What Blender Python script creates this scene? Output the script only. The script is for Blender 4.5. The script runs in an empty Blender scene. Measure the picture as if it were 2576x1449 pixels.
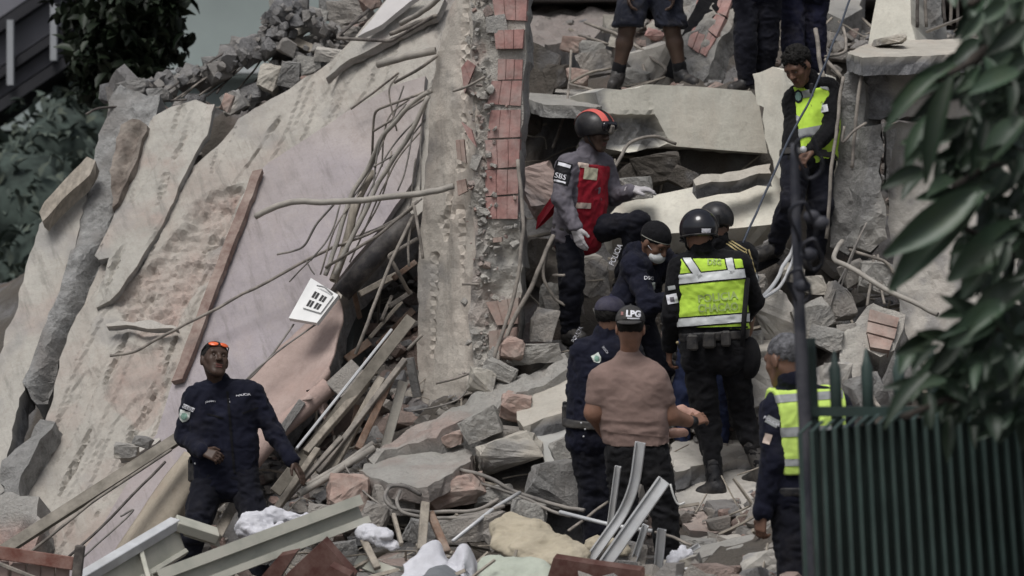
import bpy, bmesh, math, random
import numpy as np
from mathutils import Vector, Matrix
from mathutils.bvhtree import BVHTree
from mathutils.geometry import delaunay_2d_cdt

random.seed(7)
SC = bpy.context.scene
COL = SC.collection
# ------------------------------------------------------------------ camera, light, exposure
F = 7305.0            # focal length in units of the 2576-wide measuring picture
CX, CY = 1288.0, 724.5
CAMZ = 2.2
cam_d = bpy.data.cameras.new('camera')
cam_d.sensor_width = 36.0
cam_d.lens = F / 2576 * 36.0
cam_d.clip_start = 0.1
cam_d.clip_end = 500
cam_d.dof.use_dof = True
cam_d.dof.focus_distance = 18.4
cam_d.dof.aperture_fstop = 2.6
cam = bpy.data.objects.new('camera', cam_d)
cam.location = (0, 0, CAMZ)
cam.rotation_euler = (math.radians(90), 0, 0)
COL.objects.link(cam)
SC.camera = cam

SUN_EL, SUN_AZ = math.radians(60), math.radians(205)
world = bpy.data.worlds.new('World')
SC.world = world
world.use_nodes = True
wn = world.node_tree
bg = wn.nodes['Background']
sky = wn.nodes.new('ShaderNodeTexSky')
sky.sky_type = 'NISHITA'
sky.sun_disc = False
sky.sun_elevation = SUN_EL
sky.sun_rotation = SUN_AZ
sky.dust_density = 4.0
hsv = wn.nodes.new('ShaderNodeHueSaturation')      # an overcast sky is nearly colourless
hsv.inputs['Saturation'].default_value = 0.42
wn.links.new(sky.outputs[0], hsv.inputs['Color'])
wn.links.new(hsv.outputs[0], bg.inputs[0])
bg.inputs[1].default_value = 0.08

sl = bpy.data.lights.new('sun', 'SUN')
sl.energy = 1.5
sl.angle = math.radians(24)
sl.color = (1.0, 0.99, 0.975)
sun = bpy.data.objects.new('sun', sl)
# the light comes from above and a little behind the camera
sdir = Vector((math.sin(SUN_AZ) * math.cos(SUN_EL), math.cos(SUN_AZ) * math.cos(SUN_EL), math.sin(SUN_EL)))
sun.rotation_euler = sdir.to_track_quat('Z', 'Y').to_euler()
sun.location = (0, 0, 30)
COL.objects.link(sun)

SC.view_settings.view_transform = 'Standard'
SC.view_settings.look = 'None'
SC.view_settings.exposure = 0.33
SC.view_settings.gamma = 1.0
SC.view_settings.use_curve_mapping = False
SC.cycles.use_denoising = True
SC.cycles.max_bounces = 5
SC.cycles.diffuse_bounces = 2

# ------------------------------------------------------------------ measuring
def W(u, v, Y):
    """the point of the place seen at (u, v) of the 2576-wide picture, Y metres away"""
    return Vector(((u - CX) / F * Y, Y, CAMZ + (CY - v) / F * Y))

def px(p):
    return (CX + p[0] / p[1] * F, CY - (p[2] - CAMZ) / p[1] * F)

class Plane:
    def __init__(s, a, b, c):
        a, b, c = (Vector(W(*p)) for p in (a, b, c))
        n = (b - a).cross(c - a).normalized()
        if n.y > 0: n = -n
        s.o, s.n = a, n
        x = Vector((1, 0, 0)); x = (x - n * x.dot(n)).normalized()
        s.x, s.y = x, n.cross(x)
        if s.y.z < 0: s.y = -s.y
    def at(s, u, v, off=0.0):
        d = W(u, v, 1.0) - Vector((0, 0, CAMZ))
        t = ((s.o + s.n * off) - Vector((0, 0, CAMZ))).dot(s.n) / d.dot(s.n)
        return Vector((0, 0, CAMZ)) + d * t
    def depth(s, u, v, off=0.0): return s.at(u, v, off).y
    def to2(s, p): q = p - s.o; return (q.dot(s.x), q.dot(s.y))
    def to3(s, a, b, h=0.0): return s.o + s.x * a + s.y * b + s.n * h

# ------------------------------------------------------------------ noise
def _hash(ix, iy, iz, seed):
    h = (ix * 374761393 + iy * 668265263 + iz * 2147483647 + seed * 1274126177) & 0xFFFFFFFF
    h = ((h ^ (h >> 13)) * 1274126177) & 0xFFFFFFFF
    h = h ^ (h >> 16)
    return (h & 0xFFFF) / 32767.5 - 1.0

def vnoise(P, scale=1.0, seed=0):
    P = np.asarray(P, dtype=np.float64) * scale
    I = np.floor(P).astype(np.int64); f = P - I
    f = f * f * (3 - 2 * f)
    r = 0
    for dx in (0, 1):
        for dy in (0, 1):
            for dz in (0, 1):
                w = (f[:, 0] if dx else 1 - f[:, 0]) * (f[:, 1] if dy else 1 - f[:, 1]) * (f[:, 2] if dz else 1 - f[:, 2])
                r = r + w * _hash(I[:, 0] + dx, I[:, 1] + dy, I[:, 2] + dz, seed)
    return r

def fbm(P, scale=1.0, octv=4, seed=0, gain=0.5):
    a, r = 1.0, 0
    for i in range(octv):
        r = r + a * vnoise(P, scale, seed + i * 17)
        scale *= 2.03; a *= gain
    return r

def sstep(a, b, x):
    t = np.clip((x - a) / (b - a), 0, 1)
    return t * t * (3 - 2 * t)

# ------------------------------------------------------------------ objects
def tag(o, label=None, cat=None, group=None, kind=None):
    if label: o['label'] = label
    if cat: o['category'] = cat
    if group: o['group'] = group
    if kind: o['kind'] = kind
    return o

def mesh_of(name, V, Fc, smooth=False):
    me = bpy.data.meshes.new(name)
    me.from_pydata([tuple(map(float, v)) for v in V], [], [tuple(map(int, f)) for f in Fc])
    me.update()
    if smooth:
        me.polygons.foreach_set('use_smooth', [True] * len(me.polygons))
    return me

def fast_mesh(name, V, Q, smooth=True):
    """mesh from numpy verts and equal-sized faces"""
    me = bpy.data.meshes.new(name)
    V = np.asarray(V, np.float32); Q = np.asarray(Q, np.int32)
    me.vertices.add(len(V)); me.vertices.foreach_set('co', V.ravel())
    n, k = Q.shape
    me.loops.add(n * k); me.loops.foreach_set('vertex_index', Q.ravel())
    me.polygons.add(n)
    me.polygons.foreach_set('loop_start', np.arange(0, n * k, k, dtype=np.int32))
    me.polygons.foreach_set('loop_total', np.full(n, k, np.int32))
    me.polygons.foreach_set('use_smooth', np.full(n, smooth))
    me.update(calc_edges=True)
    return me

def link(name, me, m=None, parent=None):
    o = bpy.data.objects.new(name, me)
    COL.objects.link(o)
    if m is not None and me is not None:
        me.materials.clear(); me.materials.append(m)
    if parent is not None:
        o.parent = parent
        o.matrix_parent_inverse = root_inv(parent)
    return o

def root_inv(p):
    M = Matrix.Identity(4)
    while p is not None:
        M = p_local(p) @ M
        p = p.parent
    return M.inverted()

def p_local(p):
    return (p.matrix_parent_inverse if p.parent else Matrix.Identity(4)) @ Matrix.LocRotScale(p.location, p.rotation_euler.to_quaternion(), p.scale)

def empty(name, loc):
    o = bpy.data.objects.new(name, None)
    o.empty_display_size = 0.1
    o.location = loc
    COL.objects.link(o)
    return o

def recenter(o):
    """put the origin of a top-level mesh (built in world coordinates) at its base"""
    me = o.data
    n = len(me.vertices)
    co = np.empty(n * 3, np.float32); me.vertices.foreach_get('co', co); co = co.reshape(-1, 3)
    lo, hi = co.min(0), co.max(0)
    c = np.array([(lo[0] + hi[0]) / 2, (lo[1] + hi[1]) / 2, lo[2]], np.float32)
    me.vertices.foreach_set('co', (co - c).ravel()); me.update()
    o.location = c.tolist()
    return o

class MB:
    """collects pieces of ONE mesh"""
    def __init__(s): s.V, s.F = [], []
    def add(s, V, Fc):
        b = len(s.V); s.V += [tuple(v) for v in V]; s.F += [tuple(i + b for i in f) for f in Fc]; return s
    def box(s, c, size, ax=None, bev=0.0):
        """box about c; ax = (x, y, z) axes"""
        ax = ax or (Vector((1, 0, 0)), Vector((0, 1, 0)), Vector((0, 0, 1)))
        c = Vector(c); h = [k / 2 for k in size]
        if bev <= 0:
            V = [c + ax[0] * (h[0] * i) + ax[1] * (h[1] * j) + ax[2] * (h[2] * k) for i in (-1, 1) for j in (-1, 1) for k in (-1, 1)]
            return s.add(V, [(0, 1, 3, 2), (4, 6, 7, 5), (0, 4, 5, 1), (2, 3, 7, 6), (0, 2, 6, 4), (1, 5, 7, 3)])
        bm = bmesh.new(); bmesh.ops.create_cube(bm, size=1.0)
        for v in bm.verts: v.co = Vector((v.co.x * size[0], v.co.y * size[1], v.co.z * size[2]))
        bmesh.ops.bevel(bm, geom=bm.edges[:], offset=min(bev, min(size) * 0.4), segments=1, affect='EDGES')
        bm.verts.index_update()
        V = [c + ax[0] * v.co.x + ax[1] * v.co.y + ax[2] * v.co.z for v in bm.verts]
        Fc = [[v.index for v in f.verts] for f in bm.faces]; bm.free()
        return s.add(V, Fc)
    def tube(s, pts, r, n=8, cap=True, hollow=False):
        pts = [Vector(p) for p in pts]; m = len(pts)
        rr = r if isinstance(r, (list, tuple)) else [r] * m
        t0 = (pts[1] - pts[0]).normalized()
        ref = Vector((0, 0, 1)) if abs(t0.z) < 0.9 else Vector((1, 0, 0))
        a = t0.cross(ref).normalized(); V, Fc = [], []
        for i, p in enumerate(pts):
            t = (pts[min(i + 1, m - 1)] - pts[max(i - 1, 0)]).normalized()
            a = (a - t * a.dot(t)).normalized(); b = t.cross(a)
            for k in range(n):
                an = 2 * math.pi * k / n
                V.append(p + (a * math.cos(an) + b * math.sin(an)) * rr[i])
        for i in range(m - 1):
            for k in range(n):
                k2 = (k + 1) % n
                Fc.append((i * n + k, i * n + k2, (i + 1) * n + k2, (i + 1) * n + k))
        if hollow:
            for e, i, q in ((0, 0, 1), (1, m - 1, m - 2)):
                b = len(V); t = (pts[q] - pts[i]).normalized()
                for k in range(n): V.append(pts[i] + (Vector(V[i * n + k]) - pts[i]) * 0.78)
                for k in range(n): V.append(pts[i] + t * rr[i] * 4 + (Vector(V[i * n + k]) - pts[i]) * 0.78)
                for k in range(n):
                    k2 = (k + 1) % n
                    Fc.append((i * n + k, i * n + k2, b + k2, b + k)); Fc.append((b + k, b + k2, b + n + k2, b + n + k))
                Fc.append(tuple(b + n + k for k in range(n)))
        elif cap:
            Fc.append(tuple(range(n))[::-1]); Fc.append(tuple(range((m - 1) * n, m * n)))
        return s.add(V, Fc)
    def prism(s, poly3, ext):
        """closed polygon (3-D points) pushed along ext"""
        n = len(poly3); P = [Vector(p) for p in poly3]
        V = P + [p + Vector(ext) for p in P]
        return s.add(V, [tuple(range(n)), tuple(range(2 * n - 1, n - 1, -1))] + [(i, i + n, (i + 1) % n + n, (i + 1) % n) for i in range(n)])
    def ball(s, c, r, seg=10, rings=7, ax=None):
        ax = ax or (Vector((1, 0, 0)), Vector((0, 1, 0)), Vector((0, 0, 1)))
        r = r if isinstance(r, (tuple, list)) else (r, r, r); c = Vector(c)
        V = [c + ax[2] * r[2]]; Fc = []
        for i in range(1, rings):
            th = math.pi * i / rings
            for k in range(seg):
                ph = 2 * math.pi * k / seg
                V.append(c + ax[0] * (r[0] * math.sin(th) * math.cos(ph)) + ax[1] * (r[1] * math.sin(th) * math.sin(ph)) + ax[2] * (r[2] * math.cos(th)))
        V.append(c - ax[2] * r[2])
        for k in range(seg): Fc.append((0, 1 + k, 1 + (k + 1) % seg))
        for i in range(rings - 2):
            for k in range(seg):
                a = 1 + i * seg + k; b = 1 + i * seg + (k + 1) % seg
                Fc.append((a, a + seg, b + seg, b))
        L = len(V) - 1
        for k in range(seg): Fc.append((L, L - seg + (k + 1) % seg, L - seg + k))
        return s.add(V, Fc)
    def build(s, name, m, parent=None, smooth=False):
        me = mesh_of(name, s.V, s.F, smooth)
        bm = bmesh.new(); bm.from_mesh(me); bmesh.ops.recalc_face_normals(bm, faces=bm.faces[:]); bm.to_mesh(me); bm.free()
        o = link(name, me, m, parent)
        if parent is None: recenter(o)
        return o

def curve_pts(pts, sub=6):
    """Catmull-Rom through the points"""
    P = [Vector(p) for p in pts]
    if len(P) < 3: return P
    out = []
    for i in range(len(P) - 1):
        a, b = P[i], P[i + 1]
        p0 = P[i - 1] if i else a * 2 - b
        p3 = P[i + 2] if i + 2 < len(P) else b * 2 - a
        for k in range(sub):
            t = k / sub
            out.append(0.5 * ((2 * a) + (b - p0) * t + (2 * p0 - 5 * a + 4 * b - p3) * t * t + (3 * a - p0 - 3 * b + p3) * t ** 3))
    out.append(P[-1])
    return out

def bend_pts(pts, r=0.05):
    """straight runs with short rounded corners"""
    P = [Vector(p) for p in pts]
    out = [P[0]]
    for i in range(1, len(P) - 1):
        a, b = (P[i - 1] - P[i]), (P[i + 1] - P[i])
        q = min(r, a.length * 0.45, b.length * 0.45)
        a, b = P[i] + a.normalized() * q, P[i] + b.normalized() * q
        for k in range(5):
            t = k / 4; out.append(a * (1 - t) ** 2 + P[i] * (2 * t * (1 - t)) + b * t * t)
    out.append(P[-1])
    return out

# ------------------------------------------------------------------ materials
def new_mat(name):
    m = bpy.data.materials.new(name); m.use_nodes = True
    nt = m.node_tree; b = nt.nodes['Principled BSDF']
    return m, nt, b

def N(nt, t, **kw):
    n = nt.nodes.new(t)
    for k, v in kw.items():
        if k in n.inputs: n.inputs[k].default_value = v
        else: setattr(n, k, v)
    return n

def ramp(nt, fac, c0, c1, p0=0.35, p1=0.65):
    r = nt.nodes.new('ShaderNodeValToRGB')
    r.color_ramp.elements[0].position = p0; r.color_ramp.elements[1].position = p1
    r.color_ramp.elements[0].color = (*c0, 1); r.color_ramp.elements[1].color = (*c1, 1)
    nt.links.new(fac, r.inputs[0])
    return r.outputs[0]

def mixc(nt, fac, a, b):
    x = nt.nodes.new('ShaderNodeMix'); x.data_type = 'RGBA'
    if isinstance(fac, (int, float)): x.inputs[0].default_value = fac
    else: nt.links.new(fac, x.inputs[0])
    for s, q in ((6, a), (7, b)):
        if isinstance(q, tuple): x.inputs[s].default_value = (*q[:3], 1)
        else: nt.links.new(q, x.inputs[s])
    return x.outputs[2]

def noise(nt, scale, detail=5, rough=0.6, vec=None, stretch=None):
    n = N(nt, 'ShaderNodeTexNoise'); n.inputs['Scale'].default_value = scale
    n.inputs['Detail'].default_value = detail; n.inputs['Roughness'].default_value = rough
    tc = N(nt, 'ShaderNodeTexCoord'); out = tc.outputs['Object']
    if stretch:
        mp = N(nt, 'ShaderNodeMapping'); mp.inputs['Scale'].default_value = stretch
        nt.links.new(out, mp.inputs[0]); out = mp.outputs[0]
    nt.links.new(out, n.inputs['Vector'])
    return n.outputs['Fac']

def bump(nt, b, h, strength=0.3, dist=0.02):
    bp = N(nt, 'ShaderNodeBump'); bp.inputs['Strength'].default_value = strength; bp.inputs['Distance'].default_value = dist
    nt.links.new(h, bp.inputs['Height']); nt.links.new(bp.outputs[0], b.inputs['Normal'])

def sc(c, k): return tuple(min(1, x * k) for x in c)

def plain(name, c, rough=0.7, var=0.25, scale=8, bs=0.15, bscale=60, metal=0.0, dust=0.0, dustc=(.42, .38, .33), spec=0.3, stretch=None):
    """colour with broad variation, grain and a share of settled dust"""
    m, nt, b = new_mat(name)
    col = ramp(nt, noise(nt, scale, 5, .6, stretch=stretch), sc(c, 1 - var), sc(c, 1 + var))
    if dust > 0:
        r = ramp(nt, noise(nt, 5, 8, .7), (0, 0, 0), (dust,) * 3, .42, .68)
        col = mixc(nt, r, col, dustc)
    nt.links.new(col, b.inputs['Base Color'])
    b.inputs['Roughness'].default_value = rough; b.inputs['Metallic'].default_value = metal
    b.inputs['Specular IOR Level'].default_value = spec
    if bs: bump(nt, b, noise(nt, bscale, 4, .6), bs, 0.01)
    return m

def masonry(name, base, brick=(.37, .255, .22), conc=(.20, .20, .205), paint=(.40, .33, .35), bs=.5, streak=None):
    """plaster; the vertex colour 'mix' lays bare brick (R), concrete (G) or old paint (B)"""
    m, nt, b = new_mat(name)
    at = N(nt, 'ShaderNodeAttribute', attribute_name='mix')
    sp = N(nt, 'ShaderNodeSeparateColor'); nt.links.new(at.outputs['Color'], sp.inputs[0])
    n1 = noise(nt, 2.2, 6, .65); n2 = noise(nt, 14, 8, .7); n3 = noise(nt, 60, 5, .7)
    n4 = noise(nt, 5, 6, .6, stretch=(1, .3, .3))
    p = ramp(nt, n1, sc(base, .80), sc(base, 1.12), .3, .7)
    p = mixc(nt, ramp(nt, n2, (0, 0, 0), (.42,) * 3, .50, .72), p, (base[0] * .55, base[1] * .52, base[2] * .5))
    p = mixc(nt, ramp(nt, n4, (0, 0, 0), (.3,) * 3, .5, .7), p, (base[0] * .95, base[1] * .82, base[2] * .77))
    pt = ramp(nt, n1, sc(paint, .78), sc(paint, 1.15), .3, .7)
    pt = mixc(nt, ramp(nt, n2, (0, 0, 0), (.5,) * 3, .5, .75), pt, base)
    p = mixc(nt, sp.outputs[2], p, pt)
    bk = ramp(nt, n2, sc(brick, .6), sc(brick, 1.35), .3, .7)
    bk = mixc(nt, ramp(nt, n1, (0, 0, 0), (.55,) * 3, .4, .7), bk, sc(base, .85))
    p = mixc(nt, sp.outputs[0], p, bk)
    cc = ramp(nt, n2, sc(conc, .55), sc(conc, 1.5), .3, .72)
    cc = mixc(nt, ramp(nt, n3, (0, 0, 0), (.5,) * 3, .5, .7), cc, sc(conc, 1.9))
    p = mixc(nt, sp.outputs[1], p, cc)
    p = mixc(nt, ramp(nt, n3, (0, 0, 0), (.25,) * 3, .45, .75), p, sc(base, .5))
    if streak is not None:        # trowel and water marks running along the piece
        tc = N(nt, 'ShaderNodeTexCoord'); mp = N(nt, 'ShaderNodeMapping'); mp.inputs['Rotation'].default_value = (0, streak, 0)
        m2 = N(nt, 'ShaderNodeMapping'); m2.inputs['Scale'].default_value = (9, 2, .9)
        nt.links.new(tc.outputs['Object'], mp.inputs[0]); nt.links.new(mp.outputs[0], m2.inputs[0])
        ns = N(nt, 'ShaderNodeTexNoise'); ns.inputs['Scale'].default_value = 1.6; ns.inputs['Detail'].default_value = 8; ns.inputs['Roughness'].default_value = .7
        nt.links.new(m2.outputs[0], ns.inputs['Vector'])
        p = mixc(nt, ramp(nt, ns.outputs['Fac'], (.55,) * 3, (0, 0, 0), .30, .47), p, sc(base, .42))
        p = mixc(nt, ramp(nt, ns.outputs['Fac'], (0, 0, 0), (.5,) * 3, .55, .72), p, sc(base, 1.12))
    vo = N(nt, 'ShaderNodeTexVoronoi'); vo.inputs['Scale'].default_value = 48
    tc3 = N(nt, 'ShaderNodeTexCoord'); nt.links.new(tc3.outputs['Object'], vo.inputs['Vector'])
    pit = ramp(nt, vo.outputs['Distance'], (.55,) * 3, (0, 0, 0), .05, .15)
    pit = mixc(nt, ramp(nt, n1, (0, 0, 0), (1, 1, 1), .48, .62), (0, 0, 0), pit)
    p = mixc(nt, pit, p, sc(base, .38))
    nt.links.new(p, b.inputs['Base Color'])
    b.inputs['Roughness'].default_value = .92; b.inputs['Specular IOR Level'].default_value = .15
    ad = N(nt, 'ShaderNodeMath', operation='ADD'); nt.links.new(n2, ad.inputs[0]); nt.links.new(n3, ad.inputs[1])
    bump(nt, b, ad.outputs[0], bs, .022 if bs >= .9 else .012)
    return m

def cloth(name, c, var=.3, rough=.85, dust=.25, bs=.25, dustc=(.30, .27, .24), weave=350):
    m, nt, b = new_mat(name)
    col = ramp(nt, noise(nt, 7, 4, .6), sc(c, 1 - var), sc(c, 1 + var))
    col = mixc(nt, ramp(nt, noise(nt, 4, 9, .75), (0, 0, 0), (dust,) * 3, .52, .75), col, dustc)
    nt.links.new(col, b.inputs['Base Color'])
    b.inputs['Roughness'].default_value = rough; b.inputs['Specular IOR Level'].default_value = .15
    b.inputs['Sheen Weight'].default_value = .04
    ad = N(nt, 'ShaderNodeMath', operation='MULTIPLY_ADD'); nt.links.new(noise(nt, 22, 3, .5), ad.inputs[0]); ad.inputs[1].default_value = 2.5
    nt.links.new(noise(nt, weave, 2, .5), ad.inputs[2])
    bump(nt, b, ad.outputs[0], bs, .012)
    return m

PLASTER = masonry('plaster', (.47, .445, .405))
SLABM = masonry('slab_plaster', (.415, .39, .35), streak=math.radians(25))
SLABM2 = masonry('pale_slab_plaster', (.42, .40, .36), streak=math.radians(25))
COLM = masonry('wall_end_plaster', (.56, .515, .455), streak=math.radians(3))
PLASTER2 = masonry('pale_plaster', (.47, .44, .385))
BEAMM = masonry('cream_render', (.68, .655, .57), bs=.25)
MORTAR = masonry('grey_mortar', (.50, .475, .43), conc=(.30, .295, .285), bs=.9)
CONC = masonry('broken_concrete', (.42, .405, .375), conc=(.27, .265, .255), bs=.9)
GREYC = masonry('grey_concrete', (.27, .262, .25), conc=(.29, .288, .28), bs=.9)
DUSTY = masonry('dusty_rubble', (.36, .335, .305), bs=.9)
PINKP = masonry('pink_plaster', (.43, .335, .30), bs=.4)
SHADE_DIRT = masonry("shade_dark_dirt", (.125, .112, .098), bs=.9)  # dirt darkened to stand in for shade in gaps and hollows
BRICK = plain('red_brick', (.355, .20, .18), .9, .25, 12, .5, 40, dust=.75, dustc=(.44, .36, .33))
BRICKD = plain('dusty_brick', (.33, .235, .20), .9, .25, 12, .4, 40, dust=.95, dustc=(.39, .335, .295))
STEEL = plain('dusty_steel', (.20, .18, .16), .75, .3, 10, .3, 90, dust=.7, dustc=(.36, .32, .27))
DSTEEL = plain('dark_steel', (.075, .065, .06), .7, .3, 10, .3, 90, dust=.35)
PIPEM = plain('grey_conduit', (.30, .28, .25), .7, .2, 8, .2, 60, dust=.5)
PLASTICP = plain('pale_plastic_pipe', (.42, .41, .38), .55, .2, 8, .15, 60, dust=.4)
CABLE = plain('dusty_cable', (.16, .15, .14), .7, .3, 8, .1, 60, dust=.6)
WOOD = plain('dusty_wood', (.26, .23, .19), .85, .3, 4, .4, 40, dust=.5, stretch=(6, 6, 1))
TIMBER = plain('brown_timber', (.16, .10, .07), .8, .3, 4, .4, 40, dust=.4, stretch=(6, 6, 1))
MAROON = plain('maroon_laminate', (.085, .035, .028), .5, .2, 5, .1, 50, dust=.2)
ALU = plain('white_aluminium', (.56, .57, .58), .4, .12, 6, .05, 60, metal=.15, dust=.25)
CREAMM = plain('cream_enamel', (.42, .42, .36), .5, .18, 5, .08, 40, dust=.4)
WHITEP = plain('white_plastic', (.72, .72, .71), .45, .06, 6, .05, 50, dust=.12)
BLACKP = plain('black_plastic', (.012, .012, .013), .5, .2, 6, .05, 50)
DARKPIPE = plain('dark_duct', (.045, .042, .045), .55, .3, 6, .2, 40, dust=.35)
WHITECL = cloth('white_cloth', (.66, .66, .70), .10, dust=.12, bs=.6)
CUSHION = cloth('tan_cushion', (.42, .37, .28), .12, dust=.35, bs=.35)
CUSHGR = cloth('pale_green_cushion', (.42, .45, .38), .1, dust=.3, bs=.35)
# ------------------------------------------------------------------ broken slabs, chunks
def pip(P, poly):
    x, y = P[:, 0], P[:, 1]; ins = np.zeros(len(P), bool); n = len(poly)
    for i in range(n):
        x1, y1 = poly[i]; x2, y2 = poly[(i + 1) % n]
        c = ((y1 > y) != (y2 > y)) & (x < (x2 - x1) * (y - y1) / (y2 - y1 + 1e-12) + x1)
        ins ^= c
    return ins

def edist(P, poly):
    d = np.full(len(P), 1e9); n = len(poly)
    for i in range(n):
        a = np.array(poly[i]); b = np.array(poly[(i + 1) % n]); ba = b - a
        t = np.clip(((P - a) @ ba) / (ba @ ba + 1e-12), 0, 1)
        d = np.minimum(d, np.linalg.norm(P - a - t[:, None] * ba, axis=1))
    return d

def jag(poly, step, amp, seed, clean=()):
    """break the straight edges up; edges listed in clean stay straight"""
    rng = np.random.RandomState(seed); out = []; n = len(poly)
    for i in range(n):
        a = np.array(poly[i]); b = np.array(poly[(i + 1) % n]); L = np.linalg.norm(b - a)
        k = max(1, int(L / step)); nn = np.array([-(b - a)[1], (b - a)[0]]) / (L + 1e-9)
        cur = 0
        for j in range(k):
            p = a + (b - a) * (j / k)
            if j and i not in clean:
                cur = cur * .6 + rng.uniform(-1, 1) * amp
                p = p + nn * cur + (b - a) / k * rng.uniform(-.25, .25)
            out.append((float(p[0]), float(p[1])))
    return out

def slab(name, plane, poly_uv, thick, m, parent=None, res=.04, off=0.0, disp=None, mask=None, jstep=.06, jamp=.02,
         clean=(), seed=1, back=None, rough=.012, edge_mask=(0, 1, 0), smooth=False):
    """a real slab: front face in the plane with relief, jagged broken edges and a thickness.
    disp(uv, P) -> metres out of the plane; mask(uv, P) -> (n, 3) brick / concrete / paint"""
    pts = [plane.to2(plane.at(u, v, off)) for u, v in poly_uv]
    o2 = plane.to2(plane.at(*poly_uv[0], off)); 
    out = jag(pts, jstep, jamp, seed, clean)
    A = np.array(out); lo, hi = A.min(0), A.max(0)
    rng = np.random.RandomState(seed + 5)
    gx, gy = np.meshgrid(np.arange(lo[0], hi[0], res), np.arange(lo[1], hi[1], res * .87))
    gx = gx + (np.arange(gx.shape[0]) % 2)[:, None] * res * .5
    G = np.stack([gx.ravel(), gy.ravel()], 1) + rng.uniform(-.18, .18, (gx.size, 2)) * res
    G = G[pip(G, out)]
    if len(G): G = G[edist(G, out) > res * .5]
    n = len(out)
    allp = [Vector(p) for p in out] + [Vector(p) for p in G]
    r = delaunay_2d_cdt(allp, [], [list(range(n))], 1, 1e-6)
    V2 = np.array([tuple(v) for v in r[0]]); T = [tuple(f) for f in r[2]]
    orig = r[3]
    X, Y_, Nn, O = (np.array(plane.x), np.array(plane.y), np.array(plane.n), np.array(plane.o))
    P = O + V2[:, :1] * X + V2[:, 1:] * Y_ + Nn * off
    uv = np.stack([CX + P[:, 0] / P[:, 1] * F, CY - (P[:, 2] - CAMZ) / P[:, 1] * F], 1)
    h = fbm(P, 1.3, 3, seed) * rough * 1.2 + fbm(P, 9, 3, seed + 3) * rough * .5
    if disp is not None: h = h + disp(uv, P)
    Pf = P + Nn * h[:, None]
    mk = np.zeros((len(P), 3)) if mask is None else np.clip(mask(uv, P), 0, 1)
    idx = {}
    for k, ol in enumerate(orig):
        for q in ol:
            if q < n and q not in idx: idx[q] = k
    ring = [idx[i] for i in range(n) if i in idx]
    V = [tuple(p) for p in Pf]; C = [tuple(c) for c in mk]; Fc = []
    for t in T: Fc.append(t)
    rings = [ring]
    nl = 2 if thick > .06 else 1
    for l in range(1, nl + 1):
        b = len(V); t = thick * l / nl
        for i in ring:
            j = rng.uniform(-1, 1) * (min(.02, thick * .2)) if l < nl else 0
            p = Pf[i] - Nn * (t + j) + (X * rng.uniform(-1, 1) + Y_ * rng.uniform(-1, 1)) * min(.012, thick * .12)
            V.append(tuple(p)); C.append(edge_mask)
        rings.append(list(range(b, b + len(ring))))
    L = len(ring)
    for a, b in zip(rings[:-1], rings[1:]):
        for i in range(L):
            Fc.append((a[i], b[i], b[(i + 1) % L], a[(i + 1) % L]))
    Fc.append(tuple(rings[-1]))
    me = bpy.data.meshes.new(name); me.from_pydata(V, [], Fc); me.update()
    ca = me.color_attributes.new('mix', 'FLOAT_COLOR', 'POINT')
    ca.data.foreach_set('color', np.concatenate([np.array(C, np.float32), np.ones((len(C), 1), np.float32)], 1).ravel())
    bm = bmesh.new(); bm.from_mesh(me); bmesh.ops.recalc_face_normals(bm, faces=bm.faces[:])
    if smooth:
        for f in bm.faces: f.smooth = True
    bm.to_mesh(me); bm.free()
    o = link(name, me, m, parent)
    if parent is None: recenter(o)
    return o

_ico = {}
def ico(sub):
    if sub not in _ico:
        bm = bmesh.new(); bmesh.ops.create_icosphere(bm, subdivisions=sub, radius=1)
        _ico[sub] = (np.array([v.co[:] for v in bm.verts]), [[v.index for v in f.verts] for f in bm.faces]); bm.free()
    return _ico[sub]

def rock_geo(size, seed, sub=3, planes=9, rough=.05, rot=None):
    """an angular broken fragment: hull of jittered corners with some knocked off, faces grained"""
    rng = np.random.RandomState(seed); bm = bmesh.new()
    for sx in (-1, 1):
        for sy in (-1, 1):
            for sz in (-1, 1):
                j = rng.uniform(.48, 1, 3)
                if rng.rand() < .35:       # a corner knocked off leaves two or three points
                    for k in range(3):
                        q = np.array([sx, sy, sz]) * j; q[k] *= rng.uniform(.2, .6); bm.verts.new(q)
                else: bm.verts.new(np.array([sx, sy, sz]) * j)
    for k in range(3): bm.verts.new(rng.uniform(-1, 1, 3) * np.array([1.08, 1.08, .9]))
    r = bmesh.ops.convex_hull(bm, input=bm.verts[:])
    dead = [v for v in bm.verts if not v.link_faces]
    if dead: bmesh.ops.delete(bm, geom=dead, context='VERTS')
    n = {1: 0, 2: 1, 3: 2, 4: 3}[sub]
    if n:
        bmesh.ops.subdivide_edges(bm, edges=bm.edges[:], cuts=2 * n - 1, use_grid_fill=True)
        bmesh.ops.triangulate(bm, faces=bm.faces[:])
    bm.normal_update(); bm.verts.index_update()
    P = np.array([v.co[:] for v in bm.verts]); Nn = np.array([v.normal[:] for v in bm.verts]); Fc = [[v.index for v in f.verts] for f in bm.faces]; bm.free()
    if n:
        Q = P * np.array(size) / max(size)
        P = P + Nn * (fbm(Q + seed, 2.2, 3, seed)[:, None] * rough * .8 + fbm(Q + seed, 8, 3, seed + 9)[:, None] * rough * .75)
    P = P * (np.array(size) / 2 / .86)
    if rot is not None: P = P @ np.array(rot.to_3x3()).T
    return P, Fc

def set_mix(me, col):
    ca = me.color_attributes.new('mix', 'FLOAT_COLOR', 'POINT')
    ca.data.foreach_set('color', np.concatenate([np.asarray(col, np.float32), np.ones((len(col), 1), np.float32)], 1).ravel())

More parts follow.
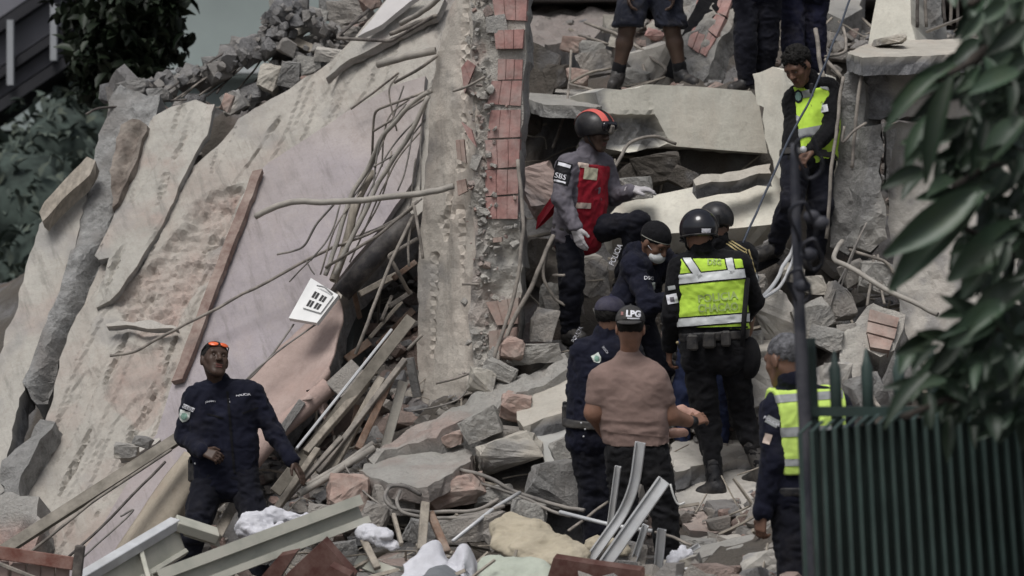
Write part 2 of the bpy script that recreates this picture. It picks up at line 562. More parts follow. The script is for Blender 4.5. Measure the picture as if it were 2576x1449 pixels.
def chunk(name, c, size, seed, m, label, cat='rubble', group=None, rot=None, sub=3, rough=.05, mixv=None, planes=9):
    rot = rot or Matrix.Rotation(random.Random(seed).uniform(-.5, .5), 4, 'Y')
    P, Fc = rock_geo(size, seed, sub, planes, rough, rot)
    P = P - np.array([0, 0, P[:, 2].min()])
    me = mesh_of(name, P, Fc)
    base = np.zeros((len(P), 3))
    if mixv is not None: base[:] = mixv
    nn = fbm(P + seed, 5, 3, seed)
    base[:, 1] = np.clip(base[:, 1] + sstep(.2, .6, nn) * .6, 0, 1)
    set_mix(me, base)
    o = link(name, me, m)
    o.location = (c[0], c[1], c[2] - size[2] / 2)
    return tag(o, label, cat, group)

def tube_thing(name, pts, r, m, label, cat, group=None, smoothc=True, n=7, hollow=False, bend=None):
    P = curve_pts(pts) if smoothc and len(pts) > 2 else (bend_pts(pts, bend or .06) if len(pts) > 2 else [Vector(p) for p in pts])
    if len(P) == 2: P = [P[0].lerp(P[1], k / 6) for k in range(7)]
    q = np.array([tuple(p) for p in P]); j = np.stack([fbm(q + 5.3 * k, 4, 3, len(label) + k) for k in range(3)], 1) * min(r * .9, .012)
    P = [Vector(p) for p in q + j]
    b = MB(); b.tube(P, r, n, hollow=hollow)
    return tag(b.build(name, m, smooth=True), label, cat, group)

def board_geo(b, p, q, w, t, nrm, bev=.004):
    """a board from p to q, w wide, t thick, its broad face looking along nrm"""
    p, q = Vector(p), Vector(q); y = (q - p).normalized(); z = Vector(nrm); z = (z - y * z.dot(y)).normalized(); x = y.cross(z)
    b.box((p + q) / 2, (w, (q - p).length, t), (x, y, z), bev)
    return b

def board(name, p, q, w, t, m, label, cat='board', nrm=(0, -1, .3), group=None, parent=None):
    o = board_geo(MB(), p, q, w, t, nrm).build(name, m, parent)
    return tag(o, label, cat, group) if parent is None else o

# ------------------------------------------------------------------ the planes things lie in
PL = Plane((0, 1300, 19.6), (1000, 1300, 18.9), (800, 0, 21.9))          # the leaning wall slabs
def L_(u, v, off=.12): return PL.at(u, v, off)
# ------------------------------------------------------------------ ground: control points (u, v, Y) seen or inferred
CTRL = [(1288, 1520, 15.4), (300, 1600, 15.4), (2200, 1480, 14.6), (700, 1490, 16.2), (1100, 1470, 16.2), (1500, 1470, 16.0), (1750, 1470, 15.8), (0, 1600, 16.5), (100, 1560, 18.8), (-100, 1560, 19.5), (400, 1560, 18.5), (250, 1580, 17.6), (550, 1560, 17.2), (-200, 1560, 21), (0, 1500, 23),
        (1650, 1500, 17.0), (1480, 1480, 17.5), (550, 1560, 18.0), (300, 1580, 18.2), (800, 1440, 17.8), (1000, 1320, 18.2),
        (1800, 1262, 18.35), (1900, 1215, 18.6), (1700, 1290, 18.1), (1950, 1330, 17.2), (1750, 1420, 17.2), (1850, 1400, 17.0),
        (1600, 1130, 18.6), (1430, 850, 19.6), (1560, 900, 19.4), (1350, 1000, 19.0), (1200, 1100, 18.7), (1000, 1200, 18.6),
        (1850, 900, 19.6), (1950, 800, 19.7), (2100, 850, 19.4), (2200, 1000, 18.5), (2300, 1100, 18.0), (2100, 1300, 16.5),
        (1950, 650, 19.9), (2060, 655, 19.9), (2200, 800, 20.0), (2400, 1000, 19.0), (1500, 700, 20.3), (1700, 660, 20.4),
        (1330, 620, 21.0), (1400, 480, 22.0), (1380, 560, 21.5), (1420, 175, 23.4), (1540, 222, 21.7), (1740, 216, 21.6), (1870, 225, 21.5),
        (1450, 60, 24.5), (1650, 60, 24.0), (2000, 60, 23.8), (2200, 100, 23.0), (2400, 100, 23.5), (1600, -30, 26.5), (2100, -30, 26.0),
        (800, 1150, 19.6), (700, 900, 21.4), (600, 500, 22.6), (400, 1000, 21.8), (200, 1200, 21.8), (900, 700, 21.6), (960, 800, 21.2), (980, 960, 20.2),
        (900, 300, 23.2), (700, 200, 23.4), (500, 260, 23.4), (1000, 50, 24.2), (100, 1450, 21.0), (-200, 1450, 22.0)]
_cp = np.array([tuple(W(*c)) for c in CTRL])
_extra = [(-9, 20, 0), (-9, 26, 0), (-12, 16, 0), (10, 16, .3), (12, 22, 2.0), (-6, 14.0, 0), (0, 13.6, 0), (6, 13.4, 0), (-8, 32, .5), (0, 32, 3.5), (8, 32, 4)]
_cp = np.concatenate([_cp, np.array(_extra, float)])
def gz(x, y):
    x = np.atleast_1d(np.asarray(x, float)); y = np.atleast_1d(np.asarray(y, float))
    d2 = (x[:, None] - _cp[None, :, 0]) ** 2 + ((y[:, None] - _cp[None, :, 1]) * 1.2) ** 2 + .01
    w = 1 / d2 ** 1.7
    z = (w @ _cp[:, 2]) / w.sum(1)
    fade = sstep(13.6, 14.6, y)
    return z * fade
def g1(x, y): return float(gz(x, y)[0])

def build_ground():
    # the street, one sheet out to the horizon
    s = 300
    me = mesh_of('street', [(-s, -20, 0), (s, -20, 0), (s, 2 * s, 0), (-s, 2 * s, 0)], [(0, 1, 2, 3)])
    o = link('street', me, plain('asphalt', (.055, .055, .058), .9, .3, 3, .5, 80, dust=.4)); o['kind'] = 'structure'
    xs = np.linspace(-8.5, 8.5, 240); ys = np.linspace(13.7, 30, 240)
    X, Y = np.meshgrid(xs, ys)
    Z = gz(X.ravel(), Y.ravel())
    P = np.stack([X.ravel(), Y.ravel(), Z], 1)
    e = np.minimum.reduce([sstep(-8.5, -7, P[:, 0]), sstep(8.5, 7.5, P[:, 0]), sstep(13.7, 14.6, P[:, 1]), sstep(30, 28, P[:, 1])])
    P[:, 2] = P[:, 2] * e + (fbm(P, 1.6, 4, 3) * .10 + fbm(P, 6, 3, 9) * .05) * e - .05 + .03 * (1 - e)
    n = len(xs)
    I = np.arange(n * len(ys)).reshape(len(ys), n)
    Q = np.stack([I[:-1, :-1], I[:-1, 1:], I[1:, 1:], I[1:, :-1]], -1).reshape(-1, 4)
    me = fast_mesh('rubble_ground', P, Q, False)
    nz = fbm(P, 1.1, 3, 21); n2 = fbm(P, 3, 3, 22)
    set_mix(me, np.stack([sstep(.35, .8, nz) * .35, sstep(.0, .5, n2) * .6, np.zeros(len(P))], 1))
    o = link('rubble_ground', me, SHADE_DIRT); o['kind'] = 'structure'

def build_scatter():
    """the small broken stuff nobody could count, over the heap"""
    rng = np.random.RandomState(11)
    base = [rock_geo((1, 1, 1), 100 + k, 1) for k in range(10)]
    V, Fc, C = [], [], []; b = 0
    N_ = 13000
    xs = rng.uniform(-3.6, 4.2, N_ * 3); ys = rng.uniform(15, 25, N_ * 3)
    dens = fbm(np.stack([xs, ys, xs * 0], 1), .9, 3, 5)
    keep = (dens > -.35); xs, ys = xs[keep][:N_], ys[keep][:N_]
    zs = gz(xs, ys)
    for i in range(len(xs)):
        s = float(np.exp(rng.normal(-3.3, .66))); s = min(s, .2)
        P, f = base[rng.randint(10)]
        a = rng.uniform(0, 6.28); ca, sa = math.cos(a), math.sin(a); tl = rng.uniform(-.7, .7); ct, st = math.cos(tl), math.sin(tl)
        sz = P * np.array([s * rng.uniform(.7, 1.6), s * rng.uniform(.7, 1.4), s * rng.uniform(.35, .9)])
        sz = np.stack([sz[:, 0] * ct - sz[:, 2] * st, sz[:, 1], sz[:, 0] * st + sz[:, 2] * ct], 1)
        sz = np.stack([sz[:, 0] * ca - sz[:, 1] * sa, sz[:, 0] * sa + sz[:, 1] * ca, sz[:, 2]], 1)
        V.append(sz + np.array([xs[i], ys[i], zs[i] + s * .12])); Fc.append(np.array(f) + b); b += len(P)
        t = rng.rand(); c = (rng.uniform(.6, 1), 0, 0) if t < .2 else ((0, rng.uniform(.3, 1), 0) if t < .55 else (0, 0, 0))
        C.append(np.tile(c, (len(P), 1)))
    # the crest along the broken top of the slabs
    ridge = [(300, 222), (350, 232), (470, 200), (560, 165), (640, 120), (700, 110), (690, 60), (720, 20), (800, 60), (840, 110), (760, 150), (700, 215), (600, 262)]
    for i in range(620):
        k = rng.randint(len(ridge) - 1); t = rng.rand(); u = ridge[k][0] * (1 - t) + ridge[k + 1][0] * t + rng.normal(0, 16); v = ridge[k][1] * (1 - t) + ridge[k + 1][1] * t + rng.normal(0, 11)
        p = W(u, v, 22.2 + rng.uniform(-.25, .45)); s = min(float(np.exp(rng.normal(-2.9, .55))), .18); P, f = base[rng.randint(10)]
        R = np.array(Matrix.Rotation(rng.uniform(0, 6), 3, 'Y') @ Matrix.Rotation(rng.uniform(0, 6), 3, 'X'))
        V.append((P * s * rng.uniform(.5, 1.4, 3)) @ R.T + np.array(p)); Fc.append(np.array(f) + b); b += len(P); C.append(np.tile((0, rng.uniform(.3, 1), 0), (len(P), 1)))
    Fc = [[tuple(x) for x in f] for f in Fc]; Fc = [np.array([x for f in Fc for x in f])]
    me = fast_mesh('rubble', np.concatenate(V), np.concatenate(Fc), False)
    set_mix(me, np.concatenate(C))
    o = link('rubble', me, DUSTY); o['kind'] = 'stuff'
    tag(o, 'small broken concrete and brick bits strewn over the heap', 'rubble')

def build_splinters():
    """slivers of wood, lath and wire ends mixed into the heap"""
    rng = np.random.RandomState(23); b = MB()
    n = 0
    while n < 420:
        x, y = rng.uniform(-3.2, 3.6), rng.uniform(15.6, 24)
        z = g1(x, y); L = float(np.clip(np.exp(rng.normal(-1.5, .5)), .06, .6)); a = rng.uniform(0, 3.14); t = rng.normal(.15, .35)
        d = Vector((math.cos(a) * math.cos(t), math.sin(a) * math.cos(t) * .6, math.sin(t))).normalized()
        c = Vector((x, y, z + .04 + abs(math.sin(t)) * L * .3)); w = rng.uniform(.006, .022)
        board_geo(b, c - d * L / 2, c + d * L / 2, w, w * rng.uniform(.4, 1), (rng.uniform(-1, 1), -1, rng.uniform(0, 1)), 0); n += 1
    for k in range(90):
        x, y = rng.uniform(-3.0, 3.4), rng.uniform(16, 24); z = g1(x, y) + .05; P = []; a = rng.uniform(0, 6.28); t = rng.uniform(-.2, .4)
        p = Vector((x, y, z))
        for i in range(7):
            P.append(p.copy()); a += rng.normal(0, .45); t = t * .8 + rng.normal(0, .2)
            p = p + Vector((math.cos(a), math.sin(a) * .6, t)) * rng.uniform(.05, .16); gg = g1(p.x, p.y); p.z = min(max(p.z, gg + .02), gg + .16)
        b.tube(curve_pts(P, 3), rng.uniform(.004, .009), 5)
    o = b.build('splinter_litter', WOOD); o['kind'] = 'stuff'; tag(o, 'slivers of wood, lath and bent wire scattered over the rubble', 'splinters')
# ------------------------------------------------------------------ figures: one continuous surface grown round the joints
class Sdf:
    def __init__(s): s.p = []
    def cap(s, a, b, ra, rb=None, k=.02, flat=None, sub=False):
        s.p.append(('c', np.array(a, float), np.array(b, float), ra, rb if rb is not None else ra, k, flat, sub)); return s
    def ell(s, c, r, ax=None, k=.02, sub=False):
        ax = np.array([tuple(v) for v in ax]) if ax is not None else np.eye(3)
        s.p.append(('e', np.array(c, float), np.array(r, float), ax, None, k, None, sub)); return s
    def cut(s, o, n):
        """keep the side of the plane that n points away from"""
        s.p.append(('p', np.array(o, float), np.array(n, float) / np.linalg.norm(n), None, None, 0, None, True)); return s
    def mesh(s, h):
        lo = np.full(3, 1e9); hi = -lo
        for q in s.p:
            if q[7]: continue
            if q[0] == 'c':
                r = max(q[3], q[4]); lo = np.minimum(lo, np.minimum(q[1], q[2]) - r); hi = np.maximum(hi, np.maximum(q[1], q[2]) + r)
            else:
                r = q[2].max(); lo = np.minimum(lo, q[1] - r); hi = np.maximum(hi, q[1] + r)
        lo -= 3 * h; hi += 3 * h
        n = np.ceil((hi - lo) / h).astype(int) + 1
        D = np.full(n, .5, np.float32)
        ax = [lo[i] + np.arange(n[i]) * h for i in range(3)]
        for q in s.p:
            if q[0] == 'p':
                d = ((ax[0] - q[1][0]) * q[2][0])[:, None, None] + ((ax[1] - q[1][1]) * q[2][1])[None, :, None] + ((ax[2] - q[1][2]) * q[2][2])[None, None, :]
                np.maximum(D, d, out=D); continue
            m = .07
            if q[0] == 'c':
                r = max(q[3], q[4]); l = np.minimum(q[1], q[2]) - r - m; u = np.maximum(q[1], q[2]) + r + m
            else:
                l = q[1] - q[2].max() - m; u = q[1] + q[2].max() + m
            i0 = np.clip(np.floor((l - lo) / h).astype(int), 0, n); i1 = np.clip(np.ceil((u - lo) / h).astype(int) + 1, 0, n)
            if (i1 <= i0).any(): continue
            sl_ = tuple(slice(a, b) for a, b in zip(i0, i1))
            X, Y, Z = np.meshgrid(*[ax[i][i0[i]:i1[i]] for i in range(3)], indexing='ij', copy=True)
            P = np.stack([X, Y, Z], -1)
            if q[0] == 'c':
                a, b = q[1], q[2]
                sc_ = 1.0
                if q[6] is not None:
                    fd, fs = np.array(q[6][0], float), q[6][1]; fd = fd / np.linalg.norm(fd)
                    mid = (a + b) / 2
                    P = P + ((P - mid) @ fd)[..., None] * fd * (1 / fs - 1)
                    a = a + ((a - mid) @ fd) * fd * (1 / fs - 1); b = b + ((b - mid) @ fd) * fd * (1 / fs - 1)
                    sc_ = (1 + fs) / 2
                ba = b - a; L = ba @ ba + 1e-12
                t = np.clip((P - a) @ ba / L, 0, 1)
                d = (np.linalg.norm(P - a - t[..., None] * ba, axis=-1) - (q[3] + (q[4] - q[3]) * t)) * sc_
            else:
                Q = (P - q[1]) @ q[3].T
                k0 = np.linalg.norm(Q / q[2], axis=-1); k1 = np.linalg.norm(Q / q[2] ** 2, axis=-1) + 1e-9
                d = k0 * (k0 - 1) / k1
            A = D[sl_]; k = max(q[5], 1e-4)
            if q[7]:
                d = -d; hh = np.clip(.5 + .5 * (d - A) / k, 0, 1)
                D[sl_] = A * (1 - hh) + d * hh + k * hh * (1 - hh)
            else:
                hh = np.clip(.5 + .5 * (A - d) / k, 0, 1)
                D[sl_] = A * (1 - hh) + d * hh - k * hh * (1 - hh)
        return nets(D, lo, h)

def nets(D, lo, h):
    S = D < 0
    c = [S[i:S.shape[0] - 1 + i, j:S.shape[1] - 1 + j, k:S.shape[2] - 1 + k] for i in (0, 1) for j in (0, 1) for k in (0, 1)]
    al = c[0].copy(); an = c[0].copy()
    for q in c[1:]: al &= q; an |= q
    act = an & ~al
    I = np.argwhere(act)
    vid = np.full(act.shape, -1, np.int32); vid[act] = np.arange(len(I))
    co = np.array([(i, j, k) for i in (0, 1) for j in (0, 1) for k in (0, 1)])
    val = np.stack([D[I[:, 0] + o[0], I[:, 1] + o[1], I[:, 2] + o[2]] for o in co], 1)
    acc = np.zeros((len(I), 3)); cnt = np.zeros(len(I))
    for a in range(8):
        for b in range(a + 1, 8):
            if np.abs(co[a] - co[b]).sum() != 1: continue
            va, vb = val[:, a], val[:, b]; m = (va < 0) != (vb < 0)
            t = np.where(m, va / np.where(m, va - vb, 1), 0)
            acc += np.where(m[:, None], co[a] + t[:, None] * (co[b] - co[a]), 0); cnt += m
    V = lo + (I + acc / np.maximum(cnt, 1)[:, None]) * h
    Q = []
    for axn in range(3):
        o1, o2 = [(1, 2), (2, 0), (0, 1)][axn]
        s0 = [slice(1, -1)] * 3; s0[axn] = slice(0, -1); s1 = list(s0); s1[axn] = slice(1, None)
        A, B = S[tuple(s0)], S[tuple(s1)]
        for m, flip in ((A & ~B, False), (~A & B, True)):
            E = np.argwhere(m)
            if not len(E): continue
            off = np.array([1, 1, 1]); off[axn] = 0; E = E + off
            d1 = np.zeros(3, int); d1[o1] = 1; d2 = np.zeros(3, int); d2[o2] = 1
            q = [E - d1 - d2, E - d2, E, E - d1]
            ids = np.stack([vid[p[:, 0], p[:, 1], p[:, 2]] for p in q], 1)
            Q.append(ids[:, ::-1] if flip else ids)
    Q = np.concatenate(Q)
    return V, Q

def wrinkle(V, Q, amp, seed, stretch=(1, 1, 1), freq=16):
    """push the verts along their normals by folds"""
    n = np.zeros_like(V)
    fn = np.cross(V[Q[:, 2]] - V[Q[:, 0]], V[Q[:, 3]] - V[Q[:, 1]])
    for k in range(4): np.add.at(n, Q[:, k], fn)
    n /= np.linalg.norm(n, axis=1)[:, None] + 1e-9
    P = V * np.array(stretch)
    w = fbm(P, freq * .45, 2, seed)
    f = 1 - np.abs(fbm(P + w[:, None] * .05, freq, 3, seed + 4))          # ridged, like creased cloth
    return V + n * ((f - .6) * amp + w * amp * .5)[:, None]

def vec(*a): return np.array(a, float)
def nrm(a): a = np.array(a, float); return a / (np.linalg.norm(a) + 1e-12)

SKIN = {}
def skin(c):
    if c not in SKIN: 
        m, nt, b = new_mat('skin'); col = ramp(nt, noise(nt, 14, 5, .6), sc(c, .8), sc(c, 1.15))
        nt.links.new(col, b.inputs['Base Color']); b.inputs['Roughness'].default_value = .5; b.inputs['Specular IOR Level'].default_value = .35
        bump(nt, b, noise(nt, 120, 3, .5), .1, .004); SKIN[c] = m
    return SKIN[c]

NAVY = cloth('navy_uniform', (.008, .009, .019), .25, dust=.045)
NAVYT = cloth('navy_trousers', (.008, .0085, .014), .25, dust=.06)
BLACKC = cloth('black_cloth', (.007, .007, .0085), .25, dust=.05)
BLACKJ = cloth('black_jeans', (.009, .009, .0105), .3, dust=.05)
SHORTSM = cloth('dark_denim', (.016, .018, .028), .35, dust=.22)
BLUEJ = cloth('blue_jeans', (.03, .04, .09), .3, dust=.2)
GREYSL = cloth('grey_sleeves', (.135, .125, .145), .15, dust=.2)
REDV = cloth('red_vest_cloth', (.27, .014, .026), .25, dust=.12)
LIME = cloth('lime_vest_cloth', (.50, .74, .085), .10, dust=.06, bs=.2)
LIME2 = cloth('bright_lime_cloth', (.58, .78, .17), .10, dust=.06, bs=.2)
SILVER = plain('silver_tape', (.62, .64, .64), .35, .08, 9, .1, 60)
SILVERD = plain('dull_silver_tape', (.30, .31, .31), .35, .12, 9, .1, 60)
BEIGET = plain('beige_tape', (.52, .42, .36), .5, .1, 9, .1, 60)
TSHIRT = cloth('dusty_pink_cotton', (.205, .143, .124), .12, dust=.10, dustc=(.30, .24, .21))
GLOVEW = cloth('pale_work_glove', (.46, .44, .45), .15, dust=.2)
HAIRM = plain('dark_hair', (.008, .007, .006), .75, .4, 30, .6, 200)
GREYH = plain('greying_hair', (.11, .11, .118), .8, .5, 30, .7, 160)
LEATHER = plain('black_leather', (.014, .014, .016), .45, .3, 12, .2, 60, dust=.18)
GLOSSB = plain('glossy_black', (.010, .010, .014), .16, .1, 5, .0, 60, spec=.6)
HELM2 = plain('scuffed_black_shell', (.016, .016, .019), .35, .3, 8, .05, 60, dust=.12)
RORANGE = plain('coral_paint', (.62, .13, .11), .4, .1, 6, .05, 60)
WHITEINK = plain('white_print', (.70, .70, .74), .7, .08, 9, .05, 80)
GREYINK = plain('grey_print', (.36, .47, .16), .5, .08, 9, .05, 80)
GREENINK = plain('green_emblem', (.20, .33, .27), .7, .3, 60, .05, 80)
PALEINK = plain('pale_emblem', (.58, .62, .58), .7, .25, 70, .05, 80)
BLACKINK = plain('black_patch', (.006, .006, .008), .7, .1, 9, .05, 80)
GOLD = plain('gold_stripe', (.38, .31, .15), .6, .15, 9, .1, 80)
ORLENS = plain('orange_mirror_lens', (.85, .14, .04), .25, .25, 30, 0, 60, spec=.7)
EYEW = plain('eye_white', (.26, .24, .23), .3, .05, 9, 0, 60)
LIPM = plain('lip', (.10, .035, .03), .5, .1, 9, 0, 60)
MASKM = cloth('surgical_mask_cloth', (.62, .64, .64), .06, dust=.05)

class Person:
    def __init__(s, Y0, joints, face, label, skinc, group='rescue workers', build=1.0, facing=None):
        """joints: {name: (u, v, dy)}; face: where the face looks; facing: where the chest looks"""
        s.Y0, s.label, s.sk, s.B, s.group = Y0, label, skinc, build, group
        s.J = {k: np.array(W(u, v, Y0 + d)) for k, (u, v, d) in joints.items()}
        s.face = nrm(face[0]); up = face[1] if len(face) > 1 else (0, 0, 1)
        s.side = nrm(np.cross(s.face, up)); s.up = np.cross(s.side, s.face)
        J = s.J
        sh = J['shR'] - J['shL']; ud = (J['shL'] + J['shR']) / 2 - (J['hipL'] + J['hipR']) / 2
        f = np.cross(ud, sh)
        s.front = nrm(facing if facing is not None else f)
        s.seed = int(abs(J['head'][0] * 1000)) % 991
        s.hS = 1.0
    # local head frame -> world
    def hp(s, x, y, z): return s.J['head'] + (s.side * x + s.face * y + s.up * z) * s.hS
    def hax(s): return (s.side, s.face, s.up)
    def torso(s, d, grow=0.0, low=0.0, hem=0.0):
        J, B = s.J, s.B
        for a, h in (('shL', 'hipL'), ('shR', 'hipR')):
            mid = (J['shL'] + J['shR']) / 2; mh = (J['hipL'] + J['hipR']) / 2
            A = J[a] + (mid - J[a]) * .42 + nrm(mh - mid) * .06; H = J[h] + (J[h] - J[a]) * low
            H = H + (mh - H) * .05
            d.cap(A, A + (H - A) * .55, .100 * B + grow, .095 * B + grow, .05, (s.front, .86))
            d.cap(A + (H - A) * .5, H, .095 * B + grow, (.100 + hem) * B + grow, .05, (s.front, .9))
        c = mid + nrm(mh - mid) * .14
        d.cap(c, mh, .112 * B + grow, .105 * B + grow, .05, (s.front, .92))
        d.cap(J['shL'] + nrm(mid - J['shL']) * .02, J['shR'] + nrm(mid - J['shR']) * .02, .058 * B + grow, None, .05)
        nb = J['neck']
        for a in ('shL', 'shR'): d.cap(nb + nrm(mid - nb) * .03, nb + (J[a] - nb) * .72 + vec(0, 0, .012), .050 * B + grow, .046 * B + grow, .05)
    def arm(s, d, a, r, end=1.0, start=0.0, k=.03):
        J = s.J; S, E, Wr = J['sh' + a], J['el' + a], J['wr' + a]
        S2 = S + (E - S) * start
        d.cap(S2, E, r[0] * s.B, r[1] * s.B, k)
        if end > 0: d.cap(E, E + (Wr - E) * end, r[1] * s.B, r[1] * s.B + (r[2] * s.B - r[1] * s.B) * end, k)
    def leg(s, d, a, r, end=1.0, k=.03):
        J = s.J; H, K, A = J['hip' + a], J['knee' + a], J['ank' + a]
        d.cap(H, K, r[0] * s.B, r[1] * s.B, k)
        if end > 0: 
            c = K + (A - K) * .3 - nrm(np.cross(A - K, s.side)) * 0
            d.cap(K, c, r[1] * s.B, r[2] * s.B, k); d.cap(c, K + (A - K) * end, r[2] * s.B, r[3] * s.B, k)
    def hand(s, d, a, hand, r=1.0):
        """palm, four unequal curled fingers and a thumb from the side of the palm.
        hand = (direction, palm normal, curl in radians per joint, spread)"""
        dr, pn, curl, spread = hand
        dr = nrm(dr); pn = nrm(np.array(pn) - dr * np.dot(pn, dr)); sd = np.cross(dr, pn)      # sd: towards the thumb or away
        th = -1 if a == 'L' else 1
        w = s.J['wr' + a]
        for q in (-.026, -.009, .009, .026):
            d.cap(w + dr * .012 + sd * q * .7, w + dr * .085 + sd * q, .0135 * r, .0125 * r, .012)
        Ls = (.068, .078, .073, .056)
        for i, L in enumerate(Ls):
            q = (.030, .010, -.010, -.029)[i] * th
            base = w + dr * .088 + sd * q
            ang = 0.0; p = base; dd = nrm(dr + sd * q * spread * 18)
            for seg, fr in enumerate((.45, .32, .26)):
                ang += curl * (.8 if seg == 0 else 1.0) * (1 + .12 * i)
                v = dd * math.cos(ang) + pn * math.sin(ang)
                e = p + v * L * fr
                d.cap(p, e, (.0092 - .0008 * seg) * r, (.0086 - .0008 * seg) * r, .004); p = e
        b = w + dr * .028 + sd * .026 * th
        t1 = b + nrm(dr * .75 + sd * th * .8 + pn * .35) * .042
        t2 = t1 + nrm(dr * .95 + sd * th * .25 + pn * (.3 + curl * .5)) * .032
        d.cap(b, t1, .0135 * r, .0105 * r, .01); d.cap(t1, t2, .0105 * r, .0085 * r, .004)
    def head_sdf(s, d, mouth=0.0):
        k = s.hS; hp, ax = s.hp, s.hax()
        d.ell(hp(0, -.012, .036), vec(.076, .096, .084) * k, ax, .02)
        d.cap(hp(0, .028, .0), hp(0, .046, -.070), .062 * k, .042 * k, .03)
        for q in (-1, 1):
            d.cap(hp(q * .040, .060, -.018), hp(q * .030, .060, -.062), .026 * k, .020 * k, .02)
            d.cap(hp(q * .052, .0, -.03), hp(q * .026, .062, -.092), .020 * k, .018 * k, .02)
            d.ell(hp(q * .079, -.008, -.004), vec(.010, .021, .033) * k, ax, .008)
        d.cap(hp(-.012, .070, -.100), hp(.012, .070, -.100), .019 * k, None, .02)
        d.cap(hp(-.040, .076, .030), hp(.040, .076, .030), .016 * k, None, .02)
        for q in (-1, 1): d.ell(hp(q * .031, .096, .011), vec(.017, .014, .012) * k, ax, .012, True)
        d.cap(hp(0, .086, .018), hp(0, .108, -.022), .009 * k, .014 * k, .008)
        for q in (-1, 1): d.ell(hp(q * .013, .097, -.026), vec(.010, .010, .009) * k, ax, .006)
        d.cap(hp(-.019, .086, -.055), hp(.019, .086, -.055), .0095 * k, None, .006)
        d.cap(hp(-.017, .083, -.069), hp(.017, .083, -.069), .0105 * k, None, .006)
        d.cap(hp(-.022, .1, -.062), hp(.022, .1, -.062), .0035 * k + mouth, None, .004, None, True)
    def body(s, hands=None, bare=(), barelegs=False, gloves=(), mouth=0.0, arms_r=(.050, .042, .028), hide_face=False):
        J = s.J
        d = Sdf(); s.torso(d, -.014)
        d.cap(J['neck'], s.hp(0, -.02, -.05), .056 * s.B, .054 * s.B, .03)
        for a in 'LR':
            s.arm(d, a, arms_r); s.leg(d, a, (.078, .056, .052, .036))
            d.cap(J['ank' + a], J['toe' + a], .034, .028, .03)
        d.ell(s.hp(0, 0, 0), vec(.06, .07, .1), s.hax(), .02)
        V1, Q1 = d.mesh(.0125)
        h = Sdf(); s.head_sdf(h, mouth)
        h.cap(J['neck'], s.hp(0, -.02, -.05), .056 * s.B, .054 * s.B, .03)
        V2, Q2 = h.mesh(.0058)
        Vs, Qs = [V1, V2], [Q1, Q2 + len(V1)]
        n = len(V1) + len(V2)
        for a, hd in (hands or {}).items():
            g = Sdf(); s.hand(g, a, hd); E, Wr = J['el' + a], J['wr' + a]
            g.cap(Wr + (E - Wr) * .45, Wr + nrm(hd[0]) * .01, .036 if a not in bare else arms_r[2] * 1.2, .026, .015)
            V3, Q3 = g.mesh(.0048); Vs.append(V3); Qs.append(Q3 + n); n += len(V3)
        me = fast_mesh('person', np.concatenate(Vs), np.concatenate(Qs))
        s.o = link('person', me, skin(s.sk)); recenter(s.o)
        tag(s.o, s.label, 'person', s.group)
        return s.o
    def garment(s, name, d, m, h=.0095, amp=.012, freq=14, stretch=(1, 1, 1), parent=None):
        V, Q = d.mesh(h)
        if amp: V = wrinkle(V, Q, amp, s.seed + len(name), stretch, freq)
        return link(name, fast_mesh(name, V, Q), m, parent or s.o)
    def glove(s, a, hand, m):
        g = Sdf(); s.hand(g, a, hand, 1.32); J = s.J
        g.cap(J['wr' + a] + (J['el' + a] - J['wr' + a]) * .16, J['wr' + a] + nrm(hand[0]) * .02, .040, .034, .01)
        return s.garment('glove', g, m, .0055, .003, 40)
    def jacket(s, m, arms='LR', hemlow=.12, name='jacket', r=(.068, .058, .044), grow=.008, amp=.014, sleeve=.97, collar=True, cut=None, h=.0095):
        d = Sdf(); s.torso(d, grow, hemlow, .012)
        for a in 'LR':
            if a in arms: s.arm(d, a, r, sleeve)
            else: d.cap(s.J['sh' + a], s.J['sh' + a] + (s.J['el' + a] - s.J['sh' + a]) * .62, r[0] * s.B, (r[0] + .004) * s.B, .03)
        if collar: d.cap(s.J['neck'] - vec(0, 0, .0), s.J['neck'] + (s.hp(0, -.03, -.07) - s.J['neck']) * .62, .078 * s.B, .072 * s.B, .015)
        return s.garment(name, d, m, h, amp, 13, (1, 1, 1.35))
    def trousers(s, m, r=(.098, .078, .072, .060), end=.97, name='trousers', legs='LR', amp=.016):
        d = Sdf(); J = s.J
        mh = (J['hipL'] + J['hipR']) / 2; u = nrm((J['shL'] + J['shR']) / 2 - mh)
        for a in 'LR':
            d.cap(J['hip' + a] + (mh - J['hip' + a]) * .15 + u * .07, J['hip' + a], .092 * s.B, .098 * s.B, .05, (s.front, .95))
            s.leg(d, a, r, end, .03)
        d.cap(mh + u * .08, mh, .098 * s.B, .1 * s.B, .05)
        return s.garment(name, d, m, .0105, amp, 12, (1, 1, 1.5))
    def boot(s, a, m=None, shaft=.30, name='boot', r=.052):
        J = s.J; A, T = J['ank' + a], J['toe' + a]; d = Sdf()
        fd = nrm(T - A); K = J['knee' + a]; ud = nrm(K - A)
        heel = A - fd * .05 - ud * .055; toe = T - ud * .012
        d.cap(A - ud * .02, A + (K - A) * shaft, r * .96, r * 1.08, .02)
        d.cap(A - ud * .02, A - fd * .02 - ud * .03, .048, .046, .02)
        d.cap(A - ud * .01, T + ud * .005, .046, .038, .02, None)
        d.cap(heel + fd * .02, toe - ud * .01, .036, .034, .012)
        bt = s.garment(name, d, m or LEATHER, .0075, .004, 25)
        b = MB(); z = ud - fd * np.dot(ud, fd); z = nrm(z); x = np.cross(fd, z)
        P = []
        for t, w in ((-.075, .022), (-.06, .036), (0, .040), (.10, .044), (.15, .045), (.19, .036), (.21, .016)):
            P.append((t * np.linalg.norm(T - A) / .16, w))
        o = A - ud * .088
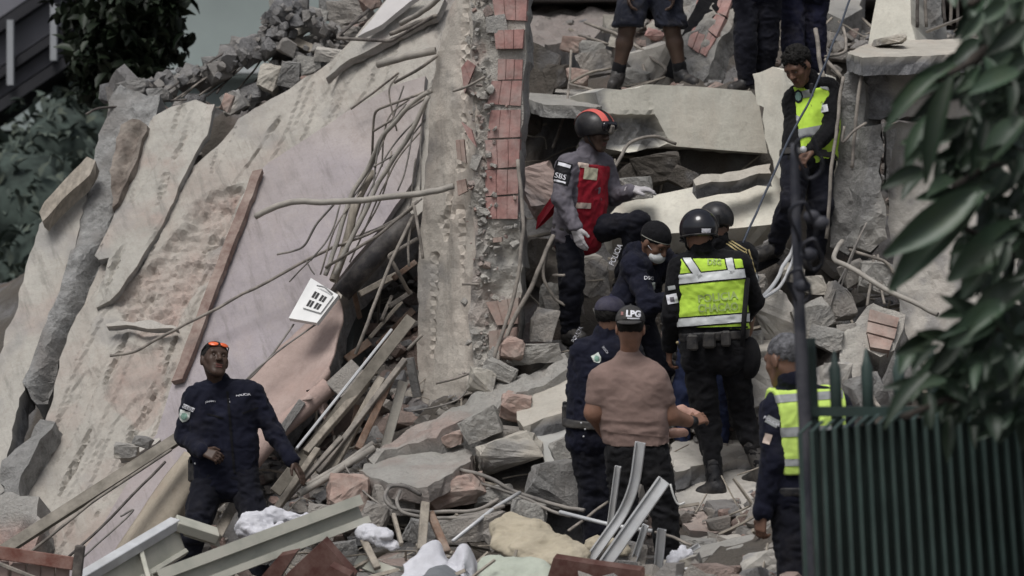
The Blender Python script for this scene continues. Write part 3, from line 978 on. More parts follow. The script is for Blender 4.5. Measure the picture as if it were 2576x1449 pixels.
        poly = [o + fd * t + x * w for t, w in P] + [o + fd * t - x * w for t, w in P[::-1]]
        b.prism(poly, -z * .022); b.build('sole', BLACKP, bt)
        return bt
    def hair(s, m=None, h=.008, cutz=.02, back=-.06, name='hair', amp=.006, top=1.0):
        d = Sdf(); k = s.hS
        d.ell(s.hp(0, -.016, .040), vec(.082, .100, .090 * top) * k, s.hax(), .02)
        d.cut(s.hp(0, .055, .055), s.face * 1.0 - s.up * .55)
        d.cut(s.hp(0, -.02, back), -s.up * .9 + s.face * .75)
        return s.garment(name, d, m or HAIRM, .006, amp, 60)
    def eyes(s, closed=False):
        for q in (-1, 1):
            b = MB(); b.ball(s.hp(q * .031, .0765, .010), .0120 * s.hS, 10, 7); e = b.build('eye', skin(sc(s.sk, .7)) if closed else EYEW, s.o, True)
            if closed: continue
            b = MB(); b.ball(s.hp(q * .031, .0840, .010), .0064 * s.hS, 8, 6); b.build('iris', BLACKP, e, True)
            d = Sdf(); d.cap(s.hp(q * .016, .094, .030), s.hp(q * .046, .083, .031), .0042 * s.hS, .003 * s.hS, .004)
            V, Q = d.mesh(.003); link('eyebrow', fast_mesh('eyebrow', V, Q), HAIRM, s.o)
            d = Sdf(); d.cap(s.hp(q * .018, .0875, .018), s.hp(q * .044, .080, .016), .0068 * s.hS, None, .004)
            V, Q = d.mesh(.003); link('eyelid', fast_mesh('eyelid', V, Q), skin(sc(s.sk, .75)), s.o)
        d = Sdf(); d.cap(s.hp(-.018, .0905, -.0555), s.hp(.018, .0905, -.0555), .0062 * s.hS, None, .004)
        d.cap(s.hp(-.016, .088, -.0685), s.hp(.016, .088, -.0685), .0072 * s.hS, None, .002)
        V, Q = d.mesh(.003); link('lips', fast_mesh('lips', V, Q), LIPM, s.o)
    def cap(s, m, bill=None, tilt=0.0, name='cap', h=.0065):
        """baseball cap; bill: direction of the peak in the head frame (x side, y face)"""
        d = Sdf(); f = nrm(s.face * bill[1] + s.side * bill[0])
        d.ell(s.hp(0, -.014, .052), vec(.087, .106, .088) * s.hS, s.hax(), .01)
        n = s.up * -1 + f * tilt
        d.cut(s.hp(0, -.012, .036), n)
        c = s.garment(name, d, m, h, .002, 20)
        d = Sdf(); c0 = s.hp(0, -.012, .042)
        ax = (nrm(np.cross(f, s.up)), nrm(f + s.up * -.28), nrm(s.up + f * .28))
        d.ell(c0 + f * .085 - s.up * .012, (.074, .096, .011), ax, .003)
        d.cut(c0 + f * .075, -f)
        s.garment('cap_peak', d, m, .005, 0, 20, parent=c)
        b = MB(); b.ball(s.hp(0, -.014, .141), .008, 8, 5); b.build('cap_button', m, c, True)
        return c
    def helmet(s, m, size=(.125, .145, .125), low=-.045, name='helmet', c=(0, -.012, .042), tilt=.25):
        d = Sdf(); d.ell(s.hp(*c), size, s.hax(), .01)
        d.cut(s.hp(0, 0, low), -s.up + s.face * tilt)
        return s.garment(name, d, m, .0068, 0)
    def tee(s): pass
    def belt(s, m=None, t=.05, name='belt', grow=.026, up=.05):
        J = s.J; mh = (J['hipL'] + J['hipR']) / 2; u = nrm((J['shL'] + J['shR']) / 2 - mh)
        d = Sdf(); s.torso(d, grow, .12, .012)
        o = mh + u * up
        d.cut(o + u * t / 2, u); d.cut(o - u * t / 2, -u)
        return s.garment(name, d, m or LEATHER, .0095, .002)

# ------------------------------------------------------------------ things laid on cloth: tape, patches, lettering
def overlay(target, poly_uv, m, name, off=.004, front=True, thick=0, parent=None):
    """the part of a garment seen inside a picture polygon, lifted off the cloth"""
    me = target.data; bm = bmesh.new(); bm.from_mesh(me)
    bm.transform(world_of(target))
    cam_p = Vector((0, 0, CAMZ))
    n = len(poly_uv)
    ctr = W(sum(p[0] for p in poly_uv) / n, sum(p[1] for p in poly_uv) / n, 10)
    if front:
        bad = [f for f in bm.faces if f.normal.dot(f.calc_center_median() - cam_p) > .0]
        bmesh.ops.delete(bm, geom=bad, context='FACES')
    for i in range(n):
        a, b = W(*poly_uv[i], 10), W(*poly_uv[(i + 1) % n], 10)
        no = (a - cam_p).cross(b - cam_p).normalized()
        if no.dot(ctr - cam_p) > 0: no = -no
        bmesh.ops.bisect_plane(bm, geom=bm.verts[:] + bm.edges[:] + bm.faces[:], plane_co=cam_p, plane_no=no, clear_outer=True)
    if front and len(bm.faces):          # one patch is one piece: keep the largest island
        seen, best = set(), []
        for f in bm.faces:
            if f in seen: continue
            st, isl = [f], []; seen.add(f)
            while st:
                q = st.pop(); isl.append(q)
                for e in q.edges:
                    for r in e.link_faces:
                        if r not in seen: seen.add(r); st.append(r)
            if sum(x.calc_area() for x in isl) > sum(x.calc_area() for x in best): best = isl
        keep = set(best); bmesh.ops.delete(bm, geom=[f for f in bm.faces if f not in keep], context='FACES')
    bm.normal_update()
    for v in bm.verts: v.co += v.normal * off
    me2 = bpy.data.meshes.new(name); bm.to_mesh(me2); bm.free()
    if not len(me2.polygons): print('empty overlay', name, poly_uv[0])
    me2.polygons.foreach_set('use_smooth', [True] * len(me2.polygons))
    o = link(name, me2, m, parent or target)
    return o

def world_of(o):
    return root_inv(o).inverted()

def lettering(target, text, c, hpx, m, ang=0.0, name='lettering', off=.007, shear=0.0, bold=.0, width=None, parent=None):
    """printed letters: the font outline laid on the cloth at picture point c, letters hpx high"""
    cu = bpy.data.curves.new('t', 'FONT'); cu.body = text; cu.size = 1; cu.align_x = 'CENTER'; cu.align_y = 'CENTER'; cu.offset = bold; cu.shear = shear
    cu.resolution_u = 3; cu.fill_mode = 'FRONT'
    ob = bpy.data.objects.new('t', cu); COL.objects.link(ob)
    dg = bpy.context.evaluated_depsgraph_get(); me = bpy.data.meshes.new_from_object(ob.evaluated_get(dg))
    bpy.data.objects.remove(ob); bpy.data.curves.remove(cu)
    bm = bmesh.new(); bm.from_mesh(me)
    bmesh.ops.triangulate(bm, faces=bm.faces[:])
    bmesh.ops.subdivide_edges(bm, edges=[e for e in bm.edges if e.calc_length() > .3], cuts=1)
    ys = [v.co.y for v in bm.verts]; xs = [v.co.x for v in bm.verts]
    s = hpx / (max(ys) - min(ys)); sx = (width / (max(xs) - min(xs))) if width else s
    tm = target.data; tb = bmesh.new(); tb.from_mesh(tm); tb.transform(world_of(target)); bvh = BVHTree.FromBMesh(tb); tb.free()
    cp = Vector((0, 0, CAMZ)); ca, sa = math.cos(ang), math.sin(ang); last = 18.0
    cx, cy = (max(xs) + min(xs)) / 2, (max(ys) + min(ys)) / 2
    for v in bm.verts:
        x, y = (v.co.x - cx) * sx, (v.co.y - cy) * s
        u, w = c[0] + x * ca - y * sa, c[1] - (x * sa + y * ca)
        d = (W(u, w, 10) - cp).normalized()
        h = bvh.ray_cast(cp, d)
        if h[0] is not None: last = h[0].y; p = h[0] + (h[1] if h[1].dot(d) < 0 else -h[1]) * off
        else: p = W(u, w, last - off)
        v.co = p
    bm.to_mesh(me); bm.free()
    return link(name, me, m, parent or target)
# ================================================================== the place
build_ground()
# ---- far behind -----------------------------------------------------
def box_building():
    t = empty('pale_building', (-3.5, 46, 0))
    tag(t, 'plain pale grey green building wall rising behind the collapsed slabs', 'building')
    b = MB(); b.box((-1.0, 49, 6.5), (16, 6, 13)); b.build('wall', plain('grey_green_render', (.27, .31, .30), .9, .10, .5, .2, 20), t)
    b = MB(); b.box(W(655, 180, 45.7), (4.0, .5, .08)); b.build('ledge', plain('pale_ledge', (.45, .47, .47), .8, .1, 2, .1, 20), t)
    b = MB(); b.box((-1.0, 49, 13.1), (16.4, 6.4, .2)); b.build('roof', plain('grey_roof', (.25, .26, .26), .9, .1, 2, .1, 20), t)
box_building()

def grey_block():
    """the receding block at the top corner: balcony slabs, pale posts, grey panels"""
    t = empty('grey_block', (-6.5, 36, 0))
    tag(t, 'blurred grey block with balcony bands and pale posts behind dark trees', 'building')
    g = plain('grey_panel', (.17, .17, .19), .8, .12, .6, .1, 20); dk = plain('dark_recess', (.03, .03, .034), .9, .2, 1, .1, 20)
    wp = plain('pale_post_paint', (.30, .31, .325), .7, .08, 2, .1, 20)
    Y = 37.0; sl = .67
    def band(v0, v1, dep, back, m, nm, u0=-160, u1=225):
        q = [(u0, v0 - sl * u0), (u1, v0 - sl * u1), (u1, v1 - sl * u1), (u0, v1 - sl * u0)]
        b = MB(); b.prism([W(u, v, Y + back) for u, v in q], (0, dep, 0)); b.build(nm, m, t)
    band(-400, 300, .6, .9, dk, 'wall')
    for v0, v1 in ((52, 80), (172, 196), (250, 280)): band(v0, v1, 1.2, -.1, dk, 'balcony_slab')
    for v0, v1 in ((82, 168), (198, 246), (-60, 44)): band(v0, v1, .1, .15, g, 'balcony_panel')
    for u, v0, v1 in ((134, 10, 152), (25, 50, 214), (-80, 60, 300)):
        b = MB(); b.prism([W(u - 8, v0, Y - .2), W(u + 8, v0, Y - .2), W(u + 8, v1, Y - .2), W(u - 8, v1, Y - .2)], (0, .12, 0)); b.build('post', wp, t)
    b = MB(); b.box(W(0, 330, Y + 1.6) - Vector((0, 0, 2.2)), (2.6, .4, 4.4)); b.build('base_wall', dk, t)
grey_block()

# leaves: one shared way to grow a crown
def leaf_geo(L, w, bend=.25, seg=3):
    V, Fc = [], []
    for i in range(seg + 1):
        t = i / seg; ww = w * math.sin(math.pi * min(.97, .06 + t * .92)) ** .8 / 2; z = -bend * L * t * t
        V += [(-ww, L * t, z + ww * .35), (0, L * t, z), (ww, L * t, z + ww * .35)]
    for i in range(seg):
        a = i * 3; Fc += [(a, a + 1, a + 4, a + 3), (a + 1, a + 2, a + 5, a + 4)]
    return np.array(V), Fc

def rotm(rng, tilt=1.2):
    a = rng.uniform(0, 6.28); t = rng.uniform(-tilt, tilt)
    return np.array(Matrix.Rotation(a, 3, 'Z') @ Matrix.Rotation(t, 3, 'X') @ Matrix.Rotation(rng.uniform(-.8, .8), 3, 'Y'))

def leafmat(name, c, tr=.25, var=.45, rough=.5, spec=.3):
    m, nt, b = new_mat(name)
    gi = N(nt, 'ShaderNodeNewGeometry')
    col = ramp(nt, gi.outputs['Random Per Island'], sc(c, 1 - var), sc(c, 1 + var), 0, 1)
    col = mixc(nt, ramp(nt, noise(nt, 6, 3, .5), (0, 0, 0), (.4,) * 3, .45, .7), col, (c[0] * 1.5, c[1] * 1.2, c[2] * .8))
    nt.links.new(col, b.inputs['Base Color']); b.inputs['Roughness'].default_value = rough; b.inputs['Specular IOR Level'].default_value = spec
    b.inputs['Subsurface Weight'].default_value = 0
    return m

def tree(name, label, group, trunk, clumps, nleaf, L, w, m, tm, seed, tr=.14, core=None):
    """trunk: polyline; clumps: (centre, radii) - leaves hang through these volumes"""
    rng = np.random.RandomState(seed)
    t = empty(name, trunk[0]); tag(t, label, 'tree', group)
    b = MB(); P = curve_pts(trunk); n = len(P)
    b.tube(P, [tr * (1 - .65 * i / n) for i in range(n)], 9)
    for c, r in clumps:
        s = P[int(n * rng.uniform(.78, .97))]; c = Vector(c)
        b.tube(curve_pts([s, (s + c) / 2 + Vector(rng.uniform(-.2, .2, 3)), c]), [tr * .3] * 6 + [tr * .15] * 7, 6)
    b.build('trunk', tm, t, True)
    V, Fc = [], []; o = 0; g, gf = leaf_geo(1, 1)
    for c, r in clumps:
        k = int(nleaf / len(clumps))
        for i in range(k):
            q = rng.normal(size=3); q /= np.linalg.norm(q); q *= rng.uniform(.2, 1.35) ** .7
            p = np.array(c) + q * np.array(r) * (1 + .35 * math.sin(q[0] * 7 + q[2] * 5))
            sx = rng.uniform(.6, 1.3)
            V.append((g * np.array([w, L, L]) * sx) @ rotm(rng).T + p); Fc.append(np.array(gf) + o); o += len(g)
    me = fast_mesh('crown', np.concatenate(V), np.concatenate(Fc), True)
    link('crown', me, m, t)
    if core is not None:  # added filler, keeps the shadowed gaps between leaves from going black
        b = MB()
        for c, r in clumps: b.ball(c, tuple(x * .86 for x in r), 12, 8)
        co = b.build('gap_fill', core, t, True); cv = np.array([v.co[:] for v in co.data.vertices]); cv = cv + fbm(cv, 3, 3, seed)[:, None] * .12; co.data.vertices.foreach_set('co', cv.astype(np.float32).ravel()); co.data.update()

BARK = plain('bark', (.05, .042, .035), .9, .4, 8, .8, 30)
LEAFD = leafmat('dark_leaf', (.013, .021, .011))
LEAFH = leafmat('hedge_leaf', (.072, .092, .080), rough=.85, var=.25)
# the tree whose crown hangs into the top corner
def hang_tree():
    cl = []
    rng = np.random.RandomState(3)
    for u, v, r in ((215, 30, .26), (240, 90, .32), (300, 60, .36), (370, 50, .33), (400, 100, .18), (330, 120, .3), (260, 150, .26), (380, 150, .14), (345, 175, .14), (225, 180, .16), (300, 20, .4), (400, 15, .25), (230, -40, .4), (330, -60, .5), (235, 205, .12), (360, 195, .09), (420, 10, .1)):
        cl.append((tuple(W(u, v, 27 + rng.uniform(-.5, .5))), (r, r * 1.2, r)))
    tree('overhanging_tree', 'dark leafy tree crown hanging in front of the pale building', None,
         [(-7.6, 28.6, 0), (-7.5, 28.5, 3.0), (-6.9, 28.2, 5.2), (-5.6, 27.8, 6.0), (-4.2, 27.4, 5.9), (-3.4, 27.2, 5.7)], cl, 2600, .15, .085, LEAFD, BARK, 4, .16)
hang_tree()
HCORE = plain('hedge_gap_fill', (.045, .060, .052), .95, .35, 5, .5, 14)  # green of the added bush cores, lightens the shadowed gaps
def hedges():
    rng = np.random.RandomState(8)
    spots = [(-10, 900, 33, .9), (60, 760, 34, .95), (40, 560, 35, .95), (120, 540, 36, .9), (200, 430, 36, .75), (50, 500, 37, .85), (250, 300, 37, .5), (-60, 540, 36, .9), (40, 1000, 32, 1.0), (285, 250, 38, .45)]
    labels = ['dark bush filling the bottom of the gap beside the slabs', 'dark bush half way up beside the grey concrete edge', 'dense dark bush below the grey block', 'tall dark tree crown level with the tan plank on the slab edge',
              'green bushy crown just below the balcony bands', 'dull green crown under the pale posts', 'small yellowing bush behind the broken beam top', 'dark crown at the very edge under the grey block', 'lowest dark bush at the foot of the slabs', 'small pale bush showing under the hanging crown']
    for (u, v, Y, r), lb in zip(spots, labels):
        c = W(u, v, Y); cl = []
        for k in range(6): cl.append(((c.x + rng.uniform(-.5, .5), c.y + rng.uniform(-.4, .4), c.z + rng.uniform(-.5, .4)), (r * .75, r * .75, r * .75)))
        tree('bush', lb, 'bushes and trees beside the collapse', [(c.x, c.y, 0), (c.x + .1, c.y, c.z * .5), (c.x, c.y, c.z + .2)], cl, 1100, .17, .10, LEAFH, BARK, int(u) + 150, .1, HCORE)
hedges()
b = MB(); b.box((-9.2, 43.0, 2.2), (7, .6, 4.4)); tag(b.build('dark_wall', plain('dark_green_wall', (.030, .038, .036), .9, .3, 1, .2, 15)), 'dark green wall behind the bushes', 'wall')  # plain wall in one very dark green

# ---- the leaning slabs ------------------------------------------------
def seg_d(uv, pts):
    d = np.full(len(uv), 1e9)
    for a, b in zip(pts[:-1], pts[1:]):
        a, b = np.array(a, float), np.array(b, float); ba = b - a
        t = np.clip(((uv - a) @ ba) / (ba @ ba), 0, 1); d = np.minimum(d, np.linalg.norm(uv - a - t[:, None] * ba, axis=1))
    return d
def inpoly(uv, poly, soft, P=None, wob=0, seed=0):
    d = edist(uv, poly); d = np.where(pip(uv, poly), d, -d)
    if P is not None: d = d + fbm(P, 3.5, 4, seed) * wob
    return sstep(-soft, soft, d)

SPALL = [(470, 540), (560, 455), (640, 440), (600, 560), (550, 680), (480, 760), (440, 830), (300, 815), (300, 770), (360, 690), (420, 610)]
SPALL2 = [(300, 850), (430, 850), (420, 960), (350, 1060), (290, 1000)]
CRACKS = [[(300, 1200), (330, 1080), (400, 960), (440, 850)], [(150, 1250), (235, 1070), (255, 990), (320, 840)], [(410, 560), (375, 640), (345, 675)], [(505, 610), (560, 600)], [(530, 350), (470, 440), (380, 600)],
          [(240, 1300), (330, 1130), (360, 1020), (385, 965)], [(700, 300), (620, 420), (560, 500)]]
def d_main(uv, P):
    h = -.065 * inpoly(uv, SPALL, 10, P, 22, 5) - .03 * inpoly(uv, SPALL2, 12, P, 30, 6)
    h += .032 * fbm(P, 14, 3, 4) * inpoly(uv, SPALL, 20, P, 20, 5)
    Sx = np.stack([(uv @ np.array([.905, .425])) / 62, (uv @ np.array([-.425, .905])) / 430, P[:, 1] * 0], 1)
    h -= .018 * sstep(.10, .18, fbm(Sx, 1, 2, 91)) + .016 * sstep(.40, .46, fbm(Sx, 1.6, 2, 93)) - .012 * sstep(.35, .45, fbm(Sx, 1.3, 2, 95))
    for i, c in enumerate(CRACKS):
        d = seg_d(uv, c) + fbm(P, 4, 3, 30 + i) * 6
        h -= .05 * np.exp(-(d / 3.4) ** 2)
    # long trowel ridges running up the slab
    q = uv @ np.array([.905, .425])
    h += .008 * vnoise(np.stack([q / 26, q * 0, P[:, 2] * .5], 1), 1, 77)
    return h
def m_main(uv, P):
    r = inpoly(uv, SPALL, 18, P, 30, 5) * (.55 + .4 * fbm(P, 3, 3, 6))
    r = np.maximum(r, inpoly(uv, SPALL2, 16, P, 30, 6) * .5)
    r = np.maximum(r, sstep(.25, .7, fbm(P, 1.7, 4, 40)) * .35 * sstep(600, 900, uv[:, 1]))
    r = np.maximum(r, sstep(.3, .7, fbm(P, 2.6, 4, 43)) * .18)
    return np.stack([r, sstep(.35, .8, fbm(P, 2.1, 4, 41)) * .35, np.zeros(len(P))], 1)
S4 = [(545, 365), (600, 300), (640, 272), (740, 215), (830, 150), (880, 108), (940, 40), (985, -20), (1175, -20), (1130, 120), (1105, 240), (1085, 400), (1070, 520), (1040, 545), (950, 645), (862, 742), (850, 790), (830, 880), (790, 960), (700, 1080), (560, 1230), (440, 1330), (300, 1420), (-60, 1450), (-40, 1340), (45, 1262), (75, 1150), (128, 1020), (150, 905), (215, 735), (252, 650), (300, 640), (405, 560), (465, 435)]
o = slab('plaster_wall_slab', PL, S4, .30, SLABM, res=.021, disp=d_main, mask=m_main, jamp=.010, seed=2)
tag(o, 'largest leaning wall slab, beige plaster worn through to pink brick', 'wall slab')
MAINSLAB = o
S3 = [(385, 290), (430, 264), (490, 245), (540, 262), (522, 340), (468, 435), (408, 560), (345, 670), (300, 735), (277, 757), (240, 770), (238, 752), (262, 700), (275, 650), (250, 655), (237, 640), (275, 560), (322, 470)]
def d_s3(uv, P):
    h = 0
    for i, c in enumerate([[(420, 440), (395, 520)], [(300, 640), (275, 700), (262, 760)], [(470, 330), (440, 400)]]):
        d = seg_d(uv, c) + fbm(P, 4, 3, 60 + i) * 6; h = h - .03 * np.exp(-(d / 3) ** 2)
    Sx = np.stack([(uv @ np.array([.905, .425])) / 62, (uv @ np.array([-.425, .905])) / 400, P[:, 1] * 0], 1)
    return h - .016 * sstep(.10, .2, fbm(Sx, 1, 2, 97)) - .02 * sstep(.4, .46, fbm(Sx, 1.5, 2, 98))
m_pl = lambda uv, P: np.stack([sstep(.3, .8, fbm(P, 2, 4, 44)) * .4, sstep(.25, .7, fbm(P, 3, 4, 45)) * .4, np.zeros(len(P))], 1)
tag(slab('plaster_slab', PL, S3, .05, SLABM2, off=.045, res=.024, disp=d_s3, mask=m_pl, seed=3, jamp=.010), 'pale plaster slab with ragged foot beside the dark brown hollow beam', 'wall slab')
S1 = [(-30, 990), (0, 890), (52, 725), (100, 565), (160, 500), (215, 440), (207, 520), (162, 720), (108, 850), (62, 960), (30, 1080), (10, 1235), (-60, 1330), (-120, 1250)]
tag(slab('plaster_slab', PL, S1, .22, SLABM2, off=.02, res=.045, mask=m_pl, seed=4), 'smooth pale slab strip at the edge against the dark bushes', 'wall slab')
S2 = [(243, 330), (285, 238), (303, 212), (345, 225), (402, 236), (387, 290), (372, 330), (322, 470), (300, 520), (250, 640), (215, 725), (150, 850), (120, 930), (88, 1010), (58, 965), (105, 850), (160, 720), (205, 520), (215, 440)]
m_c = lambda uv, P: np.stack([np.zeros(len(P)), sstep(-.5, .3, fbm(P, 4, 4, 47)), np.zeros(len(P))], 1)
d_gap = lambda uv, P: fbm(P, 6, 4, 48) * .04 + fbm(P, 2.2, 3, 49) * .04 - .16 * np.exp(-((seg_d(uv, [(372, 330), (318, 475), (292, 530), (248, 640), (212, 728), (150, 860), (100, 990)]) + fbm(P, 3, 3, 50) * 9) / 13) ** 2)
d_rough = lambda uv, P: fbm(P, 6, 4, 48) * .05 + fbm(P, 2.2, 3, 49) * .05
tag(slab('concrete_beam', PL, S2, .3, GREYC, off=.03, res=.03, disp=d_gap, mask=m_c, seed=5, jamp=.014, rough=.02), 'long rough grey broken concrete edge running down between two plaster slabs', 'concrete beam')
S2b = [(303, 312), (332, 298), (368, 312), (346, 400), (312, 470), (282, 522), (276, 430)]
m_br = lambda uv, P: np.stack([np.full(len(P), .35), np.full(len(P), .3), np.zeros(len(P))], 1)
tag(slab('hollow_beam', PL, S2b, .14, plain('grey_brown_shell', (.15, .125, .107), .9, .35, 9, .6, 40, dust=.5), off=.10, res=.03, disp=lambda uv, P: -.06 * np.exp(-(seg_d(uv, [(340, 330), (290, 480)]) / 14) ** 2) + fbm(P, 11, 3, 6) * .02, seed=6, jamp=.015), 'dark brown hollow beam end standing up beside the grey concrete', 'beam')
S6 = [(98, 532), (112, 508), (168, 448), (218, 393), (240, 404), (226, 440), (170, 490), (106, 556)]
tag(slab('plank', PL, S6, .12, WOOD, off=.22, res=.06, seed=7, jamp=.004, edge_mask=(0, 0, 0)), 'tan plank tilted on the outer edge of the leaning slabs', 'plank')
S7 = [(0, 1215), (40, 1130), (98, 1048), (134, 1052), (100, 1130), (52, 1250), (20, 1265)]
tag(slab('concrete_beam', PL, S7, .2, GREYC, off=.16, res=.05, disp=d_rough, mask=lambda uv, P: np.stack([np.zeros(len(P)), np.full(len(P), .6), np.zeros(len(P))], 1), seed=8, jamp=.02), 'short grey beam with a dark gap near the lower edge of the slabs', 'concrete beam')
S8 = [(-40, 1262), (20, 1245), (104, 1258), (108, 1340), (60, 1420), (-40, 1440)]
tag(slab('brick_footing', PL, S8, .4, MORTAR, off=.22, res=.05, mask=lambda uv, P: np.stack([sstep(1300, 1345, uv[:, 1]), sstep(.0, .5, fbm(P, 3, 3, 4)) * .6, np.zeros(len(P))], 1), disp=d_rough, seed=9, jamp=.02), 'broken brick and concrete footing in the bottom corner under the slabs', 'footing')
# lips of plaster that have lifted off
def lip(pts, w, seed, label):
    b = [(u, v) for u, v in pts] + [(u + 2, v + w * (.4 + .6 * math.sin(math.pi * i / (len(pts) - 1)))) for i, (u, v) in reversed(list(enumerate(pts)))]
    tag(slab('plaster_lip', PL, b, .05, PLASTER, off=.10, res=.04, seed=seed, jamp=.012, jstep=.04), label, 'plaster fragment')
lip([(266, 815), (300, 806), (350, 808), (400, 812), (445, 822)], 16, 12, 'lifted plaster lip casting a dark gap under the bare brick patch')
lip([(300, 1150), (325, 1138), (372, 1110), (400, 1100)], 14, 13, 'grey mortar crumbs caught above the long rail')
# upper beige ledge across the slab
S9 = [(820, 198), (880, 150), (985, 95), (1095, 40), (1112, 10), (1120, -10), (985, -10), (940, 45), (880, 112)]
tag(slab('plaster_ledge', PL, S9, .07, SLABM2, off=.10, res=.05, mask=m_pl, seed=14, jamp=.008, edge_mask=(.3, .5, 0)), 'thick pale plaster ledge lying across the top of the leaning slab', 'ledge')
S10 = [(900, 92), (985, -15), (1060, -15), (960, 62)]
tag(slab('white_board', PL, S10, .05, plain('whitewashed_board', (.52, .50, .49), .8, .1, 3, .2, 30), off=.20, res=.1, seed=15, jamp=.002), 'whitewashed board at the top beside the looped conduit', 'board')
# painted panel
PP = [(655, 428), (676, 408), (824, 313), (884, 273), (990, 215), (1070, 190), (1060, 330), (1035, 460), (960, 570), (850, 700), (785, 800), (700, 905), (610, 1000), (560, 1100), (420, 1330), (300, 1460), (150, 1460), (250, 1330), (340, 1180), (395, 1090), (437, 957), (545, 690)]
m_p = lambda uv, P: np.stack([sstep(.45, .9, fbm(P, 2, 4, 71)) * .15, np.zeros(len(P)), np.clip(.80 + .35 * fbm(P, 1.2, 3, 70), 0, 1) * np.maximum(sstep(300, 480, uv[:, 1] - np.maximum(uv[:, 0] - 850, 0) * .5 + 60 * fbm(P, 1.5, 3, 72)), .12)], 1)
tag(slab('painted_panel', PL, PP, .06, masonry('faded_mauve_paint', (.385, .345, .325), paint=(.345, .312, .325), bs=.25, streak=math.radians(25)), off=.07, res=.05, mask=m_p, seed=16, jamp=.004, rough=.006), 'large smooth mauve painted panel lying on the leaning wall slab', 'painted panel')
ST = [(636, 430), (660, 424), (458, 952), (430, 958)]
tag(slab('trim_board', PL, ST, .05, plain('red_brown_trim', (.20, .135, .115), .8, .2, 5, .3, 40, dust=.55), off=.14, res=.08, seed=17, jamp=.003, edge_mask=(0, 0, 0)), 'long straight red brown trim board along the edge of the mauve panel', 'trim board')

# peeled sheet: its foot rolls into a tube
def sheet(name, rows, m, label, cat, thick=.02, nu=28, nv=26, amp=.02, seed=1):
    """rows: picture polylines [(u, v, Y)...], skinned across and given a thickness"""
    R = [curve_pts([W(*p) for p in r], 10) for r in rows]
    def samp(P, t): x = t * (len(P) - 1); i = min(int(x), len(P) - 2); return P[i].lerp(P[i + 1], x - i)
    G = []
    for i in range(nu + 1):
        col = curve_pts([samp(r, i / nu) for r in R], 10)
        G.append([samp(col, j / nv) for j in range(nv + 1)])
    P = np.array([[tuple(q) for q in c] for c in G]).reshape(-1, 3)
    I = np.arange(len(P)).reshape(nu + 1, nv + 1)
    Q = np.stack([I[:-1, :-1], I[:-1, 1:], I[1:, 1:], I[1:, :-1]], -1).reshape(-1, 4)
    P = wrinkle(P, Q, amp, seed, (1, 1, .6), 3.5)
    me = fast_mesh(name, P, Q); set_mix(me, np.stack([sstep(.1, .7, fbm(P, 2.5, 4, seed)) * .35, np.zeros(len(P)), np.zeros(len(P))], 1))
    bm = bmesh.new(); bm.from_mesh(me); bmesh.ops.solidify(bm, geom=bm.faces[:], thickness=thick); bm.to_mesh(me); bm.free()
    o = link(name, me, m); recenter(o)
    return tag(o, label, cat)
D = PL.depth
sheet('peeled_sheet', [[(852, 742, 19.75), (775, 810, 19.75), (690, 890, 19.6), (600, 985, 19.5), (560, 1040, 19.4)],
                       [(862, 800, 19.55), (790, 890, 19.5), (715, 970, 19.4), (640, 1050, 19.3), (590, 1110, 19.2)],
                       [(845, 880, 19.35), (800, 945, 19.25), (740, 1010, 19.2), (680, 1080, 19.1), (600, 1170, 19.0)],
                       [(828, 932, 19.15), (795, 975, 19.08), (745, 1030, 19.0), (685, 1095, 18.95), (600, 1195, 18.85)],
                       [(822, 968, 19.25), (790, 1010, 19.2), (745, 1060, 19.15), (690, 1108, 19.1), (600, 1215, 19.0)]], PINKP, 'pinkish peeled wall sheet buckled and curling at its foot', 'peeled sheet', .02, amp=.022, seed=3)
sheet('rolled_sheet', [[(470, 1140, 18.95), (400, 1230, 18.9), (300, 1380, 18.8), (240, 1470, 18.7)],
                       [(490, 1150, 18.75), (430, 1240, 18.7), (335, 1395, 18.6), (280, 1480, 18.5)],
                       [(500, 1190, 18.7), (460, 1260, 18.65), (385, 1390, 18.55), (330, 1480, 18.45)],
                       [(498, 1220, 18.85), (470, 1280, 18.8), (410, 1385, 18.7), (360, 1475, 18.6)]], masonry('cream_roll', (.44, .385, .31), brick=(.36, .2, .18), bs=.3), 'cream curled roll of flooring below the mauve panel', 'rolled sheet', .02, amp=.006, seed=9)

# ---- the standing brick wall end -------------------------------------
WC = Plane((1050, 1000, 19.75), (1200, 1000, 19.25), (1200, 0, 19.25))
WF = Plane((1190, 1000, 19.25), (1320, 1000, 19.2), (1320, 0, 19.2))
wall = empty('brick_wall_end', W(1200, 1000, 19.4))
tag(wall, 'tall standing wall end of beige plaster with red hollow bricks exposed', 'wall')
C1 = [(1152, -20), (1199, -20), (1193, 150), (1201, 330), (1195, 480), (1203, 620), (1190, 760), (1196, 900), (1186, 990), (1120, 1010), (1000, 1090), (1000, 1000), (1048, 960), (1048, 720), (1056, 600), (1062, 480), (1080, 240), (1103, 130)]
def d_c(uv, P):
    h = 0
    for i, c in enumerate([[(1172, -10), (1172, 200), (1160, 420)], [(1130, 480), (1118, 600)], [(1160, 520), (1165, 800), (1160, 980)], [(1090, 640), (1085, 900)], [(1105, 560), (1150, 520)]]):
        d = seg_d(uv, c) + fbm(P, 3, 3, 80 + i) * 6; h = h - .03 * np.exp(-(d / 3) ** 2)
    return h + fbm(P, 5, 4, 90) * .012
slab('plaster_face', WC, C1, .35, COLM, parent=wall, res=.035, disp=d_c, mask=lambda uv, P: np.stack([sstep(.3, .8, fbm(P * np.array([1, 1, .35]), 4, 4, 52)) * .5, sstep(.2, .7, fbm(P, 3, 4, 53)) * .5, np.zeros(len(P))], 1), seed=21, jamp=.015)
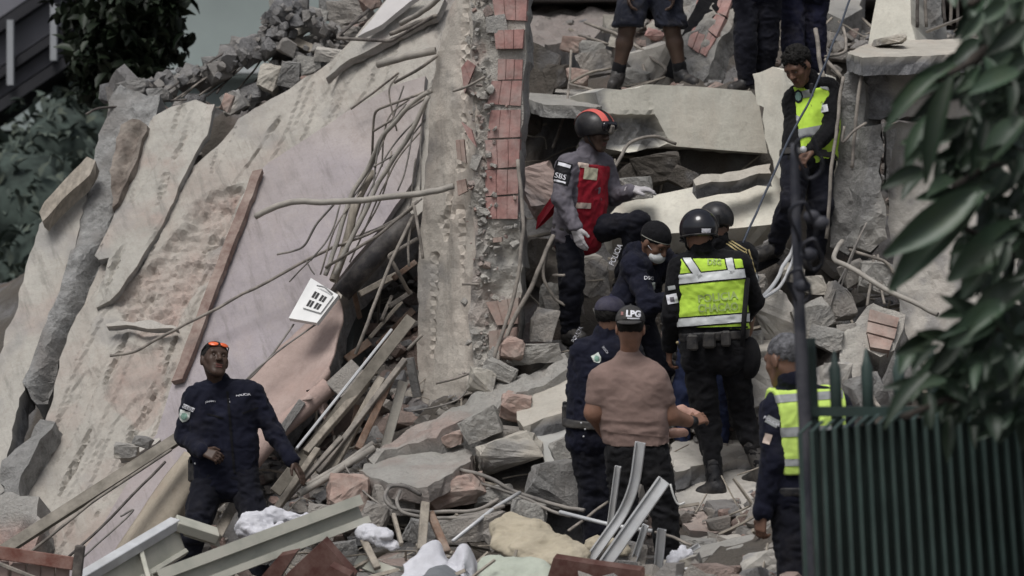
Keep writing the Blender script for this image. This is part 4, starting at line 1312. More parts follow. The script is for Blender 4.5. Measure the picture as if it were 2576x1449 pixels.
C2 = [(1188, -20), (1330, -20), (1322, 80), (1316, 200), (1310, 330), (1305, 480), (1312, 600), (1306, 760), (1300, 860), (1292, 935), (1240, 960), (1186, 985), (1192, 900), (1186, 760), (1198, 620), (1190, 480), (1196, 330), (1188, 150)]
slab('mortar_core', WF, C2, .30, MORTAR, parent=wall, off=-.01, res=.026, disp=lambda uv, P: (fbm(P, 9, 4, 55) * .035 + fbm(P, 3, 3, 56) * .04) * (1 - .85 * sstep(1215, 1238, uv[:, 0]) * (1 - sstep(552, 575, uv[:, 1]))), mask=lambda uv, P: np.stack([sstep(.35, .8, fbm(P, 4, 3, 57)) * .5, sstep(-.1, .5, fbm(P, 6, 4, 58)) * .6, np.zeros(len(P))], 1), seed=22, jamp=.016, rough=.005)

def groove_brick(parent, plane, poly, m, off=.02, t=.09, ng=3, vert=True, name='brick', seed=0):
    """hollow clay block: a face with raised ribs between shallow grooves. poly: 4 picture corners (tl, tr, br, bl)"""
    P = [plane.at(u, v, off) for u, v in poly]; n = plane.n; b = MB(); rng = random.Random(seed)
    if not vert: P = [P[3], P[0], P[1], P[2]]
    k = ng
    for i in range(k):
        a, c = i / k + (.012 if i else 0), (i + 1) / k - (.012 if i < k - 1 else 0)
        q = [P[0].lerp(P[1], a), P[0].lerp(P[1], c), P[3].lerp(P[2], c), P[3].lerp(P[2], a)]
        z = rng.uniform(-.004, .004)
        b.prism([p + n * z for p in q], -n * t)
    b.prism([p - n * .008 for p in (P[0].lerp(P[1], .01), P[0].lerp(P[1], .99), P[3].lerp(P[2], .99), P[3].lerp(P[2], .01))], -n * (t * .8))
    return b.build(name, m, parent)
rows = [((1233, -20), (1326, -20), (1323, 52), (1236, 50)), ((1238, 76), (1318, 74), (1314, 122), (1240, 124)), ((1254, 150), (1315, 148), (1313, 198), (1250, 200)),
        ((1240, 204), (1313, 202), (1310, 268), (1226, 262)), ((1234, 276), (1310, 274), (1308, 346), (1224, 348)), ((1224, 353), (1308, 351), (1305, 420), (1222, 424)),
        ((1222, 429), (1305, 426), (1303, 488), (1218, 492)), ((1219, 497), (1303, 494), (1302, 552), (1218, 548)),
        ((1226, 760), (1304, 750), (1302, 812), (1238, 820)), ((1222, 832), (1300, 822), (1296, 905), (1226, 895))]
_jr = random.Random(9)
rows = [tuple((u + _jr.uniform(-5, 12) * (k in (0, 3)), v + _jr.uniform(-2, 2)) for k, (u, v) in enumerate(r)) for r in rows]
for i, r in enumerate(rows):
    groove_brick(wall, WF, r, BRICK if i < 8 else BRICKD, off=.013 if i not in (1, 8, 9) else .045, t=.08, ng=3, seed=i)
# loose brick shells hanging off the mortar
for i, (r, of) in enumerate([(((1160, 170), (1176, 150), (1196, 165), (1168, 235)), .05), (((1160, 306), (1185, 325), (1198, 370), (1178, 345)), .09), (((1146, 352), (1166, 350), (1172, 410), (1150, 400)), .07), (((1240, 598), (1262, 596), (1262, 608), (1240, 610)), .05), (((1148, 455), (1170, 450), (1176, 480), (1152, 492)), .05)]):
    groove_brick(wall, WF, r, BRICK if i < 2 else BRICKD, off=of, t=.05, ng=2, seed=40 + i)

def crumbs():
    """mortar and brick crumbs stuck along the ragged edge"""
    rng = np.random.RandomState(31); base = [rock_geo((1, 1, 1), 140 + k, 1) for k in range(6)]; V, Fc, C = [], [], []; n = 0
    for i in range(280):
        v = rng.uniform(-10, 960); u = rng.normal(1212, 16) if rng.rand() < .75 else rng.uniform(1190, 1300)
        if u > 1250 and v < 560 and rng.rand() < .8: continue
        s = float(np.exp(rng.normal(-3.85, .5))); P, f = base[rng.randint(6)]; R = np.array(Matrix.Rotation(rng.uniform(0, 6), 3, 'Y') @ Matrix.Rotation(rng.uniform(0, 6), 3, 'X'))
        p = WF.at(u, v, rng.uniform(.0, .03)); V.append((P * s * rng.uniform(.5, 1.4, 3)) @ R.T + np.array(p)); Fc.append(np.array(f) + n); n += len(P)
        C.append(np.tile((rng.rand() < .25, rng.uniform(0, .6), 0), (len(P), 1)))
    FF = [tuple(x) for f in Fc for x in f]
    me = mesh_of('mortar_crumbs', np.concatenate(V), FF); set_mix(me, np.concatenate(C)); o = link('mortar_crumbs', me, MORTAR, wall); o['kind'] = 'stuff'
crumbs()
# ---- the beams and slabs on the other side -------------------------------
def fslab(name, a, b, c, poly, thick, m, label, cat, **k):
    return tag(slab(name, Plane(a, b, c), poly, thick, m, **k), label, cat)
m_b = lambda uv, P: np.stack([np.zeros(len(P)), sstep(.5, 1., fbm(P, 1.5, 4, 63)) * .25, np.zeros(len(P))], 1)
def m_b1(uv, P):
    br = np.maximum(inpoly(uv, [(1525, 300), (1640, 295), (1672, 350), (1660, 372), (1530, 372)], 8, P, 10, 3), 1 - sstep(1515, 1535, uv[:, 0] + fbm(P, 6, 3, 4) * 12))
    return np.stack([br * 0, br * .9, br * 0], 1)
def d_b1(uv, P):
    br = inpoly(uv, [(1525, 300), (1640, 295), (1672, 350), (1660, 380), (1530, 380)], 8, P, 10, 3)
    return -.10 * br + br * fbm(P, 8, 4, 7) * .06 - .02 * np.exp(-((seg_d(uv, [(1628, 218), (1632, 260), (1640, 300)]) + fbm(P, 8, 2, 2) * 3) / 2) ** 2)
B1P = [(1498, 232), (1520, 222), (1560, 226), (1600, 222), (1628, 212), (1760, 218), (1890, 229), (1908, 252), (1920, 320), (1931, 386), (1800, 376), (1700, 368), (1640, 372), (1580, 384), (1530, 372), (1545, 330), (1512, 290)]
fslab('concrete_beam', (1500, 230, 20.5), (1930, 230, 20.8), (1700, 380, 20.645), B1P, .75, BEAMM, 'thick cream concrete beam the man in shorts stands on', 'concrete beam', res=.035, mask=m_b1, disp=d_b1, clean=(0, 1, 2, 3, 4, 5, 6, 7, 8, 9, 10), jamp=.006, seed=31, edge_mask=(0, .3, 0), rough=.004)
B2P = [(1520, 560), (1560, 512), (1640, 492), (1750, 470), (1860, 452), (1962, 440), (1972, 500), (1962, 562), (1860, 574), (1740, 584), (1640, 590), (1540, 600)]
fslab('concrete_beam', (1560, 512, 20.3), (1965, 440, 20.4), (1740, 585, 20.05), B2P, .2, BEAMM, 'cream concrete slab tilted behind the crouching rescuers', 'concrete beam', res=.045, mask=m_b, clean=(1, 2, 3, 4, 5, 6, 7, 8, 9, 10), jamp=.01, seed=32, edge_mask=(0, .3, 0), rough=.004)
B3P = [(1894, 186), (1944, 168), (1972, 178), (1985, 260), (1992, 330), (1990, 400), (1978, 462), (1950, 440), (1936, 385), (1918, 300), (1922, 270), (1905, 262), (1900, 230)]
fslab('concrete_block', (1894, 186, 20.4), (1990, 186, 20.1), (1940, 460, 20.2), B3P, .5, BEAMM, 'upright cream concrete block between the thick beam and the looking down officer', 'concrete block', res=.04, mask=m_b, clean=(2, 3, 4, 5), jamp=.014, seed=33, edge_mask=(0, .2, 0), rough=.004)
fslab('concrete_strip', (1745, 450, 20.0), (1940, 420, 20.15), (1850, 470, 19.9), [(1744, 450), (1765, 440), (1830, 430), (1900, 418), (1938, 414), (1940, 436), (1860, 450), (1790, 462), (1750, 468)], .10, PLASTER2, 'rough white concrete strip lying on the tilted slab', 'concrete fragment', res=.04, mask=m_b, disp=lambda uv, P: fbm(P, 9, 3, 48) * .012, seed=34, jamp=.02)
fslab('flat_shard', (1300, 255, 20.7), (1510, 268, 20.5), (1400, 222, 23.2), [(1296, 262), (1330, 250), (1365, 262), (1420, 266), (1500, 272), (1530, 262), (1500, 222), (1400, 222), (1290, 222)], .09, CONC, 'thin flat concrete shard over the dark hollow by the red helmet', 'concrete fragment', res=.06, seed=35, jamp=.008)  # only its front edge shows; depth added to shade the hollow
# the column with its rough top, the ledge, the plaster wall
fslab('concrete_column', (2185, 110, 21.2), (2290, 110, 21.0), (2240, 0, 21.2), [(2208, -20), (2290, -20), (2292, 60), (2305, 112), (2240, 114), (2184, 112), (2196, 40)], .6, BEAMM, 'smooth cream concrete column above the broken ledge', 'concrete column', res=.06, mask=m_b, clean=(0, 1, 5, 6), seed=36, jamp=.008, edge_mask=(0, .7, 0), rough=.003)
fslab('concrete_column', (2290, 110, 21.3), (2370, 110, 21.4), (2320, 0, 21.3), [(2288, -20), (2370, -20), (2366, 60), (2340, 100), (2300, 108)], .3, GREYC, 'dark pitted concrete beside the smooth cream column', 'concrete column', res=.05, mask=m_c, disp=d_rough, seed=37, jamp=.016)
fslab('concrete_ledge', (2140, 130, 19.6), (2450, 130, 19.6), (2300, 95, 20.6), [(2132, 132), (2160, 116), (2195, 108), (2320, 96), (2460, 92), (2520, 96), (2520, 140), (2380, 140), (2260, 146), (2170, 152)], .12, PLASTER2, 'pale flat ledge top with a tile shard lying on it', 'ledge', res=.05, seed=38, jamp=.012, mask=m_b)
fslab('concrete_ledge', (2160, 150, 19.62), (2500, 145, 19.6), (2300, 300, 19.62), [(2160, 154), (2176, 132), (2260, 140), (2380, 136), (2540, 136), (2540, 320), (2430, 312), (2330, 300), (2262, 300), (2240, 290), (2215, 300), (2165, 292), (2150, 200)], .6, PLASTER, 'broken ledge front with speckled grey concrete end', 'ledge', res=.03, disp=lambda uv, P: (fbm(P, 9, 4, 66) * .05) * (1 - sstep(2225, 2260, uv[:, 0])) + fbm(P, 4, 3, 67) * .01, mask=lambda uv, P: np.stack([uv[:, 0] * 0, np.maximum(1 - sstep(2225, 2262, uv[:, 0] + fbm(P, 5, 3, 3) * 16), .15 + .2 * fbm(P, 7, 3, 5)), uv[:, 0] * 0], 1), seed=39, jamp=.02)
fslab('plaster_wall', (2230, 700, 19.55), (2450, 700, 19.3), (2300, 300, 19.7), [(2224, 320), (2262, 305), (2340, 318), (2440, 325), (2560, 330), (2560, 1050), (2440, 1050), (2350, 1010), (2310, 940), (2282, 900), (2262, 760), (2250, 640), (2232, 560)], .35, PLASTER, 'rough beige plaster wall behind the leafy branches', 'wall', res=.035, disp=lambda uv, P: fbm(P, 12, 3, 68) * .010, mask=lambda uv, P: np.stack([uv[:, 0] * 0, sstep(.1, .6, fbm(P, 9, 4, 69)) * .6, uv[:, 0] * 0], 1), seed=40, jamp=.02)
fslab('concrete_post', (2090, 600, 19.5), (2180, 600, 19.4), (2130, 190, 19.6), [(2122, 186), (2136, 178), (2160, 184), (2176, 210), (2172, 330), (2168, 480), (2162, 600), (2128, 640), (2084, 620), (2088, 500), (2098, 360), (2110, 260)], .4, GREYC, 'grey split concrete post with rods running down its face', 'concrete post', res=.03, disp=d_rough, mask=lambda uv, P: np.stack([uv[:, 0] * 0, np.clip(.5 + .4 * fbm(P, 3, 3, 9), 0, 1) * (1 - .6 * sstep(330, 360, uv[:, 1])), uv[:, 0] * 0], 1), seed=41, jamp=.014)
fslab('mortar_strip', (2180, 600, 19.35), (2230, 600, 19.4), (2200, 320, 19.4), [(2196, 318), (2215, 312), (2226, 380), (2222, 500), (2232, 600), (2196, 634), (2160, 620), (2168, 500), (2188, 400)], .25, CONC, 'hanging strip of rough pale mortar beside the split post', 'mortar strip', res=.03, disp=d_rough, mask=m_c, seed=42, jamp=.018)
fslab('mortar_strip', (2226, 330, 19.5), (2262, 330, 19.5), (2240, 600, 19.5), [(2228, 330), (2258, 322), (2256, 350), (2244, 400), (2240, 470), (2232, 470), (2230, 400)], .12, CONC, 'short hanging mortar strip under the speckled ledge', 'mortar strip', res=.04, disp=d_rough, mask=m_c, seed=43, jamp=.012)
fslab('leaning_board', (1770, 150, 21.9), (1860, 0, 22.1), (1830, 150, 22.2), [(1868, -20), (1900, -20), (1836, 120), (1796, 222), (1752, 215), (1800, 110)], .3, BLACKC, 'dark leaning timber baulk between the brick panel and the dark trousers', 'timber', res=.15, seed=44, jamp=.006)
pw = empty('brick_wall_piece', W(1760, 100, 22.1)); tag(pw, 'tilted broken brick panel with mortar joints above the man in shorts', 'wall piece')
PB = Plane((1700, 100, 22.2), (1830, 60, 22.0), (1760, 0, 22.3))
slab('mortar_core', PB, [(1720, -20), (1866, -20), (1836, 60), (1802, 130), (1766, 212), (1716, 180), (1690, 120), (1704, 60)], .2, MORTAR, parent=pw, res=.04, disp=d_rough, mask=m_c, seed=45, jamp=.016)
for i, r in enumerate([((1758, -20), (1796, -20), (1780, 22), (1750, 10)), ((1800, -20), (1848, -20), (1826, 40), (1784, 24)), ((1746, 62), (1778, 76), (1756, 132), (1728, 112)), ((1750, 14), (1780, 26), (1778, 72), (1748, 58)), ((1784, 28), (1824, 44), (1802, 92), (1782, 76)), ((1782, 80), (1800, 96), (1774, 140), (1760, 132))]):
    groove_brick(pw, PB, r, BRICK, off=.025, t=.07, ng=2, seed=60 + i)
# brick lump lying under the plaster wall
bl = empty('brick_lump', W(2190, 930, 18.6)); tag(bl, 'lump of wall with ribbed red brick face lying under the plaster wall', 'brick lump')
PBL = Plane((2110, 900, 18.6), (2270, 860, 18.7), (2190, 780, 18.85))
slab('mortar_core', PBL, [(2106, 858), (2160, 800), (2182, 772), (2196, 766), (2278, 792), (2272, 830), (2250, 880), (2215, 896), (2180, 880), (2170, 960), (2150, 1010), (2124, 960), (2112, 900)], .25, MORTAR, parent=bl, res=.035, disp=lambda uv, P: fbm(P, 8, 4, 48) * .02, mask=m_pl, seed=46, jamp=.016)
for i, r in enumerate([((2188, 778), (2262, 800), (2256, 824), (2184, 806)), ((2184, 809), (2256, 827), (2250, 852), (2180, 834)), ((2182, 838), (2246, 856), (2238, 880), (2190, 872))]):
    groove_brick(bl, PBL, r, BRICKD, off=.035, t=.08, ng=1, vert=False, seed=70 + i)
# slabs lying behind, placed as roofs to keep the hollow dark
fslab('roof_slab', (1320, 60, 24), (1550, 60, 24), (1430, 130, 22.8), [(1300, -20), (1560, -20), (1560, 60), (1460, 100), (1330, 132)], .35, DUSTY, 'dusty earth bank behind the man in shorts', 'rubble bank', res=.06, disp=d_rough, mask=m_br, seed=47, jamp=.03)
fslab('roof_slab', (1880, 0, 23.5), (2200, 0, 23.5), (2040, 120, 22.6), [(2050, -30), (2180, -30), (2170, 20), (2120, 52), (2060, 30)], .3, CONC, 'grey concrete piece hanging above the looking down officer', 'concrete fragment', res=.06, seed=48, jamp=.02, mask=m_c)
# ================================================================== people
DK = (.060, .036, .026); MD = (.15, .082, .056); LT = (.215, .115, .078)
def shield(target, c, w, h, ang=0, m1=None, m2=None):
    """sleeve emblem: a shield with a paler rim and a round device"""
    ca, sa = math.cos(ang), math.sin(ang)
    def R(p): return [(c[0] + x * ca + y * sa, c[1] + y * ca - x * sa) for x, y in p]
    o = overlay(target, R([(-w, -h), (w, -h), (w, h * .2), (w * .55, h * .8), (0, h * 1.1), (-w * .55, h * .8), (-w, h * .2)]), m1 or PALEINK, 'emblem', .004)
    overlay(target, R([(w * .62 * math.cos(a * .785), h * .62 * math.sin(a * .785)) for a in range(8)]), m2 or GREENINK, 'device', .006, parent=o)
    return o
def quad(target, c, w, h, ang, m, name='patch', off=.004, parent=None):
    ca, sa = math.cos(ang), math.sin(ang)
    return overlay(target, [(c[0] + x * ca + y * sa, c[1] + y * ca - x * sa) for x, y in ((-w, -h), (w, -h), (w, h), (-w, h))], m, name, off, parent=parent)
def strip(target, pts, w, m, name='reflective_strip', off=.004, front=False, parent=None):
    """tape along a picture polyline of two points"""
    (x0, y0), (x1, y1) = pts; d = np.array([x1 - x0, y1 - y0], float); d /= np.linalg.norm(d); n = np.array([-d[1], d[0]]) * w
    return overlay(target, [(x0 + n[0], y0 + n[1]), (x1 + n[0], y1 + n[1]), (x1 - n[0], y1 - n[1]), (x0 - n[0], y0 - n[1])], m, name, off, front, parent=parent)

# ---- navy officer before the mauve panel, head thrown back
def officer_leaning():
    p = Person(18.0, dict(head=(540, 908, -.02), neck=(550, 966, .02), shR=(483, 1002, .0), shL=(637, 988, .02), elR=(466, 1100, .05), elL=(690, 1092, .02),
        wrR=(508, 1135, -.16), wrL=(737, 1160, -.06), hipR=(528, 1205, .0), hipL=(610, 1200, .0), kneeR=(487, 1340, -.14), kneeL=(648, 1330, -.10),
        ankR=(455, 1478, .0), ankL=(650, 1480, .0), toeR=(440, 1510, -.16), toeL=(668, 1510, -.16)),
        ((.40, -.85, .34), (.16, 0, 1)), 'officer in navy uniform, orange mirrored sunglasses on the forehead, leaning back with one arm out', DK)
    p.hS = 1.02
    hR = ((.85, -.35, -.25), (.1, .75, -.6), .55, 0); hL = ((.50, -.25, -.8), (-.7, .3, -.4), .12, .012)
    p.body({'R': hR, 'L': hL})
    j = p.jacket(NAVY, hemlow=.10, collar=False); t = p.trousers(NAVYT); [p.boot(a) for a in 'LR']
    d = Sdf(); d.cap(p.J['neck'] - vec(0, 0, .03), p.J['neck'] + vec(0, 0, .006), .088, .078, .01); d.cap(p.J['neck'] - vec(0, .10, .05), p.J['neck'] + vec(-.01, -.09, .10), .035, .055, .02, None, True); p.garment('collar', d, NAVY, .006, .004, 20, parent=j)
    h = p.hair(h=.006, back=-.03, amp=.003, top=.95); p.eyes(True)
    b = MB()
    for q in (-1, 1):
        c = p.hp(q * .034, .072, .082); ax = (nrm(p.side + p.face * -.35 * q), nrm(p.up * .75 + p.face * -.6), nrm(p.face * .75 + p.up * .6))
        b.ball(c, (.033, .021, .008), 12, 7, tuple(Vector(a) for a in ax))
    g = b.build('sunglasses', ORLENS, p.o, True)
    b = MB(); b.tube([p.hp(-.082, -.01, .055), p.hp(-.070, .050, .078), p.hp(0, .088, .078), p.hp(.070, .050, .078), p.hp(.082, -.01, .055)], .004, 6); b.build('frame', BLACKP, g, True)
    c = quad(j, (475, 1026), 15, 5.5, -.42, WHITEINK, 'name_tape'); lettering(j, 'POLICIA', (475, 1026), 6.5, NAVY, -.42, off=.008, parent=c)
    shield(j, (464, 1047), 13, 14, -.25)
    lettering(j, 'JOHNNY L', (530, 1011), 5.5, WHITEINK, .12); lettering(j, 'POLICIA', (612, 994), 5.5, WHITEINK, .12, width=36)
    quad(j, (574, 1005), 3, 2.5, 0, WHITEINK, 'pin'); quad(j, (576, 1011), 3, 2.2, 0, WHITEINK, 'pin')
    # placket, pocket flaps
    for pl, w, nm in ((((572, 985), (590, 1190)), 3, 'placket'), (((520, 1041), (562, 1052)), 2, 'pocket_flap'), (((610, 1040), (650, 1025)), 2, 'pocket_flap')):
        strip(j, pl, w, BLACKC, nm, .006, True)
    b = MB(); b.box(W(484, 1182, 17.98), (.05, .07, .15), None, .012); hol = b.build('holster', LEATHER, p.o)
    b = MB(); b.box(W(482, 1158, 17.97), (.03, .05, .05), None, .008); b.build('grip', BLACKP, hol)
    for v in (1147, 1166): 
        b = MB(); b.ball(W(491, v, 17.92), .007); b.build('stud', ALU, hol, True)
officer_leaning()

# ---- red vest, black helmet, one knee up on the slab
def rescuer_red():
    p = Person(19.5, dict(head=(1497, 335, -.03), neck=(1475, 392, .02), shR=(1425, 418, -.14), shL=(1518, 415, .12), elR=(1412, 500, -.22), elL=(1548, 492, .15),
        wrR=(1448, 572, -.26), wrL=(1590, 480, -.05), hipR=(1428, 582, -.02), hipL=(1478, 580, .08), kneeR=(1440, 712, -.08), kneeL=(1606, 560, -.10),
        ankR=(1432, 838, .0), ankL=(1570, 690, .1), toeR=(1462, 850, -.12), toeL=(1600, 705, -.0)),
        ((.80, -.62, -.18),), 'rescuer in red vest, grey sleeves and black helmet with coral stripes, knee raised', DK, facing=(.75, -.66, 0))
    hR = ((.28, -.05, -.95), (.6, .6, .1), .22, .004); hL = ((.9, -.2, .1), (0, .2, -1), .3, 0)
    p.body({'R': hR, 'L': hL})
    p.jacket(GREYSL, hemlow=.06, name='grey_shirt')
    d = Sdf(); p.torso(d, .022, .10, .008); p.J
    for a in 'LR':
        S, E = p.J['sh' + a], p.J['el' + a]; out = nrm(S - p.J['sh' + ('R' if a == 'L' else 'L')]); d.cut(S - out * .035, out)
    d.cut(p.J['neck'] - np.array((0, 0, .035)), (0.25, -.2, 1))
    v = p.garment('vest', d, REDV, .009, .010, 12)
    t = p.trousers(NAVYT); [p.boot(a) for a in 'LR']; p.belt(up=.0, grow=.014)
    p.glove('R', hR, GLOVEW); p.glove('L', hL, GLOVEW)
    p.eyes()
    h = p.helmet(HELM2, (.120, .142, .118), -.02)
    for q, m, nm in ((-.045, RORANGE, 'coral_stripe'), (.045, RORANGE, 'coral_stripe')):
        me = h.data; 
        bm = bmesh.new(); bm.from_mesh(me); bm.transform(world_of(h))
        c = Vector(p.hp(q, 0, 0)); s = Vector(p.side)
        bmesh.ops.bisect_plane(bm, geom=bm.verts[:] + bm.edges[:] + bm.faces[:], plane_co=c + s * .022, plane_no=s, clear_outer=True)
        bmesh.ops.bisect_plane(bm, geom=bm.verts[:] + bm.edges[:] + bm.faces[:], plane_co=c - s * .022, plane_no=-s, clear_outer=True)
        bmesh.ops.bisect_plane(bm, geom=bm.verts[:] + bm.edges[:] + bm.faces[:], plane_co=Vector(p.hp(0, .07, .085)), plane_no=-Vector(p.up) + Vector(p.face) * .25, clear_outer=True)
        bm.normal_update()
        for w in bm.verts: w.co += w.normal * .004
        m2 = bpy.data.meshes.new(nm); bm.to_mesh(m2); bm.free(); m2.polygons.foreach_set('use_smooth', [True] * len(m2.polygons)); link(nm, m2, m, h)
    # goggles pushed up at the front of the shell
    d = Sdf(); d.cap(p.hp(-.05, .115, .062), p.hp(.05, .115, .062), .034, None, .01, (p.face, .6)); g = p.garment('goggles', d, GLOSSB, .006, 0, parent=h)
    b = MB(); b.box(p.hp(0, .118, .045), (.05, .05, .06), tuple(Vector(a) for a in p.hax()), .01); b.build('lamp_bracket', STEEL, h)
    for q in (-1, 1):
        b = MB(); b.tube([p.hp(q * .095, .0, .0), p.hp(q * .080, .02, -.05), p.hp(q * .03, .065, -.115)], .006, 6); b.build('chin_strap', BLACKP, h, True)
    # tape and patches
    strip(v, ((1446, 411), (1480, 418)), 7, BEIGET, front=True); strip(v, ((1440, 516), (1486, 518)), 7, BEIGET, front=True)
    quad(v, (1485, 437), 17, 15, -.12, plain('cream_badge', (.55, .52, .38), .7, .1, 20, .1, 60), 'badge')
    j = [c for c in p.o.children if c.name.startswith('grey_shirt')][0]
    q = quad(j, (1418, 420), 20, 12, -.28, BLACKINK, 'patch'); quad(j, (1420, 416), 15, 4, -.28, WHITEINK, 'bar', .007, q)
    q = quad(j, (1413, 447), 20, 17, -.28, BLACKINK, 'patch'); lettering(j, 'SBS', (1411, 444), 13, WHITEINK, -.28, off=.008, parent=q); quad(j, (1409, 457), 14, 2, -.28, WHITEINK, 'bar', .007, q)
    # loose red back flap of the vest
    F_ = [W(1418, 390, 19.48), W(1404, 470, 19.62), W(1378, 520, 19.68), W(1352, 545, 19.68), W(1348, 578, 19.66), W(1366, 565, 19.64), W(1392, 540, 19.62), W(1432, 560, 19.55), W(1428, 470, 19.5)]
    b = MB(); b.prism(F_, (.0, .05, .0)); b.build('vest_flap', REDV, v)
rescuer_red()

# ---- dark blue jacket, black knit cap and mask, bending
def bending_officer():
    p = Person(18.95, dict(head=(1646, 612, -.12), neck=(1600, 640, -.02), shR=(1592, 668, -.20), shL=(1660, 640, .12), elR=(1632, 772, -.32), elL=(1720, 690, .1),
        wrR=(1690, 752, -.42), wrL=(1745, 660, -.1), hipR=(1556, 812, -.08), hipL=(1604, 812, .10), kneeR=(1600, 930, -.25), kneeL=(1660, 930, -.05),
        ankR=(1570, 1060, .0), ankL=(1640, 1060, .1), toeR=(1610, 1075, -.12), toeL=(1680, 1075, -.02)),
        ((.72, -.55, -.62),), 'officer in dark jacket, black knit cap and white mask bending over the group', MD, facing=(.8, -.5, -.3), build=1.06)
    hR = ((.8, -.3, -.3), (0, .5, -.8), .5, 0); hL = ((.8, -.5, -.2), (0, -.2, -1), .5, 0)
    p.body({'R': hR, 'L': hL})
    j = p.jacket(NAVY, hemlow=.08, amp=.018); p.trousers(NAVYT); [p.boot(a) for a in 'LR']; p.belt(up=.0)
    d = Sdf(); d.ell(p.hp(0, -.016, .048), (.090, .108, .096), p.hax(), .01); d.cut(p.hp(0, -.01, .012), -p.up + p.face * .22)
    k = p.garment('knit_cap', d, BLACKC, .006, .004, 30)
    b = MB(); pts = [p.hp(.088 * math.cos(a), -.012 + .104 * math.sin(a), .030 + .022 * math.sin(a)) for a in np.linspace(-.6, 3.7, 20)]
    b.tube(pts, .0028, 5); b.build('cap_piping', plain('pale_piping', (.28, .28, .24)), k, True)
    d = Sdf(); d.ell(p.hp(0, .058, -.058), (.060, .062, .050), p.hax(), .01); d.ell(p.hp(0, .04, -.058), (.05, .06, .07), p.hax(), .005, True)
    d.cut(p.hp(0, .03, -.05), -p.face); mk = p.garment('face_mask', d, MASKM, .005, .002, 40)
    b = MB()
    for q in (-1, 1): b.tube([p.hp(q * .05, .07, -.035), p.hp(q * .078, .02, -.012), p.hp(q * .084, -.01, .004)], .002, 5)
    b.build('ear_loop', WHITEINK, mk, True)
    p.hair(back=-.04); p.eyes()
    lettering(j, 'DSG', (1631, 700), 9, WHITEINK, 0, bold=.015); shield(j, (1635, 724), 12, 13)
    lettering(j, 'POLICIA', (1549, 640), 14, WHITEINK, 1.15, width=56)
    p.glove('R', hR, GLOVEW); p.glove('L', hL, GLOVEW)
bending_officer()

